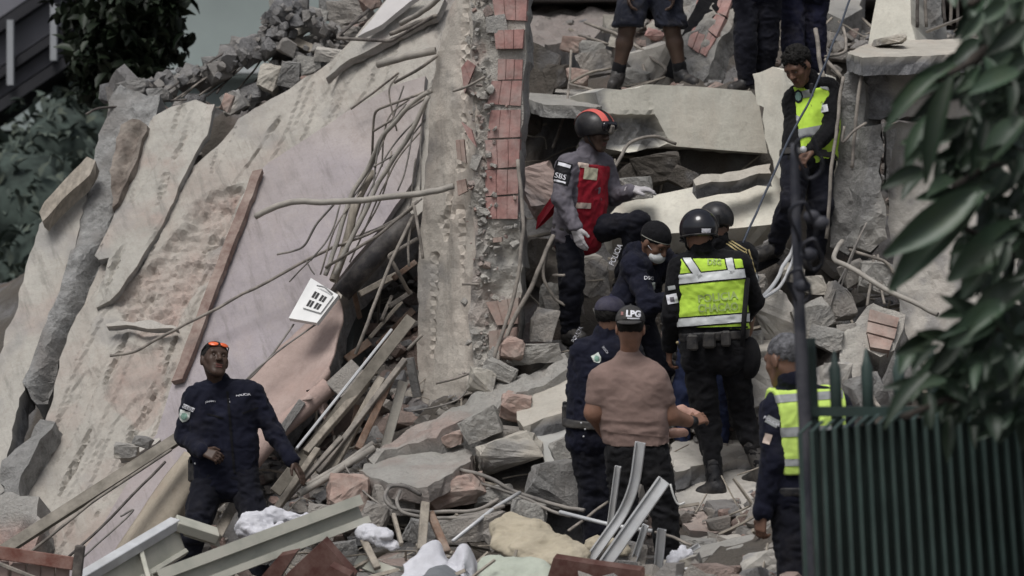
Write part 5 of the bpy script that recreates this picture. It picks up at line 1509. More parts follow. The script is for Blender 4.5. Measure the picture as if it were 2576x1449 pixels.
# ---- lime vest, glossy black riding helmet, seen from behind
def officer_lime():
    p = Person(18.3, dict(head=(1757, 590, .0), neck=(1768, 640, .03), shL=(1708, 672, -.03), shR=(1866, 666, -.02), elL=(1688, 790, -.04), elR=(1898, 760, .12),
        wrL=(1684, 878, .10), wrR=(1850, 830, .25), hipL=(1755, 885, .0), hipR=(1842, 882, .0), kneeL=(1782, 1075, .08), kneeR=(1868, 1052, .16),
        ankL=(1800, 1222, .0), ankR=(1918, 1190, .08), toeL=(1764, 1240, .02), toeR=(1880, 1210, .18)),
        ((-.25, 1, -.22),), 'officer seen from behind in lime POLICIA CHACAO vest and glossy black helmet', LT, facing=(-.1, 1, 0), build=1.02)
    hL = ((.0, .3, -.95), (1, .2, 0), .5, 0); hR = ((-.7, .4, -.5), (0, .2, -1), .5, 0)
    p.body({'L': hL, 'R': hR})
    j = p.jacket(BLACKC, hemlow=.08, amp=.014)
    d = Sdf(); p.torso(d, .024, -.02, .0)
    for a in 'LR':
        S, E = p.J['sh' + a], p.J['el' + a]; out = nrm(S - p.J['sh' + ('R' if a == 'L' else 'L')] + np.array((0, 0, .04))); d.cut(S - out * .004, out)
    d.cut(p.J['neck'] - np.array((0, 0, .022)), (0, -.1, 1)); d.cut(np.array(W(1790, 826, 18.3)), (-.02, 0, -1))
    v = p.garment('vest', d, LIME, .0085, .009, 10, (1, 1, 1.6))
    # black edged silver tape
    for pts, w in ((((1690, 705), (1885, 686)), 11), (((1690, 813), (1890, 798)), 10)):
        t = strip(v, pts, w + 3.5, BLACKINK, 'tape_edge', .003); strip(v, pts, w, SILVER, 'reflective_strip', .006, parent=t)
    for pts, w in ((((1722, 642), (1764, 703)), 8.5), (((1832, 645), (1842, 690)), 8.5)):
        t = strip(v, pts, w + 3, BLACKINK, 'tape_edge', .003, True); strip(v, pts, w, SILVER, 'reflective_strip', .006, True, parent=t)
    lettering(v, 'POLICIA', (1806, 747), 21, GREYINK, .10, width=100, bold=.03); lettering(v, 'CHACAO', (1806, 773), 21, GREYINK, .06, width=100, bold=.03)
    lettering(v, 'DSG', (1797, 660), 14, GREYINK, 0, bold=.02)
    strip(v, ((1700, 827), (1880, 823)), 2.5, BLACKINK, 'hem_binding', .004)
    p.trousers(BLACKC, (.102, .080, .062, .050), .9, legs='LR'); [p.boot(a, LEATHER, .72, 'riding_boot', .054) for a in 'LR']; bl = p.belt(t=.06, up=.10, grow=.018)
    q = quad(j, (1691, 752), 13, 12, .2, WHITEINK, 'patch'); quad(j, (1691, 753), 5, 5, .2, GREYSL, 'device', .007, q)
    quad(j, (1690, 724), 9, 5, .2, SILVERD, 'patch')
    p.hair(back=-.06)
    h = p.helmet(GLOSSB, (.122, .138, .128), -.022, c=(0, -.014, .034), tilt=.1)
    b = MB(); pts = [p.hp(.118 * math.cos(a), -.014 + .134 * math.sin(a), -.018 + .012 * math.sin(a)) for a in np.linspace(0, 6.283, 33)]
    b.tube(pts, .0055, 6); b.build('rim', LEATHER, h, True)
    quad(h, (1776, 580), 11, 5, 0, WHITEINK, 'emblem'); overlay(h, [(1764, 575), (1788, 575), (1776, 586)], WHITEINK, 'wings', .006)
    d = Sdf(); d.ell(p.hp(0, .115, -.012), (.095, .055, .012), p.hax(), .005); p.garment('visor', d, GLOSSB, .006, 0, parent=h)
    b = MB()
    for q in (-1, 1): b.tube([p.hp(q * .095, -.01, -.02), p.hp(q * .075, .03, -.07), p.hp(q * .03, .06, -.11)], .008, 6)
    b.build('chin_strap', BLACKP, h, True)
    # bag, radio pouch and cuffs on the belt
    b = MB(); b.ball(W(1886, 900, 18.28), (.072, .075, .135), 14, 10); bg_ = b.build('hip_bag', BLACKC, p.o, True)
    b = MB(); b.tube([W(1880, 700, 18.22), W(1872, 800, 18.16), W(1868, 870, 18.15)], .018, 6); b.build('bag_strap', BLACKC, bg_, True)
    for u, v_, w in ((1742, 862, .07), (1784, 856, .08), (1826, 852, .06)):
        b = MB(); b.box(W(u, v_, 18.15), (w, .05, .10), None, .012); b.build('belt_pouch', LEATHER, bl)
    b = MB(); b.ball(W(1704, 862, 18.12), .010); b.build('buckle', plain('brass_stud', (.30, .24, .13), .4), bl, True)
officer_lime()

# ---- black jersey with gold stripes, mostly behind the lime vest
def jersey():
    p = Person(18.85, dict(head=(1800, 570, .0), neck=(1808, 618, .03), shL=(1745, 650, .1), shR=(1878, 640, -.04), elL=(1735, 740, .1), elR=(1890, 752, -.08),
        wrL=(1740, 800, .2), wrR=(1884, 830, .04), hipL=(1745, 860, .1), hipR=(1830, 850, .0), kneeL=(1722, 980, .05), kneeR=(1815, 990, .05),
        ankL=(1712, 1110, .1), ankR=(1810, 1120, .1), toeL=(1690, 1125, .2), toeR=(1790, 1135, .2)),
        ((-.35, 1, -.35),), 'man in black jersey with gold shoulder stripes and dark helmet behind the lime vest', MD, facing=(-.2, 1, 0))
    hR = ((-.1, .25, -.95), (-1, .1, 0), .5, 0); hL = ((-.3, .5, -.6), (1, 0, 0), .5, 0)
    p.body({'R': hR, 'L': hL}, bare='LR')
    j = p.jacket(BLACKJ, arms='', hemlow=.06, name='jersey', r=(.062, .058, .04)); p.trousers(BLUEJ); [p.boot(a, shaft=.1, name='shoe') for a in 'LR']; p.belt()
    for k in range(3):
        strip(j, ((1826 + k * 6, 612 - k * 3.2), (1868 + k * 6, 640 - k * 5)), 1.6, GOLD, 'shoulder_stripe', .004, True)
        strip(j, ((1868 + k * 8, 634 - k * 3), (1888 + k * 6, 700 - k * 6)), 1.6, GOLD, 'shoulder_stripe', .004, True)
    quad(j, (1902, 698), 4, 14, .3, SILVERD, 'patch')
    strip(j, ((1870, 744), (1915, 732)), 2, GOLD, 'sleeve_hem', .004, True)
    p.hair(back=-.05)
    h = p.helmet(HELM2, (.118, .138, .12), -.0)
    b = MB(); b.box(W(1806, 556, 18.72), (.02, .03, .09), None, .006); b.build('strap_clip', BLACKP, h)
    b = MB(); b.ball(W(1884, 800, 18.83), (.035, .03, .03), 8, 6); b.build('watch', ALU, p.o, True)
jersey()

# ---- navy uniform and navy cap, turned away
def officer_cap():
    p = Person(17.5, dict(head=(1537, 802, .0), neck=(1520, 858, .04), shL=(1462, 886, .02), shR=(1560, 884, -.06), elL=(1448, 975, .04), elR=(1555, 985, -.05),
        wrL=(1470, 1060, .16), wrR=(1590, 1010, .2), hipL=(1466, 1080, .0), hipR=(1530, 1080, .0), kneeL=(1486, 1225, .03), kneeR=(1530, 1230, .03),
        ankL=(1496, 1390, .0), ankR=(1545, 1395, .0), toeL=(1510, 1410, .18), toeR=(1560, 1412, .18)),
        ((.70, .80, -.12),), 'officer in navy uniform and navy peaked cap beside the dusty pink shirt', MD, facing=(.35, 1, 0), build=1.0)
    p.body({'L': ((.3, .4, -.85), (1, 0, 0), .5, 0), 'R': ((.6, .6, -.2), (0, 0, -1), .5, 0)})
    j = p.jacket(NAVY, hemlow=.12); p.trousers(NAVYT); [p.boot(a) for a in 'LR']; p.belt(up=.03, grow=.03)
    p.cap(plain('navy_cap_cloth', (.017, .017, .040), .85, .25, 8, .3, 120, dust=.12), (0, 1), .0); p.hair(back=-.06)
    lettering(j, 'POLICIA', (1452, 833 + 8), 11, WHITEINK, 1.05, width=44)
    lettering(j, 'POLICIA', (1524, 881), 5.5, WHITEINK, -.95, width=20); shield(j, (1502, 902), 11, 12, .5)
    b = MB(); b.box(W(1424, 1045, 17.55), (.05, .08, .13), None, .012); hs = b.build('holster', LEATHER, p.o)
    b = MB(); b.box(W(1421, 1020, 17.55), (.03, .05, .05), None, .008); b.build('grip', BLACKP, hs)
    for u, v in ((1462, 1064), (1472, 1080), (1468, 1098)):
        b = MB(); b.ball(W(u, v, 17.36), .006); b.build('stud', ALU, hs, True)
officer_cap()

# ---- dusty pink T-shirt, black cap turned backwards
def tshirt():
    p = Person(17.0, dict(head=(1586, 828, .0), neck=(1582, 893, .03), shL=(1508, 956, -.02), shR=(1652, 950, -.02), elL=(1494, 1038, -.02), elR=(1684, 1046, .02),
        wrL=(1525, 1095, .22), wrR=(1740, 1062, .14), hipL=(1566, 1135, .0), hipR=(1640, 1140, .0), kneeL=(1570, 1290, .0), kneeR=(1672, 1290, .0),
        ankL=(1570, 1450, .0), ankR=(1680, 1450, .0), toeL=(1560, 1475, .18), toeR=(1700, 1475, .18)),
        ((.12, 1, -.15),), 'man in dusty pink T-shirt and black LPG cap seen from behind', LT, facing=(.1, 1, 0), build=.97)
    hR = ((.72, .55, .25), (-.3, .6, -.6), .45, 0); hL = ((.3, .8, .1), (0, 0, -1), .5, 0)
    p.body({'R': hR, 'L': hL}, bare='LR', arms_r=(.060, .056, .036))
    d = Sdf(); p.torso(d, .010, .02, .012)
    for a in 'LR':
        S, E = p.J['sh' + a], p.J['el' + a]; d.cap(S, S + (E - S) * .58, .068, .066, .03); 
    d.cap(p.J['neck'] - vec(0, 0, .03), p.J['neck'] - vec(0, 0, .005), .072, .062, .02)
    d.cut(np.array(W(1600, 1112, 17.0)), (.02, .25, -1))
    sh = p.garment('tshirt', d, TSHIRT, .0085, .008, 8, (1, 1, 1.9))
    strip(sh, ((1528, 1082), (1680, 1098)), 3, TSHIRT, 'hem_fold', .007)
    p.trousers(BLACKJ, (.105, .085, .078, .062), amp=.018); [p.boot(a, shaft=.12, name='shoe') for a in 'LR']
    c = p.cap(plain('black_cap_cloth', (.016, .017, .020), .85, .25, 8, .3, 120, dust=.15), (0, -1), .0)
    lettering(c, 'LPG', (1593, 790), 16, WHITEINK, -.04, bold=.05, width=34); quad(c, (1593, 801), 15, 1.5, -.04, WHITEINK, 'underline'); quad(c, (1566, 789), 3, 4, 0, plain('dull_pink_ink', (.3, .15, .14)), 'emblem')
    p.hair(back=-.075, m=HAIRM, amp=.003)
    d = Sdf(); d.ell(p.hp(0, .045, -.075), (.055, .055, .05), p.hax(), .01); d.cut(p.hp(0, .03, -.06), -p.face); p.garment('beard', d, HAIRM, .006, .003, 50)
    b = MB(); P = p.J['wrR']; ax = nrm(p.J['wrR'] - p.J['elR']); b.tube([P - ax * .02, P + ax * .02], .039, 12); b.build('wristwatch', BLACKP, p.o, True)
    quad(p.o.children[1], (1560, 1112), 16, 6, .1, SILVERD, 'belt_label') if False else None
tshirt()
def parcel():
    t = Person.__new__(Person)
    d = Sdf(); d.cap(W(1712, 1030, 17.2), W(1752, 1046, 17.22), .034, .034, .03, ((.3, -.9, .3), .4)); d.cap(W(1690, 1088, 17.2), W(1722, 1088, 17.2), .03, .025, .03, ((.3, -.9, .3), .5))
    V, Q = d.mesh(.008); V = wrinkle(V, Q, .012, 3, (1, 1, 1), 14)
    o = link('plastic_bag', fast_mesh('plastic_bag', V, Q), plain('pink_bag_film', (.50, .30, .24), .35, .2, 10, .3, 30)); recenter(o)
    tag(o, 'crumpled pinkish bag held by the man in the T-shirt', 'bag')
parcel()

# ---- looking down, lime vest, curly dark hair
def officer_down():
    p = Person(19.55, dict(head=(2008, 168, -.05), neck=(2040, 212, .02), shR=(1996, 252, .12), shL=(2088, 226, .05), elR=(1996, 320, .26), elL=(2086, 325, -.08),
        wrR=(1988, 392, .14), wrL=(2040, 380, -.24), hipR=(2005, 398, .0), hipL=(2062, 396, .06), kneeR=(1990, 512, -.20), kneeL=(2064, 520, -.08),
        ankR=(1952, 622, .0), ankL=(2050, 640, .05), toeR=(1908, 642, -.08), toeL=(2030, 660, -.10)),
        ((-.55, -.62, -.62), (-.1, 0, 1)), 'bareheaded officer in lime vest with black sleeve looking down by the split post', MD, facing=(-.55, -.8, 0))
    hR = ((0, -.3, -.9), (1, .2, 0), .5, 0); hL = ((-.6, -.4, -.6), (0, .3, -1), .5, 0)
    p.body({'R': hR, 'L': hL})
    j = p.jacket(BLACKC, hemlow=.08)
    d = Sdf(); p.torso(d, .024, -.08, .0)
    for a in 'LR':
        S, E = p.J['sh' + a], p.J['el' + a]; out = nrm(S - p.J['sh' + ('R' if a == 'L' else 'L')] + np.array((0, 0, .02))); d.cut(S - out * (.0 if a == 'L' else .03), out)
    d.cut(p.J['neck'] - np.array((0, 0, .02)), (.0, -.1, 1))
    v = p.garment('vest', d, LIME, .0085, .010, 11)
    for pts, w in ((((1960, 252), (2045, 232)), 9), (((1960, 280), (2010, 305)), 11), (((1965, 345), (2070, 325)), 11), (((2030, 200), (2090, 222)), 8)):
        strip(v, pts, w, SILVERD, 'reflective_strip', .004, True)
    o = overlay(v, [(2009 + 12 * math.cos(a * .785), 243 + 18 * math.sin(a * .785)) for a in range(8)], BLACKINK, 'emblem', .005)
    overlay(v, [(2009 + 8 * math.cos(a * .785), 243 + 12 * math.sin(a * .785)) for a in range(8)], GREENINK, 'device', .007, parent=o)
    p.trousers(NAVYT, (.1, .082, .074, .062)); [p.boot(a) for a in 'LR']; bl = p.belt(up=.02)
    q = quad(j, (2055, 262), 16, 6, .35, SILVERD, 'patch'); lettering(j, 'POLICIA', (2055, 262), 6, BLACKINK, .35, off=.008, parent=q)
    q = quad(j, (2068, 274), 15, 9, .2, WHITEINK, 'patch'); quad(j, (2068, 274), 5, 4, .2, SILVERD, 'device', .007, q)
    d = Sdf(); k = 1; d.ell(p.hp(0, -.020, .052), (.088, .106, .096), p.hax(), .02); d.cut(p.hp(0, .062, .05), p.face - p.up * .45); d.cut(p.hp(0, -.02, -.05), -p.up * .9 + p.face * .75)
    p.garment('curly_hair', d, HAIRM, .006, .022, 55); p.eyes()
    b = MB(); b.box(W(2042, 222, 19.36), (.03, .03, .07), None, .008); b.build('radio', BLACKP, p.o)
    b = MB(); b.ball(W(2021, 376, 19.25), (.024, .02, .024), 10, 7); b.build('torch_lens', ALU, bl, True)
officer_down()

# ---- shorts: the picture only shows him from the hips down
def shorts_man():
    p = Person(21.55, dict(head=(1635, -300, .0), neck=(1635, -235, .03), shR=(1570, -200, .0), shL=(1700, -200, .0), elR=(1560, -100, .0), elL=(1712, -100, .0),
        wrR=(1580, -20, -.15), wrL=(1695, -20, -.15), hipR=(1598, -22, .0), hipL=(1672, -22, .0), kneeR=(1578, 72, -.06), kneeL=(1690, 72, -.04),
        ankR=(1553, 194, .0), ankL=(1714, 192, .0), toeR=(1540, 214, -.17), toeL=(1748, 208, -.12)),
        ((.1, -1, -.3),), 'man in dark shorts standing wide on the thick cream beam', DK, facing=(0, -1, 0))
    d0 = p.body({'R': ((.1, -.2, -1), (1, 0, 0), .4, 0), 'L': ((-.1, -.2, -1), (-1, 0, 0), .4, 0)}, bare='LR')
    # bare legs at full width
    d = Sdf(); d.cap(W(1635, -230, 21.58), W(1635, -222, 21.58), .06, .06)
    d = Sdf(); [p.leg(d, a, (.082, .060, .060, .040)) for a in 'LR']; V, Q = d.mesh(.0095)
    me = p.o.data; bm = bmesh.new(); bm.from_mesh(me); m2 = fast_mesh('x', V - np.array(p.o.location), Q); bm.from_mesh(m2); bm.to_mesh(me); bm.free(); me.polygons.foreach_set('use_smooth', [True] * len(me.polygons))
    p.jacket(NAVY, arms='', hemlow=.02, name='tshirt', r=(.068, .064, .05), collar=False)
    d = Sdf(); J = p.J; mh = (J['hipL'] + J['hipR']) / 2
    for a in 'LR':
        d.cap(J['hip' + a] + vec(0, 0, .1), J['hip' + a], .10, .108, .05); d.cap(J['hip' + a], J['hip' + a] + (J['knee' + a] - J['hip' + a]) * .98, .112, .120, .02)
    d.cap(mh + vec(0, 0, .1), mh, .11, .11, .05)
    kz = float(J['kneeR'][2]); d.cut((0, 21, kz + .012), (0, 0, -1))
    p.garment('shorts', d, SHORTSM, .0095, .016, 11)
    for a in 'LR':
        A, K = J['ank' + a], J['knee' + a]; s = Sdf(); s.cap(A - (K - A) * .05, A + (K - A) * .24, .048, .052, .01); p.garment('sock', s, BLACKC, .008, .004, 30)
    [p.boot(a, LEATHER, .06, 'shoe') for a in 'LR']; p.hair(); p.belt(up=.14)
shorts_man()

# ---- two more pairs of legs in dark trousers
def dark_legs(Y0, u, lab, m, ul, vl, ud=0):
    p = Person(Y0, dict(head=(u, -330, .0), neck=(u, -265, .03), shR=(u - 62, -232, .0), shL=(u + 62, -232, .0), elR=(u - 70, -130, .0), elL=(u + 70, -130, .0),
        wrR=(u - 55, -50, -.15), wrL=(u + 55, -50, -.15), hipR=(u - 30, -40, .0), hipL=(u + 30, -40, .0), kneeR=(u - 30 + ud, vl - 120, -.05), kneeL=(u + 26 + ud, vl - 130, .05),
        ankR=(ul, vl - 15, .0), ankL=(ul + 44, vl - 22, .12), toeR=(ul - 36, vl + 2, -.06), toeL=(ul + 10, vl - 4, .06)),
        ((-.6, -.8, -.3),), lab, DK, facing=(-.5, -.8, 0))
    p.body({'R': ((.1, -.2, -1), (1, 0, 0), .4, 0), 'L': ((-.1, -.2, -1), (-1, 0, 0), .4, 0)})
    p.jacket(NAVY, collar=False); p.trousers(m, (.1, .082, .078, .064)); [p.boot(a) for a in 'LR']; p.hair(); p.belt()
dark_legs(21.3, 1905, 'person in black trousers standing beside the leaning timber, head out of view', NAVYT, 1878, 222)
dark_legs(21.6, 2025, 'person in dusty dark blue trousers standing behind the looking down officer', cloth('blue_trousers', (.016, .017, .036), .3, dust=.15), 2010, 230)

# ---- grey haired officer behind the fence post
def officer_fence():
    p = Person(15.2, dict(head=(1975, 908, .0), neck=(1992, 975, .02), shL=(1944, 1030, -.06), shR=(2108, 1022, .06), elL=(1945, 1160, -.10), elR=(2130, 1160, .1),
        wrL=(1918, 1292, -.08), wrR=(2110, 1250, .2), hipL=(1985, 1240, .0), hipR=(2070, 1240, .04), kneeL=(2000, 1440, .0), kneeR=(2080, 1440, .0),
        ankL=(2010, 1640, .0), ankR=(2090, 1640, .0), toeL=(1990, 1665, .14), toeR=(2080, 1665, .16)),
        ((-.62, .75, -.25),), 'grey haired officer in lime vest and dark sleeves behind the tall fence post', MD, facing=(-.25, 1, 0), build=1.1)
    p.hS = 1.1
    hL = ((-.12, .05, -1), (.6, .5, 0), .55, 0)
    p.body({'L': hL, 'R': ((0, .5, -.8), (-1, 0, 0), .5, 0)})
    j = p.jacket(NAVY, hemlow=.02)
    d = Sdf(); p.torso(d, .032, -.02, .0)
    for a in 'LR':
        S, E = p.J['sh' + a], p.J['el' + a]; out = nrm(S - p.J['sh' + ('R' if a == 'L' else 'L')] + np.array((0, 0, -.02))); d.cut(S - out * .0, out)
    d.cut(p.J['neck'] - np.array((0, 0, .0)), (0, -.1, 1)); d.cut(np.array(W(2000, 1190, 15.2)), (0, 0, -1))
    v = p.garment('vest', d, LIME2, .0085, .010, 11)
    for pts, w in ((((1930, 1006), (2120, 992)), 10), (((1920, 1090), (2130, 1080)), 12), (((1925, 1165), (2130, 1160)), 9)):
        strip(v, pts, w, SILVERD, 'reflective_strip', .004)
    p.trousers(NAVYT, (.1, .082, .074, .06)); [p.boot(a) for a in 'LR']; p.belt(up=.02)
    d = Sdf(); d.ell(p.hp(0, -.022, .046), (.088, .106, .094), p.hax(), .02); d.cut(p.hp(0, .06, .05), p.face - p.up * .45); d.cut(p.hp(0, -.02, -.05), -p.up * .9 + p.face * .55)
    p.garment('hair', d, GREYH, .006, .006, 60)
    q = quad(j, (1943, 1060), 17, 10, -.5, SILVERD, 'patch'); lettering(j, 'POLICIA', (1943, 1060), 8, WHITEINK, -.5, off=.008, parent=q)
    quad(j, (1931, 1104), 9, 13, -.3, BEIGET, 'patch')
officer_fence()
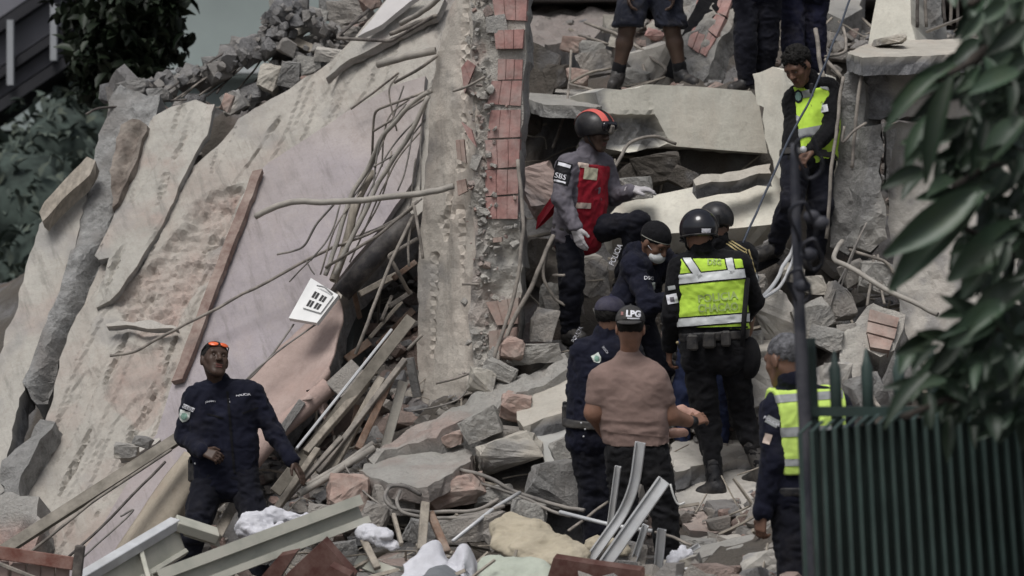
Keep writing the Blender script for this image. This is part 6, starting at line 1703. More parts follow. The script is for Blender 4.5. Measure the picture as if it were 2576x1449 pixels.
# ================================================================== rods, pipes, cables
def rods(lst):
    for name, m, rpx, pts, label, cat, sm in lst:
        P = [W(*p) for p in pts]; Y = sum(p[2] for p in pts) / len(pts)
        tube_thing(name, P, rpx / F * Y, m, label, cat, smoothc=sm, n=8 if rpx > 6 else 6, hollow=rpx > 6)
O = lambda u, v, o=.15: (u, v, PL.at(u, v, o).y)
rods([
 ('conduit', PIPEM, 8, [(640, 547, 19.3), (700, 518, 19.25), (742, 505, 19.25), (820, 507, 19.25), (890, 505, 19.25), (1050, 487, 19.25), (1142, 470, 19.2)], 'thick bent grey conduit sticking out of the wall end over the mauve panel', 'pipe', True),
 ('conduit', PIPEM, 10, [(946, 164, 19.6), (1000, 150, 19.55), (1100, 130, 19.5)], 'short thick conduit jutting from the upper wall end', 'pipe', False),
 ('conduit', DSTEEL, 4.5, [(930, 22, 21.0), (843, 97, 20.6), (990, 103, 20.3), (1092, 44, 19.8)], 'dark hooked conduit doubling back above the pale ledge', 'pipe', False),
 ('conduit', PIPEM, 7, [(1010, 62, 20.2), (1060, 30, 20.0), (1105, -10, 19.8)], 'dark half pipe running out at the top of the wall end', 'pipe', True),
 ('conduit', STEEL, 6, [(985, 85, 20.3), (1040, 62, 20.1), (1098, 38, 19.8)], 'broken conduit just under the dark half pipe', 'pipe', True),
 ('steel_bar', STEEL, 4.2, [O(275, 893, .2), O(345, 883, .2), O(440, 830, .25), O(610, 742, .3), O(780, 652, .35), (850, 618, 19.6)], 'long thin bar crossing the trim board and the mauve panel', 'bar', True),
 ('steel_bar', STEEL, 3.5, [(850, 618, 19.6), (960, 575, 19.4), (1040, 520, 19.3)], 'bar carrying on from the long thin bar to the wall end', 'bar', True),
 ('steel_bar', STEEL, 4, [(820, 672, 19.5), (940, 600, 19.35), (1052, 505, 19.25)], 'bar slanting just above the dark duct', 'bar', False),
 ('steel_bar', STEEL, 3.2, [O(883, 275, .2), O(940, 232, .25), (1000, 185, 19.9)], 'thin bar lying along the top corner of the mauve panel', 'bar', False),
 ('steel_bar', STEEL, 4, [(995, 207, 19.8), (1050, 178, 19.6), (1098, 140, 19.4)], 'bar under the thick upper conduit', 'bar', False),
 ('steel_bar', STEEL, 3.6, [(935, 400, 20.0), (940, 295, 19.9), (948, 275, 19.8), (1082, 228, 19.4)], 'bar bent at a right angle below the upper conduits', 'bar', False),
 ('cable_conduit', PIPEM, 6, [(1084, 230, 19.4), (1020, 280, 19.5), (965, 345, 19.6), (930, 420, 19.7), (880, 500, 19.7), (850, 600, 19.6), (815, 690, 19.5)], 'thick pale conduit curving down the middle of the tangle', 'conduit', True),
 ('cable_conduit', PIPEM, 6, [(1080, 245, 19.35), (1035, 330, 19.4), (1000, 390, 19.45), (950, 460, 19.5), (925, 510, 19.5), (890, 590, 19.5), (840, 690, 19.45)], 'second conduit in the tangle running close beside the thick pale one', 'conduit', True),
 ('cable_conduit', WOOD, 11, [(900, 500, 19.65), (885, 560, 19.62), (866, 620, 19.6), (842, 705, 19.5)], 'split wooden batten in the tangle above the white cover', 'batten', False),
 ('cable_conduit', WOOD, 9, [(940, 430, 19.8), (918, 470, 19.75), (890, 540, 19.7)], 'short broken batten higher up in the tangle', 'batten', False),
 ('cable', CABLE, 2.5, [(1040, 330, 19.4), (1020, 430, 19.4), (1000, 480, 19.4)], 'thin cable hanging nearly straight from the tangle top', 'cable', True),
 ('cable', CABLE, 2.5, [(1020, 260, 19.5), (955, 360, 19.6), (935, 500, 19.6), (905, 560, 19.6)], 'thin cable weaving behind the two conduits', 'cable', True),
 ('cable', CABLE, 2.5, [(1075, 250, 19.4), (1060, 330, 19.4), (1058, 480, 19.35)], 'thin cable close along the wall end edge', 'cable', True),
 ('cable', CABLE, 2.2, [(1070, 300, 19.4), (1000, 380, 19.5), (940, 420, 19.6)], 'thin cable slanting between the bent bar and the conduits', 'cable', True),
 ('cable', STEEL, 3, [(1076, 245, 19.35), (985, 300, 19.6), (940, 330, 19.7)], 'stiff wire above the curving conduit', 'cable', False),
 ('cable', CABLE, 3, [(845, 505, 19.5), (800, 560, 19.55), (768, 615, 19.6), (735, 632, 19.7), (698, 640, 19.8)], 'dark cable kinked over the mauve panel', 'cable', True),
 ('cable', CABLE, 2, [(780, 655, 19.5), (755, 680, 19.55), (728, 710, 19.6)], 'dark wire end above the white cover', 'cable', True),
 ('cable', CABLE, 2, [(770, 655, 19.5), (780, 675, 19.5), (790, 690, 19.5)], 'short curled wire end beside the dark wire', 'cable', True),
 ('cable', CABLE, 2.5, [(855, 515, 19.5), (830, 590, 19.5), (780, 655, 19.5)], 'stiff cable running down to the knot of wire ends', 'cable', True),
 ('steel_bar', STEEL, 4.5, [(1040, 535, 19.3), (985, 655, 19.2), (930, 790, 19.1), (898, 892, 19.05)], 'long straight bar hanging down through the dark hollow', 'bar', False),
 ('steel_bar', STEEL, 4.5, [(1040, 508, 19.25), (1052, 580, 19.2), (1062, 650, 19.2)], 'bar leaning down the front of the wall end', 'bar', True),
 ('steel_bar', STEEL, 3.5, [(1034, 540, 19.3), (1028, 670, 19.25)], 'short straight bar in the mouth of the hollow', 'bar', False),
 ('steel_bar', STEEL, 5, [(1052, 598, 19.35), (975, 645, 19.4), (985, 660, 19.4), (1030, 740, 19.5)], 'bent grey bracket across the hollow', 'bar', False),
 ('duct', DARKPIPE, 26, [(1040, 545, 19.75), (960, 628, 19.75), (858, 738, 19.7)], 'fat black duct lying along the upper lip of the hollow', 'duct', False),
 ('cable', CABLE, 2.6, [(740, 815, 19.4), (690, 885, 19.35), (640, 940, 19.3), (600, 975, 19.2)], 'thin cable running down from the white cover', 'cable', False),
 ('cable', CABLE, 2.6, [(800, 812, 19.35), (705, 880, 19.3), (650, 925, 19.25), (610, 965, 19.2)], 'second thin cable close under the first one from the white cover', 'cable', False),
 ('steel_bar', STEEL, 3.8, [(1160, 717, 19.2), (1205, 717, 19.15)], 'short peg sticking out of the plaster face', 'bar', False),
 ('steel_bar', STEEL, 3.5, [(1140, 232, 19.15), (1170, 222, 19.12), (1222, 195, 19.1)], 'pale bar end poking from the mortar near the top', 'bar', True),
 ('steel_bar', STEEL, 4.5, [(1020, 880, 19.2), (1062, 842, 19.2)], 'rod stub lying at the foot of the plaster face', 'bar', False),
 ('steel_bar', STEEL, 3.5, [(1100, 965, 19.0), (1180, 940, 19.0)], 'white rod at the bottom of the plaster face', 'bar', False),
 ('cable', CABLE, 2.5, [(1035, 1035, 18.9), (1090, 1025, 18.9), (1150, 1005, 18.9), (1175, 985, 18.95)], 'twig like wire above the long debris ridge', 'cable', True),
 # by the rescuer
 ('steel_bar', STEEL, 6, [(1392, 590, 19.3), (1345, 700, 19.2), (1290, 810, 19.1), (1238, 935, 19.0)], 'long pale pole leaning beside the red vest rescuer', 'pole', True),
 ('steel_bar', STEEL, 5.5, [(1304, 400, 19.15), (1312, 520, 19.1), (1318, 600, 19.05), (1290, 740, 19.0), (1262, 830, 18.95), (1232, 950, 18.9)], 'bent rod running down the corner of the brick wall end', 'bar', True),
 ('cable', STEEL, 3.6, [(1440, 130, 21.6), (1432, 210, 21.5), (1422, 280, 21.3), (1392, 370, 20.9)], 'thin rod hanging before the dark hollow', 'bar', True),
 ('steel_bar', STEEL, 4.5, [(1372, 640, 19.4), (1366, 700, 19.4), (1392, 750, 19.4), (1420, 770, 19.4)], 'curved rod behind the standing leg', 'bar', True),
 ('steel_bar', STEEL, 4, [(1390, 693, 19.35), (1420, 690, 19.3)], 'short rod crossing the pale pole', 'bar', False),
 ('steel_bar', WOOD, 3.6, [(1432, 210, 21.5), (1470, 188, 21.7), (1540, 172, 21.9)], 'thin wooden rod bent at the foot of the man in shorts', 'rod', True),
 ('steel_bar', STEEL, 3.6, [(1432, 210, 21.5), (1500, 228, 21.3)], 'thin rod end running to the beam corner', 'rod', False),
 ('steel_bar', STEEL, 4.5, [(1470, 55, 22.6), (1560, 88, 22.4), (1625, 135, 22.2), (1673, 172, 22.0), (1660, 195, 21.9), (1640, 212, 21.8)], 'curved rod behind the legs of the man in shorts', 'bar', True),
 ('steel_bar', STEEL, 4, [(1500, 68, 22.6), (1590, 110, 22.4), (1620, 180, 22.1), (1640, 205, 21.9)], 'lower curved rod behind the legs of the man in shorts', 'bar', True),
 ('steel_bar', STEEL, 3.6, [(1455, 90, 22.5), (1530, 112, 22.4)], 'pale stick lying on the rubble behind the man in shorts', 'bar', False),
 ('steel_bar', STEEL, 4.5, [(1700, 362, 20.3), (1650, 345, 20.25), (1590, 360, 20.2), (1560, 395, 20.1), (1545, 420, 20.05)], 'hooked rod coming from the broken beam face', 'bar', True),
 ('steel_bar', STEEL, 2.8, [(1548, 400, 20.3), (1550, 470, 20.2)], 'thin upright rod under the thick beam', 'bar', False),
 # near the looking down officer
 ('rope', plain('blue_grey_rope', (.055, .065, .085), .7, .2, 20, .3, 120), 3.2, [(2140, -10, 19.9), (2090, 120, 19.6), (2045, 230, 19.3), (1990, 340, 19.1), (1940, 450, 18.9), (1900, 540, 18.75), (1872, 612, 18.6)], 'taut blue grey rope slanting across the looking down officer', 'rope', True),
 ('steel_bar', STEEL, 6, [(2052, 75, 20.4), (2062, 140, 20.3), (2075, 200, 20.2)], 'short upright rod behind the officer at the knot', 'bar', True),
 ('steel_bar', STEEL, 4, [(2075, 145, 20.4), (2120, 130, 20.6), (2130, 105, 20.8), (2122, 70, 21.0)], 'curled rod above the officer by the ledge', 'bar', True),
 ('steel_bar', STEEL, 5, [(2080, 150, 20.3), (2110, 185, 20.2), (2120, 200, 20.2)], 'rod slanting down to the split post', 'bar', False),
 ('steel_bar', STEEL, 5, [(2118, 195, 19.3), (2106, 300, 19.25), (2090, 420, 19.2), (2080, 600, 19.2)], 'rod along the near edge of the split post', 'bar', True),
 ('steel_bar', STEEL, 5, [(2168, 190, 19.25), (2160, 250, 19.2), (2148, 330, 19.2), (2140, 420, 19.2)], 'rusty rod running down the middle of the split post', 'bar', True),
 ('steel_bar', STEEL, 4, [(2124, 320, 19.15), (2120, 360, 19.15), (2150, 330, 19.15), (2180, 310, 19.2)], 'short looped rod at the split post', 'bar', True),
 ('conduit', PIPEM, 6.5, [(2118, 605, 19.2), (2100, 628, 19.0), (2098, 648, 18.9), (2130, 668, 18.8), (2230, 725, 18.6), (2360, 796, 18.4)], 'bent pale tube sticking out towards the leaves', 'pipe', True),
 ('steel_bar', STEEL, 4.5, [(2140, 628, 19.3), (2180, 640, 19.2), (2230, 660, 19.2), (2250, 690, 19.2)], 'bar end below the hanging mortar strip', 'bar', True),
 ('conduit', ALU, 5.5, [(2000, 615, 19.4), (1970, 670, 19.2), (1940, 720, 19.0), (1895, 770, 18.8)], 'pale tube beside the boot of the looking down officer', 'pipe', True),
 ('conduit', ALU, 4.5, [(2006, 620, 19.4), (1985, 680, 19.2), (1960, 725, 19.0), (1905, 765, 18.85)], 'second pale tube lying against the first by the boot', 'pipe', True),
 ('cable', CABLE, 2.6, [(2180, 560, 19.3), (2140, 650, 19.2), (2100, 740, 19.1), (2085, 790, 19.1)], 'wire hanging in the gap beside the plaster wall', 'cable', True),
 ('cable', CABLE, 2.6, [(2160, 600, 19.3), (2128, 690, 19.2), (2100, 770, 19.1)], 'second wire in the gap, close by the bent tube', 'cable', True),
 ('cable', STEEL, 4, [(2200, 640, 19.3), (2190, 720, 19.2), (2178, 770, 19.0)], 'stiff rod standing above the brick lump', 'bar', False),
 ('cable', STEEL, 3.5, [(2208, 640, 19.3), (2215, 720, 19.2), (2225, 765, 19.0)], 'thin rod above the brick lump', 'bar', True),
 ('conduit', STEEL, 6, [(2190, 980, 17.8), (2215, 1030, 17.6)], 'short stub of pipe above the fence rail', 'pipe', False),
 ('cable', CABLE, 4, [(2330, 80, 20.4), (2420, 45, 20.2), (2510, 10, 20.0)], 'thin stalk slanting above the ledge', 'rod', False),
 # fan of bars under the ridge at the top
 ('steel_bar', DSTEEL, 3.2, [(215, 290, 21.6), (250, 274, 21.6), (340, 264, 21.7), (468, 250, 21.8)], 'dark thin bar poking out over the bushes from the broken edge', 'bar', True),
])
fan = [((640, 100), (520, 160), (400, 240)), ((655, 130), (560, 170), (430, 255)), ((590, 150), (520, 190), (455, 245)), ((625, 150), (580, 190), (545, 235)), ((610, 160), (560, 200), (500, 240)), ((665, 140), (630, 190), (588, 238)),
       ((640, 130), (600, 180), (520, 242)), ((700, 130), (670, 170), (620, 235)), ((720, 160), (700, 200), (650, 260)), ((560, 150), (470, 195), (370, 245)), ((530, 160), (450, 205), (385, 232)), ((690, 190), (665, 230), (625, 285))]
for i, f in enumerate(fan):
    tube_thing('reinforcing_bar', [W(u, v, 21.9 + .25 * k + .03 * i) for k, (u, v) in enumerate(reversed(f))], 2.6 / F * 22, STEEL if i % 3 else DSTEEL,
               'thin reinforcing bar in the fan bared along the broken upper edge', 'reinforcing bar', 'reinforcing bars fanned along the broken edge')
vert = [((2312, -20), (2312, 70)), ((2330, -20), (2334, 70)), ((2372, -20), (2378, 62)), ((2396, -20), (2394, 66)), ((2410, -20), (2412, 70)), ((2290, 20), (2296, 60))]
for i, f in enumerate(vert):
    tube_thing('reinforcing_bar', [W(u, v, 21.0 + .05 * i) for u, v in f], 4.5 / F * 21, STEEL if i % 2 else DSTEEL, 'upright bar in the dark gap above the broken ledge', 'reinforcing bar', 'upright bars above the broken ledge')
tg = [((1062, 330), (1000, 400), (960, 480), (880, 660)), ((1050, 300), (980, 380), (935, 470), (905, 540), (850, 690)), ((1030, 250), (975, 300), (960, 420)), ((1015, 215), (975, 330), (925, 440), (870, 520)), ((985, 380), (960, 500), (900, 600)),
      ((1060, 500), (980, 560), (880, 600)), ((910, 480), (850, 560), (805, 690)), ((1045, 400), (1030, 520), (1025, 560)), ((1000, 190), (980, 230), (1000, 330))]
for i, f in enumerate(tg):
    tube_thing('thin_wire', [W(u, v, 19.55 + .05 * (i % 4)) for u, v in f], 2.3 / F * 19.5, CABLE if i % 2 else STEEL, 'thin wire lost in the tangle of cables beside the brick wall end', 'wire', 'wires in the tangle beside the brick wall end')

# ---- rails and boards at the foot ------------------------------------
SHEET = [o for o in bpy.data.objects if o.name == 'peeled_sheet'][0]
b = MB(); b.tube(curve_pts([W(826, 972, 19.12), W(760, 1030, 19.05), W(690, 1092, 18.98), W(600, 1200, 18.85)]), 26 / F * 19, 14, hollow=True); _r = b.build('rolled_edge', PINKP, SHEET, True)
set_mix(_r.data, np.tile((.55, 0, 0), (len(_r.data.vertices), 1)))
def angle_iron():
    A, B = W(-20, 1392, 18.2), W(450, 1090, 18.6); y = (B - A).normalized(); z = Vector((0, -.75, .66)); z = (z - y * z.dot(y)).normalized(); x = y.cross(z)
    if x.z > 0: x = -x
    b = MB(); b.box((A + B) / 2 + x * .03, (.085, (B - A).length, .012), (x, y, z)); b.box((A + B) / 2 - x * .012 + z * -.03, (.010, (B - A).length, .07), (x, y, z)); b.box((A + B) / 2 + x * .074 + z * .012, (.010, (B - A).length, .03), (x, y, z))
    tag(b.build('steel_channel', plain('khaki_steel', (.15, .135, .11), .7, .2, 5, .2, 60, dust=.4)), 'long khaki steel channel running down past the navy officer', 'steel channel')
angle_iron()
rods([
 ('steel_bar', STEEL, 4, [(70, 1395, 18.0), (230, 1265, 18.2), (430, 1130, 18.4)], 'thin bar lying just below the long khaki channel', 'bar', False),
 ('steel_bar', DSTEEL, 3.5, [(165, 1410, 17.9), (300, 1280, 18.1), (415, 1160, 18.3)], 'dark thin bar lying on the mauve paint by the officer', 'bar', True),
 ('steel_bar', CABLE, 2.6, [(200, 1410, 17.8), (330, 1290, 18.0), (300, 1300, 18.0)], 'bent wire near the foot of the mauve panel', 'cable', True),
])
bd = [((1035, 800), (692, 1240), 30, bpy.data.materials['khaki_steel'], 19.0, 18.6, 'long broad plank slanting down past the dark hollow'), ((1020, 905), (800, 1190), 14, STEEL, 18.95, 18.6, 'narrow rail beside the long broad plank'),
      ((985, 830), (745, 1130), 7, ALU, 19.0, 18.65, 'pale metal strip along the long broad plank'), ((960, 950), (830, 1190), 22, WOOD, 18.9, 18.65, 'short board behind the narrow rail'),
      ((990, 940), (900, 1130), 18, TIMBER, 18.95, 18.7, 'brown slat standing in the boards below the hollow'), ((925, 960), (770, 1140), 18, WOOD, 18.9, 18.6, 'thin board nearest the peeled sheet'),
      ((1015, 960), (965, 1140), 24, PLASTER2, 19.0, 18.9, 'upright pale plank at the foot of the wall end'), ((800, 1130), (690, 1290), 16, WOOD, 18.5, 18.2, 'board end by the outstretched hand'),
      ((590, 1265), (545, 1350), 26, WOOD, 18.2, 17.9, 'board showing between the legs of the navy officer'), ((860, 1100), (720, 1255), 12, STEEL, 18.6, 18.3, 'thin rail under the outstretched hand'),
      ((760, 1010), (690, 1110), 20, GREYC, 19.0, 18.9, 'grey board under the rolled foot of the peeled sheet'), ((1050, 1000), (1030, 900), 20, GREYC, 19.2, 19.2, 'grey strip standing against the plaster face'),
      ((900, 1020), (880, 1120), 16, TIMBER, 18.9, 18.8, 'dark slat end among the boards'), ((840, 985), (905, 925), 60, DUSTY, 19.05, 19.1, 'flat crumbling board piece beside the curled sheet')]
for i, (a, c, w, m, y0, y1, lb) in enumerate(bd):
    board('plank', W(*a, y0), W(*c, y1), w / F * y0, .035 + .01 * (i % 3), m, lb, 'plank', (.25 * (-1) ** i, -1, .35))
# inside the hollow
hb = [((880, 690), (905, 800), 12, TIMBER), ((905, 740), (1000, 690), 16, WOOD), ((950, 870), (1040, 780), 18, TIMBER), ((930, 850), (1010, 760), 10, WOOD), ((980, 770), (1035, 735), 12, STEEL), ((870, 905), (930, 860), 20, TIMBER), ((990, 700), (1045, 660), 14, TIMBER), ((960, 805), (985, 745), 8, STEEL)]
for i, (a, c, w, m) in enumerate(hb):
    board('splintered_stick', W(*a, 19.9 + .1 * (i % 3)), W(*c, 20.2), w / F * 20, .025, m, 'splintered stick jammed inside the dark hollow', 'stick', (.3, -1, .3), 'sticks in the dark hollow')
b = MB(); b.prism([W(800, 770, 20.3), W(900, 740, 20.6), W(880, 950, 20.2), W(800, 960, 19.9)], (.1, .3, -.1)); tag(b.build('dark_sheet', plain('dark_grey_sheet', (.06, .065, .063), .7, .2, 4, .1, 30)), 'dark grey sheet just inside the mouth of the hollow', 'sheet')
# the white cover with four pairs of slots
def cover():
    pl = Plane((725, 800, 19.35), (850, 745, 19.35), (780, 700, 19.5))
    q = [(726, 800), (782, 699), (851, 742), (797, 812)]
    t = empty('electrical_cover', pl.at(790, 760)); tag(t, 'white plastic cover with paired dark slots hanging from the cables', 'cover')
    b = MB(); b.prism([pl.at(*p) for p in q], -pl.n * .035); b.build('plate', WHITEP, t)
    def L2(a, c): u = np.array(q[0]) * (1 - a) * (1 - c) + np.array(q[1]) * (1 - a) * c + np.array(q[3]) * a * (1 - c) + np.array(q[2]) * a * c; return pl.at(u[0], u[1], .004)
    b = MB(); b.prism([L2(*p) for p in ((.28, .30), (.28, .86), (.92, .86), (.92, .30))], pl.n * .012); r = b.build('raised_face', WHITEP, t)
    for a in (.36, .62):
        for c in (.36, .60):
            for d in (0, .10):
                b = MB(); b.prism([L2(*p) + pl.n * .012 for p in ((a + d, c), (a + d, c + .17), (a + d + .075, c + .17), (a + d + .075, c))], pl.n * .003); b.build('slot', BLACKP, r)
    b = MB(); b.tube([L2(.34, .9) + pl.n * .02, L2(.6, .95) + pl.n * .03, L2(.9, .9) + pl.n * .02], .006, 6); b.build('handle', plain('grey_plastic', (.3, .3, .3)), t, True)
cover()

# ================================================================== chunks of the heap, one by one
def ch(u, v, w, h, Y, seed, m, label, name='concrete_chunk', cat='rubble chunk', dep=None, ang=0, group=None, mixv=None, sub=3, rough=.05):
    if max(w, h) > 62: sub = 4
    k = Y / F; wx, hz = w * k, h * k
    P, Fc = rock_geo((wx, dep or (wx + hz) * .5, hz), seed, sub, 9, rough, Matrix.Rotation(math.radians(ang), 4, 'Y'))
    me = mesh_of(name, P - np.array([0, 0, P[:, 2].min()]), Fc)
    base = np.zeros((len(P), 3)); 
    if mixv is not None: base[:] = mixv
    base[:, 1] = np.clip(base[:, 1] + sstep(.2, .6, fbm(P + seed, 5 / max(wx, .2) * .3, 3, seed)) * .6, 0, 1)
    set_mix(me, base)
    o = link(name, me, m); c = W(u, v, Y); o.location = (c.x, c.y, c.z + P[:, 2].min())
    return tag(o, label, cat, group)
BR = (.8, 0, 0); GC = (0, .8, 0)
# along the broken top
tops = [(735, 62, 92, 78, 22.6, PLASTER2, 'largest pale block on the crest by the pale building'), (790, 48, 58, 60, 23.0, CONC, 'grey block leaning on the largest pale crest block'), (704, 20, 46, 52, 23.2, CONC, 'grey block at the very top edge of the crest'),
        (775, 112, 66, 44, 22.3, CONC, 'rounded grey chunk under the largest crest block'), (700, 110, 50, 46, 22.4, GREYC, 'dark grey chunk at the end of the bar fan'), (835, 140, 70, 40, 21.9, PLASTER, 'flat beige chunk on the slab edge below the hooked conduit'),
        (600, 130, 80, 56, 22.6, GREYC, 'dark knobbly concrete where the bar fan starts'), (655, 118, 64, 48, 22.7, CONC, 'pale chunk riding on the dark knobbly concrete'), (680, 198, 56, 84, 22.0, PLASTER2, 'upright pale slab piece among the fan bars'),
        (730, 186, 52, 66, 21.9, GREYC, 'crumbling grey lump beside the upright pale piece'), (775, 165, 60, 50, 21.9, CONC, 'crumbling lump under the crest board'), (590, 258, 60, 50, 21.9, PLASTER, 'beige chunk in the dark notch at the slab head'),
        (570, 262, 30, 44, 21.7, BRICKD, 'red brick bit in the dark notch at the slab head'), (400, 238, 60, 30, 21.8, GREYC, 'grey crumbs at the head of the pale slab'), (545, 165, 70, 46, 22.5, GREYC, 'dark tangle of concrete above the bar fan'),
        (330, 222, 70, 44, 21.9, GREYC, 'broken grey head of the concrete beam'), (475, 190, 50, 30, 22.5, GREYC, 'small dark lump over the pale slab'), (870, 90, 90, 50, 22.6, DUSTY, 'brown earthy lump behind the hooked conduit'), (880, 30, 100, 70, 23.4, DUSTY, 'brown earth heap at the top by the whitewashed board'), (935, 8, 50, 40, 22.6, BRICKD, 'red brick chunk at the top edge by the whitewashed board'), (830, 25, 60, 50, 23.4, GREYC, 'dark chunk between the crest blocks and the earth heap')]
for i, (u, v, w, h, Y, m, lb) in enumerate(tops): ch(u, v, w, h, Y, 200 + i, m, lb, group=None, ang=(i * 37) % 50 - 25, rough=.07)
board('crest_board', W(722, 96, 22.2), W(812, 136, 22.0), 22 / F * 22, .05, WOOD, 'yellowish board lying over the crest rubble', 'board')
# behind and under the beams; the darkest lumps have the hollow's shade in their colour
mids = [(1360, 470, 110, 150, 20.6, PINKP, 'pale pinkish wall lump behind the red vest'), (1350, 180, 110, 110, 22.2, SHADE_DIRT, 'dusty brown hollow lump at the back of the dark hollow'), (1335, 300, 60, 70, 21.8, SHADE_DIRT, 'brown lump below the dusty hollow lump'), (1440, 110, 60, 44, 22.6, BRICKD, 'hollow brick with holes on the back rubble'),
        (1490, 130, 60, 60, 22.5, CONC, 'pale chunk beside the hollow brick'), (1540, 60, 50, 40, 22.9, PLASTER2, 'pale plaster piece behind the shorts'), (1500, 165, 90, 60, 22.2, DUSTY, 'brown earthy chunk at the feet of the man in shorts'), (1640, 170, 110, 110, 22.3, PLASTER, 'broad pale slab piece between the bare legs'), (1655, 75, 60, 50, 22.6, PLASTER2, 'pale lump between the shorts and the brick panel'),
        (1645, 88, 40, 26, 22.4, BRICK, 'small red brick bit between the bare legs'), (1560, 105, 50, 40, 22.5, PLASTER2, 'pale lump behind the near calf'), (1600, 200, 80, 50, 21.9, CONC, 'grey chunk on top of the thick beam'), (1455, 195, 60, 40, 22.0, BRICKD, 'brick rubble beyond the beam corner'), (1400, 195, 60, 60, 22.1, SHADE_DIRT, 'red brown chunk in the dark hollow mouth'),
        (1600, 475, 80, 60, 20.1, CONC, 'rough white chunk on the tilted slab by the rescuer'), (1655, 430, 110, 80, 20.6, SHADE_DIRT, 'dark broken lump under the thick beam'), (1590, 440, 60, 50, 20.6, SHADE_DIRT, 'dark lump in the gap under the thick beam'), (1550, 480, 60, 40, 20.0, DUSTY, 'chunk under the grey sleeve'), (1720, 445, 60, 50, 20.5, SHADE_DIRT, 'dark lump behind the white strip'),
        (1340, 660, 70, 130, 20.4, SHADE_DIRT, 'tall dark lump behind the leaning pole'), (1370, 820, 60, 80, 19.3, DUSTY, 'brown chunk at the rescuer boot'), (1385, 750, 50, 70, 19.7, CONC, 'pale broken block behind the rescuer calf'), (1340, 890, 120, 70, 19.1, CONC, 'grey chunk at the foot of the leaning pole'), (1420, 770, 90, 60, 19.7, DUSTY, 'earth lump behind the navy cap'),
        (1490, 720, 90, 110, 20.2, DUSTY, 'dusty bank between the rescuer legs'), (1535, 790, 70, 60, 19.6, CONC, 'pale lump beside the bending officer'), (1480, 660, 80, 60, 20.5, PLASTER, 'pale bank under the raised thigh'), (1260, 935, 90, 50, 18.9, CONC, 'pale chunk at the bottom of the wall end'), (1210, 960, 70, 60, 18.85, PLASTER2, 'squarish pale chunk under the mortar core'),
        (1290, 880, 60, 60, 19.0, BRICKD, 'red brick chunk at the wall end foot')]
for i, (u, v, w, h, Y, m, lb) in enumerate(mids): ch(u, v, w, h, Y, 300 + i, m, lb, ang=(i * 53) % 60 - 30, rough=.06, mixv=BR if m is PINKP and i > 0 else None)
# right hand heap
rts = [(1945, 800, 90, 120, 19.2, PLASTER, 'rounded beige lump below the pale tubes'), (2000, 690, 60, 50, 19.5, PLASTER2, 'small pale chunk behind the fence post top'), (2050, 720, 60, 50, 19.3, PLASTER2, 'pale chunk just beside the fence post'), (2040, 800, 110, 80, 19.1, CONC, 'long grey chunk crossing behind the fence post'), (2110, 760, 80, 90, 19.2, DUSTY, 'brown lump under the bent tube'),
       (2200, 700, 90, 80, 19.3, CONC, 'jagged grey chunk in the gap by the plaster wall'), (2150, 690, 60, 60, 19.4, DUSTY, 'dark lump under the hanging mortar strip'), (2080, 850, 90, 60, 18.7, CONC, 'grey chunk above the officer with grey hair'), (1930, 960, 110, 110, 18.6, PLASTER, 'large pale lump between the lime vests'), (2190, 1000, 110, 110, 18.0, GREYC, 'dark grey lump behind the fence rail'), (2270, 960, 90, 130, 18.2, GREYC, 'dark broken lump under the plaster wall'),
       (2100, 960, 80, 90, 18.2, PLASTER, 'beige lump right of the grey haired officer'.replace('right of', 'beyond')), (1900, 720, 70, 60, 19.5, DUSTY, 'dark chunk by the jersey sleeve'), (1960, 640, 90, 50, 19.7, DUSTY, 'dark rubble under the officer boot'), (1890, 860, 60, 60, 19.0, CONC, 'grey chunk beside the hip bag'), (2130, 840, 50, 50, 18.8, DUSTY, 'small brown chunk above the brick lump'), (1880, 1040, 60, 60, 18.7, CONC, 'pale lump behind the bent knee')]
for i, (u, v, w, h, Y, m, lb) in enumerate(rts): ch(u, v, w, h, Y, 400 + i, m, lb, ang=(i * 41) % 60 - 30, rough=.06)
fslab('pale_slab', (1900, 870, 18.9), (2110, 830, 19.0), (2000, 830, 19.3), [(1880, 868), (1990, 832), (2080, 812), (2118, 805), (2110, 822), (2060, 838), (1980, 862), (1960, 880), (1890, 890)], .05, PLASTER2, 'flat pale slab with a dark edge behind the grey hair', 'slab piece', seed=90, res=.06)
fslab('pale_slab', (1870, 1010, 18.7), (1960, 960, 18.9), (1900, 930, 19.1), [(1864, 960), (1900, 925), (1960, 930), (1960, 1010), (1930, 1060), (1872, 1020)], .12, PLASTER, 'tilted pale slab beside the hip bag', 'slab piece', seed=91, res=.05)
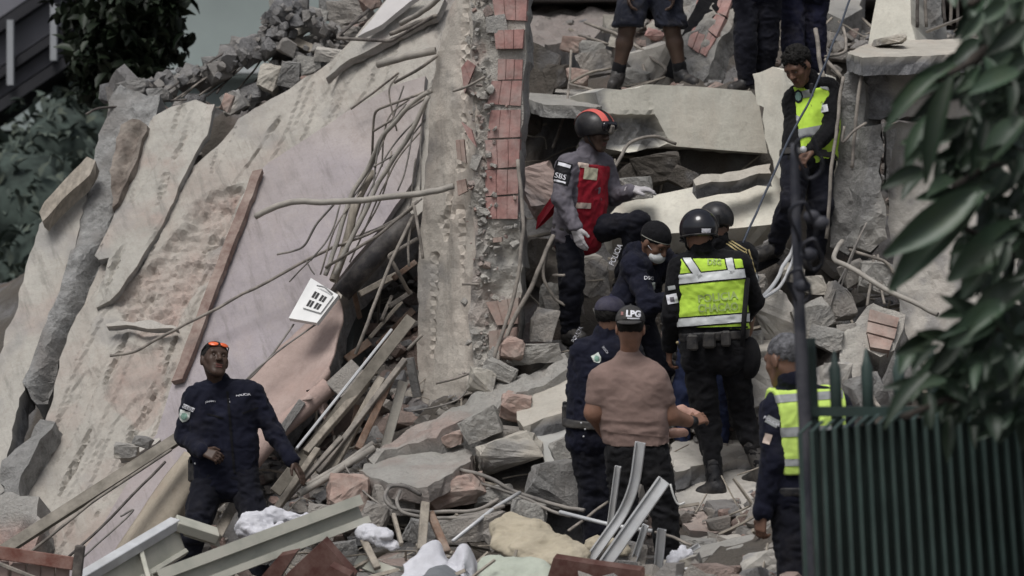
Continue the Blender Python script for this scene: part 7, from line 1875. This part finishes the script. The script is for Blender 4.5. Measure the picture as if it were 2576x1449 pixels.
# lower heap
fslab('floor_slab', (1690, 1330, 17.75), (1950, 1290, 17.9), (1800, 1170, 18.75), [(1690, 1190), (1760, 1165), (1830, 1150), (1900, 1160), (1960, 1190), (1960, 1310), (1900, 1320), (1800, 1345), (1735, 1340), (1700, 1300)], .22, PLASTER, 'cracked pale floor slab under the lime vest officer', 'floor slab', seed=92, res=.035, jamp=.02, mask=lambda uv, P: np.stack([sstep(1270, 1320, uv[:, 1] + fbm(P, 5, 3, 3) * 20) * .6, sstep(.2, .6, fbm(P, 3, 4, 8)) * .4, uv[:, 0] * 0], 1), disp=lambda uv, P: -.03 * np.exp(-((seg_d(uv, [(1700, 1290), (1800, 1262), (1880, 1270), (1950, 1240)]) + fbm(P, 5, 3, 4) * 6) / 3) ** 2) + fbm(P, 6, 4, 5) * .012)
fslab('floor_slab', (1690, 1180, 18.3), (1940, 1140, 18.7), (1800, 1080, 19.2), [(1680, 1150), (1700, 1110), (1780, 1060), (1860, 1040), (1940, 1080), (1930, 1160), (1830, 1150), (1700, 1186)], .12, PLASTER, 'pale boarded slab behind the lime vest officer', 'floor slab', seed=93, res=.05, disp=lambda uv, P: -.03 * np.exp(-((seg_d(uv, [(1690, 1165), (1760, 1130), (1850, 1085)])) / 3) ** 2) - .03 * np.exp(-((seg_d(uv, [(1760, 1182), (1900, 1120)])) / 3) ** 2))
fslab('rubble_slab', (1700, 1400, 16.9), (1960, 1390, 16.9), (1800, 1320, 17.6), [(1690, 1360), (1760, 1345), (1830, 1330), (1900, 1322), (1970, 1330), (1970, 1440), (1850, 1400), (1760, 1400)], .2, PLASTER, 'broken slab with brick showing in the crack below the boot', 'floor slab', seed=94, res=.04, jamp=.025, mask=lambda uv, P: np.stack([sstep(.0, .5, fbm(P, 3, 4, 5)) * .6, sstep(.2, .6, fbm(P, 4, 4, 8)) * .4, uv[:, 0] * 0], 1), disp=lambda uv, P: fbm(P, 4, 4, 5) * .04)
fslab('wall_fragment', (905, 1180, 18.1), (1190, 1130, 18.3), (1100, 1100, 18.7), [(903, 1182), (915, 1165), (965, 1140), (1010, 1120), (1050, 1112), (1110, 1118), (1165, 1122), (1190, 1140), (1185, 1160), (1140, 1190), (1075, 1222), (1010, 1222), (960, 1208), (920, 1196)], .10, CONC, 'largest flat wall fragment lying tilted at the ridge foot', 'wall fragment', seed=95, res=.03, disp=lambda uv, P: fbm(P, 7, 4, 5) * .015, mask=lambda uv, P: np.stack([sstep(.2, .7, fbm(P, 4, 3, 5)) * .25, uv[:, 0] * 0, uv[:, 0] * 0], 1), edge_mask=(.5, .3, 0))
fslab('wall_fragment', (1300, 1050, 18.3), (1430, 1000, 18.4), (1360, 960, 18.8), [(1296, 1000), (1310, 985), (1370, 965), (1430, 948), (1440, 1010), (1425, 1035), (1370, 1052), (1315, 1070), (1300, 1040)], .14, PLASTER2, 'pale thick wall fragment beside the navy officer back', 'wall fragment', seed=96, res=.035)
fslab('white_board', (1350, 1080, 18.2), (1440, 1060, 18.25), (1400, 1170, 18.1), [(1346, 1085), (1380, 1066), (1440, 1050), (1446, 1165), (1410, 1170), (1372, 1168)], .05, plain('pale_grey_board', (.43, .43, .41), .7, .1, 5, .1, 40, dust=.3), 'pale grey board behind the navy officer leg', 'board', seed=97, res=.08, jamp=.004)
# long ridge of wall with rough back
A = Plane((930, 1150, 18.4), (1430, 930, 18.8), (1180, 980, 19.1))
tag(slab('debris_ridge', A, [(925, 1142), (1000, 1098), (1100, 1052), (1190, 1004), (1300, 952), (1430, 892), (1440, 940), (1340, 985), (1290, 1020), (1240, 1040), (1160, 1062), (1100, 1110), (1000, 1130), (940, 1168)], .30, CONC, res=.03, seed=98, jamp=.03, disp=lambda uv, P: fbm(P, 6, 4, 15) * .05, mask=lambda uv, P: np.stack([sstep(.1, .6, fbm(P, 2.5, 4, 18)) * .6, sstep(.2, .7, fbm(P, 4, 4, 19)) * .5, uv[:, 0] * 0], 1)), 'long fallen wall ridge running up to the brick wall end foot', 'fallen wall')
lows = [(1211, 1070, 100, 68, 18.2, CONC, 'round topped grey chunk sitting on the long ridge'), (1270, 1140, 160, 72, 18.2, PLASTER2, 'flat pale chunk behind the largest fragment'), (1135, 1105, 62, 34, 18.35, BRICKD, 'pink brick bit tucked above the largest fragment'), (1135, 1238, 150, 70, 17.9, BRICKD, 'brown square chunk below the largest fragment'),
        (1245, 1250, 100, 52, 17.9, CONC, 'small grey chunk beside the brown square one'), (1390, 1225, 140, 130, 17.9, GREYC, 'gravelly grey heap lump beside the navy officer legs'), (1170, 1330, 190, 80, 17.4, DUSTY, 'brown earthy lump below the cable loops'), (1000, 1250, 140, 90, 17.9, DUSTY, 'dark earth lump under the largest fragment'), (880, 1240, 120, 90, 18.0, BRICKD, 'red brown rubble lump by the rail end'), (830, 1310, 110, 80, 17.6, DUSTY, 'brown lump above the cream beam'),
        (1300, 1030, 90, 80, 18.5, BRICKD, 'brick lump between the ridge and the pale thick fragment'), (1280, 1100, 120, 60, 18.35, DUSTY, 'dark gap lump under the pale thick fragment'), (1330, 1290, 90, 60, 17.6, CONC, 'small pale chunk over the tan cushion'), (1060, 1340, 80, 60, 17.2, GREYC, 'grey lump between the slats'), (940, 1300, 70, 60, 17.5, DUSTY, 'dark lump at the end of the cream beam'), (1250, 1350, 60, 60, 17.0, DUSTY, 'brown lump by the cushion corner'),
        (1420, 1130, 60, 60, 18.0, CONC, 'grey lump by the pale grey board'), (1830, 1420, 190, 100, 16.4, CONC, 'large pale broken lump at the very bottom beside the fence'), (1720, 1430, 120, 70, 16.2, PLASTER2, 'pale lump under the white profile'), (1930, 1440, 110, 110, 16.0, PLASTER, 'beige lump under the hanging hand'), (640, 1390, 110, 60, 17.0, CONC, 'grey chunk under the cream beam'), (860, 1400, 80, 70, 16.8, GREYC, 'dark grey chunk beside the brown board'), (780, 1330, 110, 60, 17.3, DUSTY, 'brown chunk behind the white cloth'), (1560, 1400, 120, 80, 16.6, DUSTY, 'dark lump behind the white profiles'), (1760, 1380, 90, 50, 17.0, CONC, 'grey chunk by the jeans hem'), (320, 1136, 56, 40, 18.9, PLASTER2, 'small square chunk resting on the khaki channel'), (358, 1112, 50, 30, 18.95, GREYC, 'grey crumbled bit beside the small square chunk')]
for i, (u, v, w, h, Y, m, lb) in enumerate(lows): ch(u, v, w, h, Y, 500 + i, m, lb, ang=(i * 47) % 44 - 22, rough=.06)
ch(2240, 103, 76, 22, 19.9, 610, PLASTER2, 'white tile shard lying on the broken ledge', 'tile_shard', 'tile shard', dep=.25, ang=-8)
rods([
 ('pipe', PIPEM, 9, [(752, 1242, 18.0), (840, 1190, 18.15), (940, 1130, 18.3)], 'pale pipe at the lower end of the long ridge', 'pipe', False),
 ('pipe', PIPEM, 7, [(770, 1222, 18.05), (850, 1172, 18.2), (935, 1122, 18.4)], 'second pipe strapped along the pale pipe', 'pipe', False),
 ('cable', CABLE, 5, [(1255, 1255, 17.5), (1190, 1285, 17.4), (1080, 1290, 17.35), (1000, 1282, 17.35), (972, 1256, 17.4), (982, 1224, 17.5), (1020, 1222, 17.5), (1060, 1245, 17.55)], 'thick grey cable looped below the largest fragment', 'cable', True),
 ('cable', CABLE, 5, [(1270, 1275, 17.4), (1180, 1300, 17.3), (1090, 1305, 17.25), (1020, 1290, 17.3), (998, 1262, 17.35), (1008, 1232, 17.4)], 'inner loop of thick grey cable below the largest fragment', 'cable', True),
 ('cable', CABLE, 5.5, [(1160, 1185, 17.9), (1220, 1200, 17.8), (1290, 1235, 17.7), (1400, 1270, 17.6), (1470, 1285, 17.4)], 'thick cable running towards the navy officer legs', 'cable', True),
 ('cable', CABLE, 4.5, [(1200, 1215, 17.85), (1280, 1240, 17.7), (1390, 1285, 17.5), (1440, 1300, 17.4)], 'second thick cable below the first near the officer legs', 'cable', True),
 ('cable', CABLE, 2.4, [(868, 1170, 18.1), (905, 1225, 17.9), (965, 1275, 17.6)], 'thin cord hanging from the strapped pipes', 'cable', True),
 ('steel_bar', ALU, 5, [(1140, 1360, 17.0), (1250, 1275, 17.4), (1310, 1238, 17.6)], 'bright steel tube above the tan cushion', 'tube', False),
 ('steel_bar', ALU, 5.5, [(1410, 1288, 17.0), (1540, 1320, 16.8), (1640, 1340, 16.7)], 'pale steel tube passing before the officer legs', 'tube', False),
 ('steel_bar', STEEL, 4, [(1430, 1335, 16.8), (1490, 1290, 17.0), (1530, 1262, 17.1)], 'thin bar crossing the pale steel tube', 'bar', False),
 ('steel_bar', STEEL, 4, [(1650, 1340, 16.7), (1740, 1372, 16.5)], 'thin bar end beside the jeans', 'bar', False),
 ('steel_bar', ALU, 4, [(1640, 1445, 15.9), (1750, 1425, 15.9)], 'pale strip curling at the bottom beside the upright profile', 'strip', False),
])
# ================================================================== things lying in front
sl_ = [((1070, 1265), (1060, 1385), 22, WOOD, 'upright pale slat in front of the brown lump'), ((1082, 1290), (1125, 1390), 20, TIMBER, 'brown slat leaning on the upright pale one'), ((885, 1300), (950, 1430), 18, WOOD, 'tan slat slanting from the cream beam end'), ((990, 1295), (1010, 1370), 10, WOOD, 'thin stick beside the small white cloth'),
       ((1050, 1372), (1140, 1392), 9, WOOD, 'thin stick lying across the slats'), ((985, 1430), (1060, 1440), 14, CREAMM, 'pale strip at the bottom between the white rags'), ((900, 1410), (1000, 1449), 34, CREAMM, 'pale panel piece at the bottom edge'), ((350, 1368), (375, 1460), 12, CREAMM, 'pale upright strip before the cream box frame')]
for i, (a, c, w, m, lb) in enumerate(sl_): board('slat', W(*a, 16.6), W(*c, 16.3), w / F * 16.5, .03, m, lb, 'slat', (.2, -1, .2))
def channel(name, A, B, w, d, m, label, cat, nr=(0, -1, .25), lipw=.02, parts=True):
    """a folded metal profile: web and two flanges"""
    A, B = Vector(A), Vector(B); y = (B - A).normalized(); z = Vector(nr); z = (z - y * z.dot(y)).normalized(); x = y.cross(z); L = (B - A).length; c = (A + B) / 2
    if x.z < 0: x = -x
    t = empty(name, c); tag(t, label, cat)
    b = MB(); b.box(c, (w, L, .008), (x, y, z)); b.build('web', m, t)
    for s in (-1, 1):
        b = MB(); b.box(c + x * (s * (w / 2 - .006)) + z * (d / 2 + .004), (.012, L, d), (x, y, z), .003); b.build('flange', m, t)
    b = MB(); b.box(c + x * (w / 2 - .03) + z * (d + .006), (.06, L, .006), (x, y, z)); b.build('lip', m, t)
    b = MB(); b.box(c - x * (w / 2 - .02) + z * (d + .006), (.04, L, .006), (x, y, z)); b.build('lip', m, t)
    return t
channel('cream_beam', W(395, 1478, 15.6), W(905, 1285, 16.6), .17, .05, CREAMM, 'long cream metal beam across the bottom below the navy officer', 'metal beam', (0, -1, .1))
def frame_box():
    t = empty('cream_frame', W(380, 1380, 16.6)); tag(t, 'bent cream box frame with white top rail at the bottom', 'frame')
    A, B, Cc = W(195, 1462, 16.1), W(442, 1315, 16.8), W(545, 1348, 16.9)
    board('top_rail', A, B, .07, .06, ALU, None, None, (0, -.4, 1), parent=t)
    dn = Vector((.05, .02, -.155)); pl_ = MB(); pl_.prism([A + dn * .2, B + dn * .2, B + dn * 1.05, A + dn * 1.05], (0, .02, .0)); pl_.build('side_panel', CREAMM, t)
    board('end_rail', B, Cc, .10, .06, CREAMM, None, None, (0, -.5, 1), parent=t)
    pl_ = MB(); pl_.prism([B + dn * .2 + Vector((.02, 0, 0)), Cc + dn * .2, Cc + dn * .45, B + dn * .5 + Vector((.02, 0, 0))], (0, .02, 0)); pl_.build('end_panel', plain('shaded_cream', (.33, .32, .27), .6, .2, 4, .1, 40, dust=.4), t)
    board('lower_rail', A + dn * 1.1, B + dn * 1.1, .03, .05, CREAMM, None, None, (0, -1, .2), parent=t)
frame_box()
# maroon boards
for q, Y, lb in (([(716, 1449), (812, 1360), (890, 1449), (870, 1500), (690, 1500)], 15.9, 'maroon laminate board corner standing up at the bottom'), ([(640, 1470), (700, 1400), (745, 1390), (700, 1460)], 16.0, 'narrow maroon board edge beside the corner board'), ([(790, 1470), (830, 1424), (880, 1449), (880, 1490)], 15.8, 'small maroon board in front of the corner board'),
                ([(1372, 1470), (1392, 1404), (1480, 1418), (1610, 1436), (1640, 1480)], 15.8, 'long maroon board edge before the tan cushion')):
    b = MB(); b.prism([W(u, v, Y) for u, v in q], (.02, .05, .02)); tag(b.build('maroon_board', MAROON), lb, 'board')
# chair-like crate with pink panels in the corner
def crate():
    t = empty('crate', W(90, 1430, 16.0)); tag(t, 'red brown slatted crate with dark corner post in the bottom corner', 'crate')
    board('top_rail', W(-20, 1388, 16.0), W(185, 1418, 16.0), 34 / F * 16, .04, plain('red_brown_wood', (.15, .055, .04), .7, .2, 5, .3, 50, dust=.35), None, None, (0, -1, .1), parent=t)
    for i, u in enumerate((5, 48, 86, 122, 158)):
        board('slat', W(u, 1412 + i * 4, 16.05), W(u - 3, 1500, 16.05), 35 / F * 16, .02, plain('pale_pink_wood', (.36, .27, .24), .8, .15, 5, .2, 50, dust=.3) if i == 0 else bpy.data.materials['pale_pink_wood'], None, None, (0, -1, 0), parent=t)
    board('corner_post', W(202, 1372, 15.95), W(188, 1500, 15.95), 24 / F * 16, .05, DSTEEL, None, None, (0, -1, 0), parent=t)
    board('brace', W(-10, 1415, 15.9), W(90, 1455, 15.9), 10 / F * 16, .02, STEEL, None, None, (0, -1, 0), parent=t)
crate()
# cloths and cushions
def soft(name, prims, m, label, cat, amp, freq, h=.010, st=(1, 1, 1), seed=1):
    d = Sdf()
    for a, b_, r0, r1, fl in prims: d.cap(W(*a), W(*b_), r0, r1, .05, fl)
    V, Q = d.mesh(h); V = wrinkle(V, Q, amp, seed, st, freq); V = wrinkle(V, Q, amp * .55, seed + 3, (1, 1, 1.8), freq * 2.3); o = link(name, fast_mesh(name, V, Q), m); recenter(o)
    return tag(o, label, cat)
UPF = ((0, -.5, .85), .55)
soft('white_cloth', [((632, 1325, 16.75), (690, 1300, 16.85), .085, .06, None), ((690, 1300, 16.85), (770, 1305, 16.8), .05, .03, None), ((640, 1340, 16.7), (700, 1330, 16.7), .06, .05, None)], WHITECL, 'bundled white cloth on the cream beam beside the navy officer', 'cloth', .03, 7, seed=2)
soft('white_cloth', [((915, 1335, 16.5), (990, 1375, 16.4), .05, .035, UPF), ((930, 1335, 16.5), (970, 1345, 16.4), .04, .03, UPF)], WHITECL, 'small white cloth caught on the tan slat', 'cloth', .022, 9, .008, seed=4)
def rag(name, q, label, m=WHITECL, seed=1):
    sheet(name, q, m, label, 'cloth', .008, 34, 30, .06, seed)
rag('white_rag', [[(1035, 1418, 16.2), (1062, 1392, 16.1), (1096, 1366, 16.15), (1116, 1400, 16.2), (1135, 1415, 16.3)], [(1015, 1438, 15.9), (1058, 1415, 15.95), (1096, 1408, 16.0), (1120, 1428, 16.0), (1150, 1440, 16.0)], [(1000, 1490, 15.7), (1050, 1470, 15.8), (1096, 1490, 15.75), (1130, 1480, 15.8), (1160, 1490, 15.8)]], 'white rag peaked up at the bottom, nearer the cream beam', seed=5)
rag('white_rag', [[(1112, 1425, 16.1), (1136, 1404, 16.1), (1164, 1376, 16.1), (1180, 1392, 16.15), (1190, 1430, 16.2)], [(1104, 1450, 15.9), (1134, 1440, 15.9), (1166, 1420, 15.9), (1184, 1428, 16.0), (1196, 1448, 16.0)], [(1098, 1490, 15.7), (1130, 1495, 15.7), (1160, 1485, 15.75), (1185, 1490, 15.8), (1200, 1490, 15.8)]], 'white rag peaked up at the bottom, next to the pale green cushion', seed=6)
rag('grey_rag', [[(1075, 1445, 15.6), (1120, 1420, 15.7), (1150, 1450, 15.7)], [(1060, 1470, 15.5), (1110, 1455, 15.5), (1155, 1480, 15.5)], [(1050, 1500, 15.4), (1110, 1500, 15.4), (1160, 1500, 15.4)]], 'grey rag in front of the two white rags', cloth('grey_cloth', (.16, .17, .18), .1, dust=.2), 7)
soft('tan_cushion', [((1290, 1330, 16.75), (1440, 1400, 16.4), .13, .11, UPF), ((1280, 1370, 16.6), (1430, 1420, 16.3), .10, .10, UPF), ((1290, 1310, 16.8), (1360, 1340, 16.7), .06, .06, UPF)], CUSHION, 'large dusty tan cushion lying before the navy officers', 'cushion', .028, 5, seed=8)
soft('green_cushion', [((1240, 1430, 16.0), (1350, 1430, 15.95), .095, .08, UPF), ((1250, 1460, 15.9), (1370, 1460, 15.85), .10, .08, UPF)], CUSHGR, 'pale green cushion below the tan one', 'cushion', .02, 6, seed=9)
soft('sack', [((1500, 1370, 16.6), (1560, 1380, 16.5), .07, .06, UPF)], CUSHION, 'dusty sack end behind the white profiles', 'sack', .02, 8, seed=10)
soft('white_scrap', [((1690, 1410, 16.1), (1730, 1392, 16.2), .03, .03, UPF), ((1700, 1395, 16.2), (1720, 1380, 16.3), .02, .02, UPF)], WHITECL, 'small white scrap beside the upright profile', 'cloth', .02, 12, .008, seed=11)
# white aluminium window profiles
def profile(pts, w, Y, label, curl=False):
    """ribbon profile with a raised rib along each edge"""
    t = empty('aluminium_profile', W(*pts[0], Y)); tag(t, label, 'metal profile')
    P = bend_pts([W(u, v, Y + .25 * i / len(pts)) for i, (u, v) in enumerate(pts)], .12); k = w / F * Y; V = []; n = len(P)
    for i, p in enumerate(P):
        tt = (P[min(i + 1, n - 1)] - P[max(i - 1, 0)]).normalized(); z = Vector((-.25, -1, .2)); z = (z - tt * z.dot(tt)).normalized(); x = tt.cross(z)
        for a, c in ((-.5, 0), (-.5, .022), (-.36, .022), (-.36, .006), (.36, .006), (.36, .022), (.5, .022), (.5, 0)): V.append(p + x * (a * k) + z * c)
    Fc = [(i * 8 + j, i * 8 + (j + 1) % 8, (i + 1) * 8 + (j + 1) % 8, (i + 1) * 8 + j) for i in range(n - 1) for j in range(8)] + [tuple(range(8)), tuple(range((n - 1) * 8, n * 8))[::-1]]
    b = MB(); b.add(V, Fc); b.build('bar', ALU, t)
    if curl:
        c = W(*pts[0], Y); b = MB(); b.tube(curve_pts([c + Vector((.03, -.02, -.02)), c + Vector((.05, -.03, -.09)), c + Vector((.075, -.03, -.13)), c + Vector((.11, -.02, -.12))]), .006, 6); b.build('gasket', plain('white_gasket', (.6, .6, .58)), t, True)
profile([(1612, 1112), (1598, 1220), (1570, 1290), (1440, 1470)], 26, 16.3, 'bent white aluminium profile standing before the dark jeans')
profile([(1672, 1208), (1480, 1480)], 34, 15.9, 'broad white aluminium profile with a curled gasket at its top', True)
profile([(1556, 1172), (1534, 1335)], 15, 16.5, 'short dull aluminium profile between the two pairs of legs')
profile([(1666, 1330), (1652, 1480)], 22, 16.0, 'upright white aluminium profile at the bottom by the jeans hem')
profile([(1626, 1320), (1590, 1430)], 16, 16.4, 'short white profile behind the broad one')
profile([(1760, 1372), (1650, 1440)], 12, 16.2, 'thin white strip slanting behind the upright profile')
build_scatter()
build_splinters()
# ================================================================== the fence, its post, the leaves in front
def fence():
    t = empty('metal_fence', (2.0, 11.6, 0)); tag(t, 'dark green metal fence of close upright pickets with slanted tops', 'fence')
    gm = plain('green_fence_paint', (.036, .058, .052), .55, .25, 4, .1, 60, dust=.12, dustc=(.10, .11, .10)); gd = plain('dark_fence_sheet', (.010, .018, .016), .7, .2, 4, .1, 60)
    tops = [(2012 + 28.4 * i, 1089 - 3.45 * i) for i in range(23)]
    Y0 = 11.6
    me = None
    for i, (u, v) in enumerate(tops):
        lean = 16 + 1.1 * i; Y = Y0 - .012 * i
        A, B = W(u, v, Y), W(u + lean, 1500, Y - .02); dn = (B - A).normalized()
        k = 4.6 / F * Y; x = Vector((1, 0, 0)); x = (x - dn * x.dot(dn)).normalized(); z = x.cross(dn)
        b = MB(); b.box((A + B) / 2, (k * 2, .05, (B - A).length), (x, z, dn))
        T = W(u + 29, v - 28, Y + .2); b.prism([A - x * k, A + x * k, T + x * k, T - x * k], (0, .04, -.012))
        b.build('picket', gm, t)
    b = MB(); b.prism([W(2058, 1085, Y0 + .14), W(2640, 1010, Y0 - .1), W(2660, 1520, Y0 - .1), W(2070, 1520, Y0 + .1)], (0, .02, 0)); b.build('backing_sheet', gd, t)
    # the open gate bay beside it: rails and blurred spikes
    Yg = 12.0
    b = MB(); b.box((W(2010, 1038, Yg) + W(2420, 1032, Yg)) / 2, ((W(2420, 0, Yg) - W(2010, 0, Yg)).x, .05, .04)); b.build('top_rail', gm, t)
    for u, v in ((2098, 882), (2178, 876), (2258, 880), (2342, 868)):
        A, B = W(u, v, Yg), W(u + 10, 1110, Yg); b = MB(); k = 15 / F * Yg
        b.tube([A, A + (B - A) * .16, A + (B - A) * .2, B], [.004, k * .7, k, k], 8); b.build('spike', gm, t, True)
fence()
def post():
    t = empty('fence_post', W(2030, 1449, 11.9)); tag(t, 'tall dark post with twisted wire standing at the fence end', 'post')
    m = plain('dark_post_paint', (.034, .036, .048), .6, .25, 5, .1, 60, dust=.1)
    Y = 11.9; k = 1 / F * Y
    pts = [W(1998, 360, Y), W(2004, 600, Y), W(2014, 850, Y), W(2024, 1050, Y), W(2052, 1520, Y)]
    b = MB(); b.tube(curve_pts(pts), [10 * k + 7 * k * min(1, i / 14) for i in range(25)], 10); b.build('shaft', m, t, True)
    b = MB(); b.tube(curve_pts([W(2040, 850, Y + .1), W(2050, 1050, Y + .1), W(2076, 1500, Y + .1)]), 11 * k, 8); b.build('second_shaft', plain('green_post_paint', (.026, .04, .036), .6, .2, 5, .1, 60), t, True)
    rng = random.Random(4)
    for j, (u, v, r) in enumerate(((2035, 395, 42), (2020, 560, 40), (2045, 640, 30), (2010, 720, 34))):
        P = []
        for i in range(22):
            a = i / 21 * 6.6; P.append(W(u + r * math.cos(a) * (.7 + .3 * math.sin(a * 2)), v + r * 1.3 * math.sin(a), Y - .1 + .1 * math.sin(a)))
        b = MB(); b.tube(P, 4.5 * k, 6); b.build('twisted_wire', m, t, True)
    for u, v in ((2042, 545), (2066, 560), (2035, 640), (2020, 720)):
        b = MB(); b.ball(W(u, v, Y - .1), (22 * k, .02, 17 * k), 8, 6); b.build('wire_knot', m, t, True)
post()
def foliage():
    t = empty('leafy_tree', W(2640, 1449, 10.44)); tag(t, 'blurred leafy tree with broad drooping leaves beside the fence', 'tree')
    lm = leafmat('broad_leaf', (.040, .068, .042), var=.5, rough=.42, spec=.4); ld = leafmat('deep_leaf', (.020, .034, .021), var=.4, rough=.45, spec=.35)
    rng = np.random.RandomState(5)
    # trunk and branches
    b = MB(); b.tube(curve_pts([Vector((2.55, 10.6, 0)), Vector((2.45, 10.6, 1.2)), Vector((2.3, 10.6, 2.2)), Vector((2.25, 10.5, 3.6))]), [.09] * 8 + [.06] * 11, 10); b.build('trunk', BARK, t, True)
    br = [[(2560, 60, 10.44), (2450, 150, 10.21), (2360, 200, 9.98)], [(2560, 380, 10.44), (2480, 420, 10.21), (2400, 470, 9.98)], [(2576, 640, 10.44), (2480, 600, 10.21), (2400, 560, 9.98)], [(2576, 850, 10.44), (2450, 820, 10.21), (2340, 960, 10.09)], [(2576, 960, 10.44), (2400, 1000, 10.21), (2270, 1050, 9.98)], [(2576, 0, 10.44), (2520, -30, 10.21), (2440, 10, 10.09)]]
    for p in br:
        b = MB(); b.tube(curve_pts([W(*q) for q in p]), [.022] * 7 + [.012] * 6, 6); b.build('branch', BARK, t, True)
    def leaf(a, c, w, Y, m, tilt=.5, bend=.15):
        A, C_ = W(*a, Y), W(*c, Y - .08); L = (C_ - A).length; y = (C_ - A).normalized(); z = Vector((tilt, -1, .4)); z = (z - y * z.dot(y)).normalized(); x = y.cross(z)
        V, Fc = leaf_geo(1, 1, bend, 7); k = w / F * Y
        P = [A + x * (v[0] * k) + y * (v[1] * L) + z * (v[2] * L) for v in V]
        o = link('leaf', mesh_of('leaf', P, Fc, True), m, t)
    big = [((2395, 195), (2318, 440), 62), ((2360, 190), (2225, 300), 52), ((2400, 160), (2250, 250), 50), ((2420, 190), (2300, 300), 46), ((2405, 330), (2275, 420 - 10), 40), ((2350, 290), (2272, 418), 58), ((2440, 300), (2380, 440), 56), ((2450, 480), (2232, 640), 120), ((2470, 480), (2240, 720), 130), ((2500, 470), (2350, 520), 60),
           ((2576, 560), (2390, 700), 130), ((2540, 590), (2420, 740), 110), ((2480, 620), (2370, 800), 60), ((2500, 260), (2400, 330), 60), ((2560, 180), (2440, 230), 66), ((2520, 120), (2400, 170), 60), ((2576, 300), (2470, 400), 80), ((2560, 420), (2450, 510), 80), ((2420, 800), (2330, 960), 60), ((2400, 880), (2290, 1000), 56), ((2460, 900), (2330, 1040), 60), ((2340, 940), (2220, 1060), 50), ((2380, 960), (2250, 990), 44), ((2520, 760), (2400, 860), 90), ((2576, 720), (2440, 800), 90), ((2576, 860), (2430, 960), 90), ((2540, 940), (2440, 1020), 70), ((2450, 1000), (2340, 1030), 50), ((2470, 30), (2420, 100), 40), ((2530, 10), (2450, 60), 50), ((2576, 60), (2490, 130), 60)]
    for i, (a, c, w) in enumerate(big):
        if i in (12, 13, 15, 17, 27): continue
        k = .72 if w > 100 else .86
        leaf(a, c, w * k, 9.9 + .06 * (i % 7), lm if i % 3 else ld, rng.uniform(-.6, .8), rng.uniform(.05, .3))
    n = 0
    while n < 440:
        u = rng.uniform(2290, 2690); v = rng.uniform(-70, 1050)
        edge = 2420 + 55 * math.sin(v / 95 + 1) + 35 * math.sin(v / 37) - 90 * (v > 830) * (v < 1000)
        if u < edge - 40 or (u < edge + 50 and rng.rand() < .6): continue
        a = rng.normal(2.1, .75); L = rng.uniform(48, 110)
        leaf((u, v), (u + L * math.cos(a), v + L * math.sin(a)), rng.uniform(24, 48), rng.uniform(10.0, 11.0), ld if rng.rand() < .72 else lm, rng.uniform(-1, 1), rng.uniform(.0, .4)); n += 1
foliage()
# the ruined building behind it all
def ruin():
    t = empty('damaged_building', (4, 27, 0)); tag(t, 'damaged concrete building in deep shade behind the heap with floors still standing', 'building')
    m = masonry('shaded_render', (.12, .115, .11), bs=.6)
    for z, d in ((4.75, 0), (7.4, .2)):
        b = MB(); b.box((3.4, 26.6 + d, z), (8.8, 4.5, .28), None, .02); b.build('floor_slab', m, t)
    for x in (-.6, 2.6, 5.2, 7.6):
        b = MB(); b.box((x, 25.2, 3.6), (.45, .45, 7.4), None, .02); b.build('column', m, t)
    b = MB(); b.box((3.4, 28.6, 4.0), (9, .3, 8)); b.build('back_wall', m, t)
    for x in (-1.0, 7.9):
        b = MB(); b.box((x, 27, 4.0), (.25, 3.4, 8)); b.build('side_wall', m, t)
ruin()
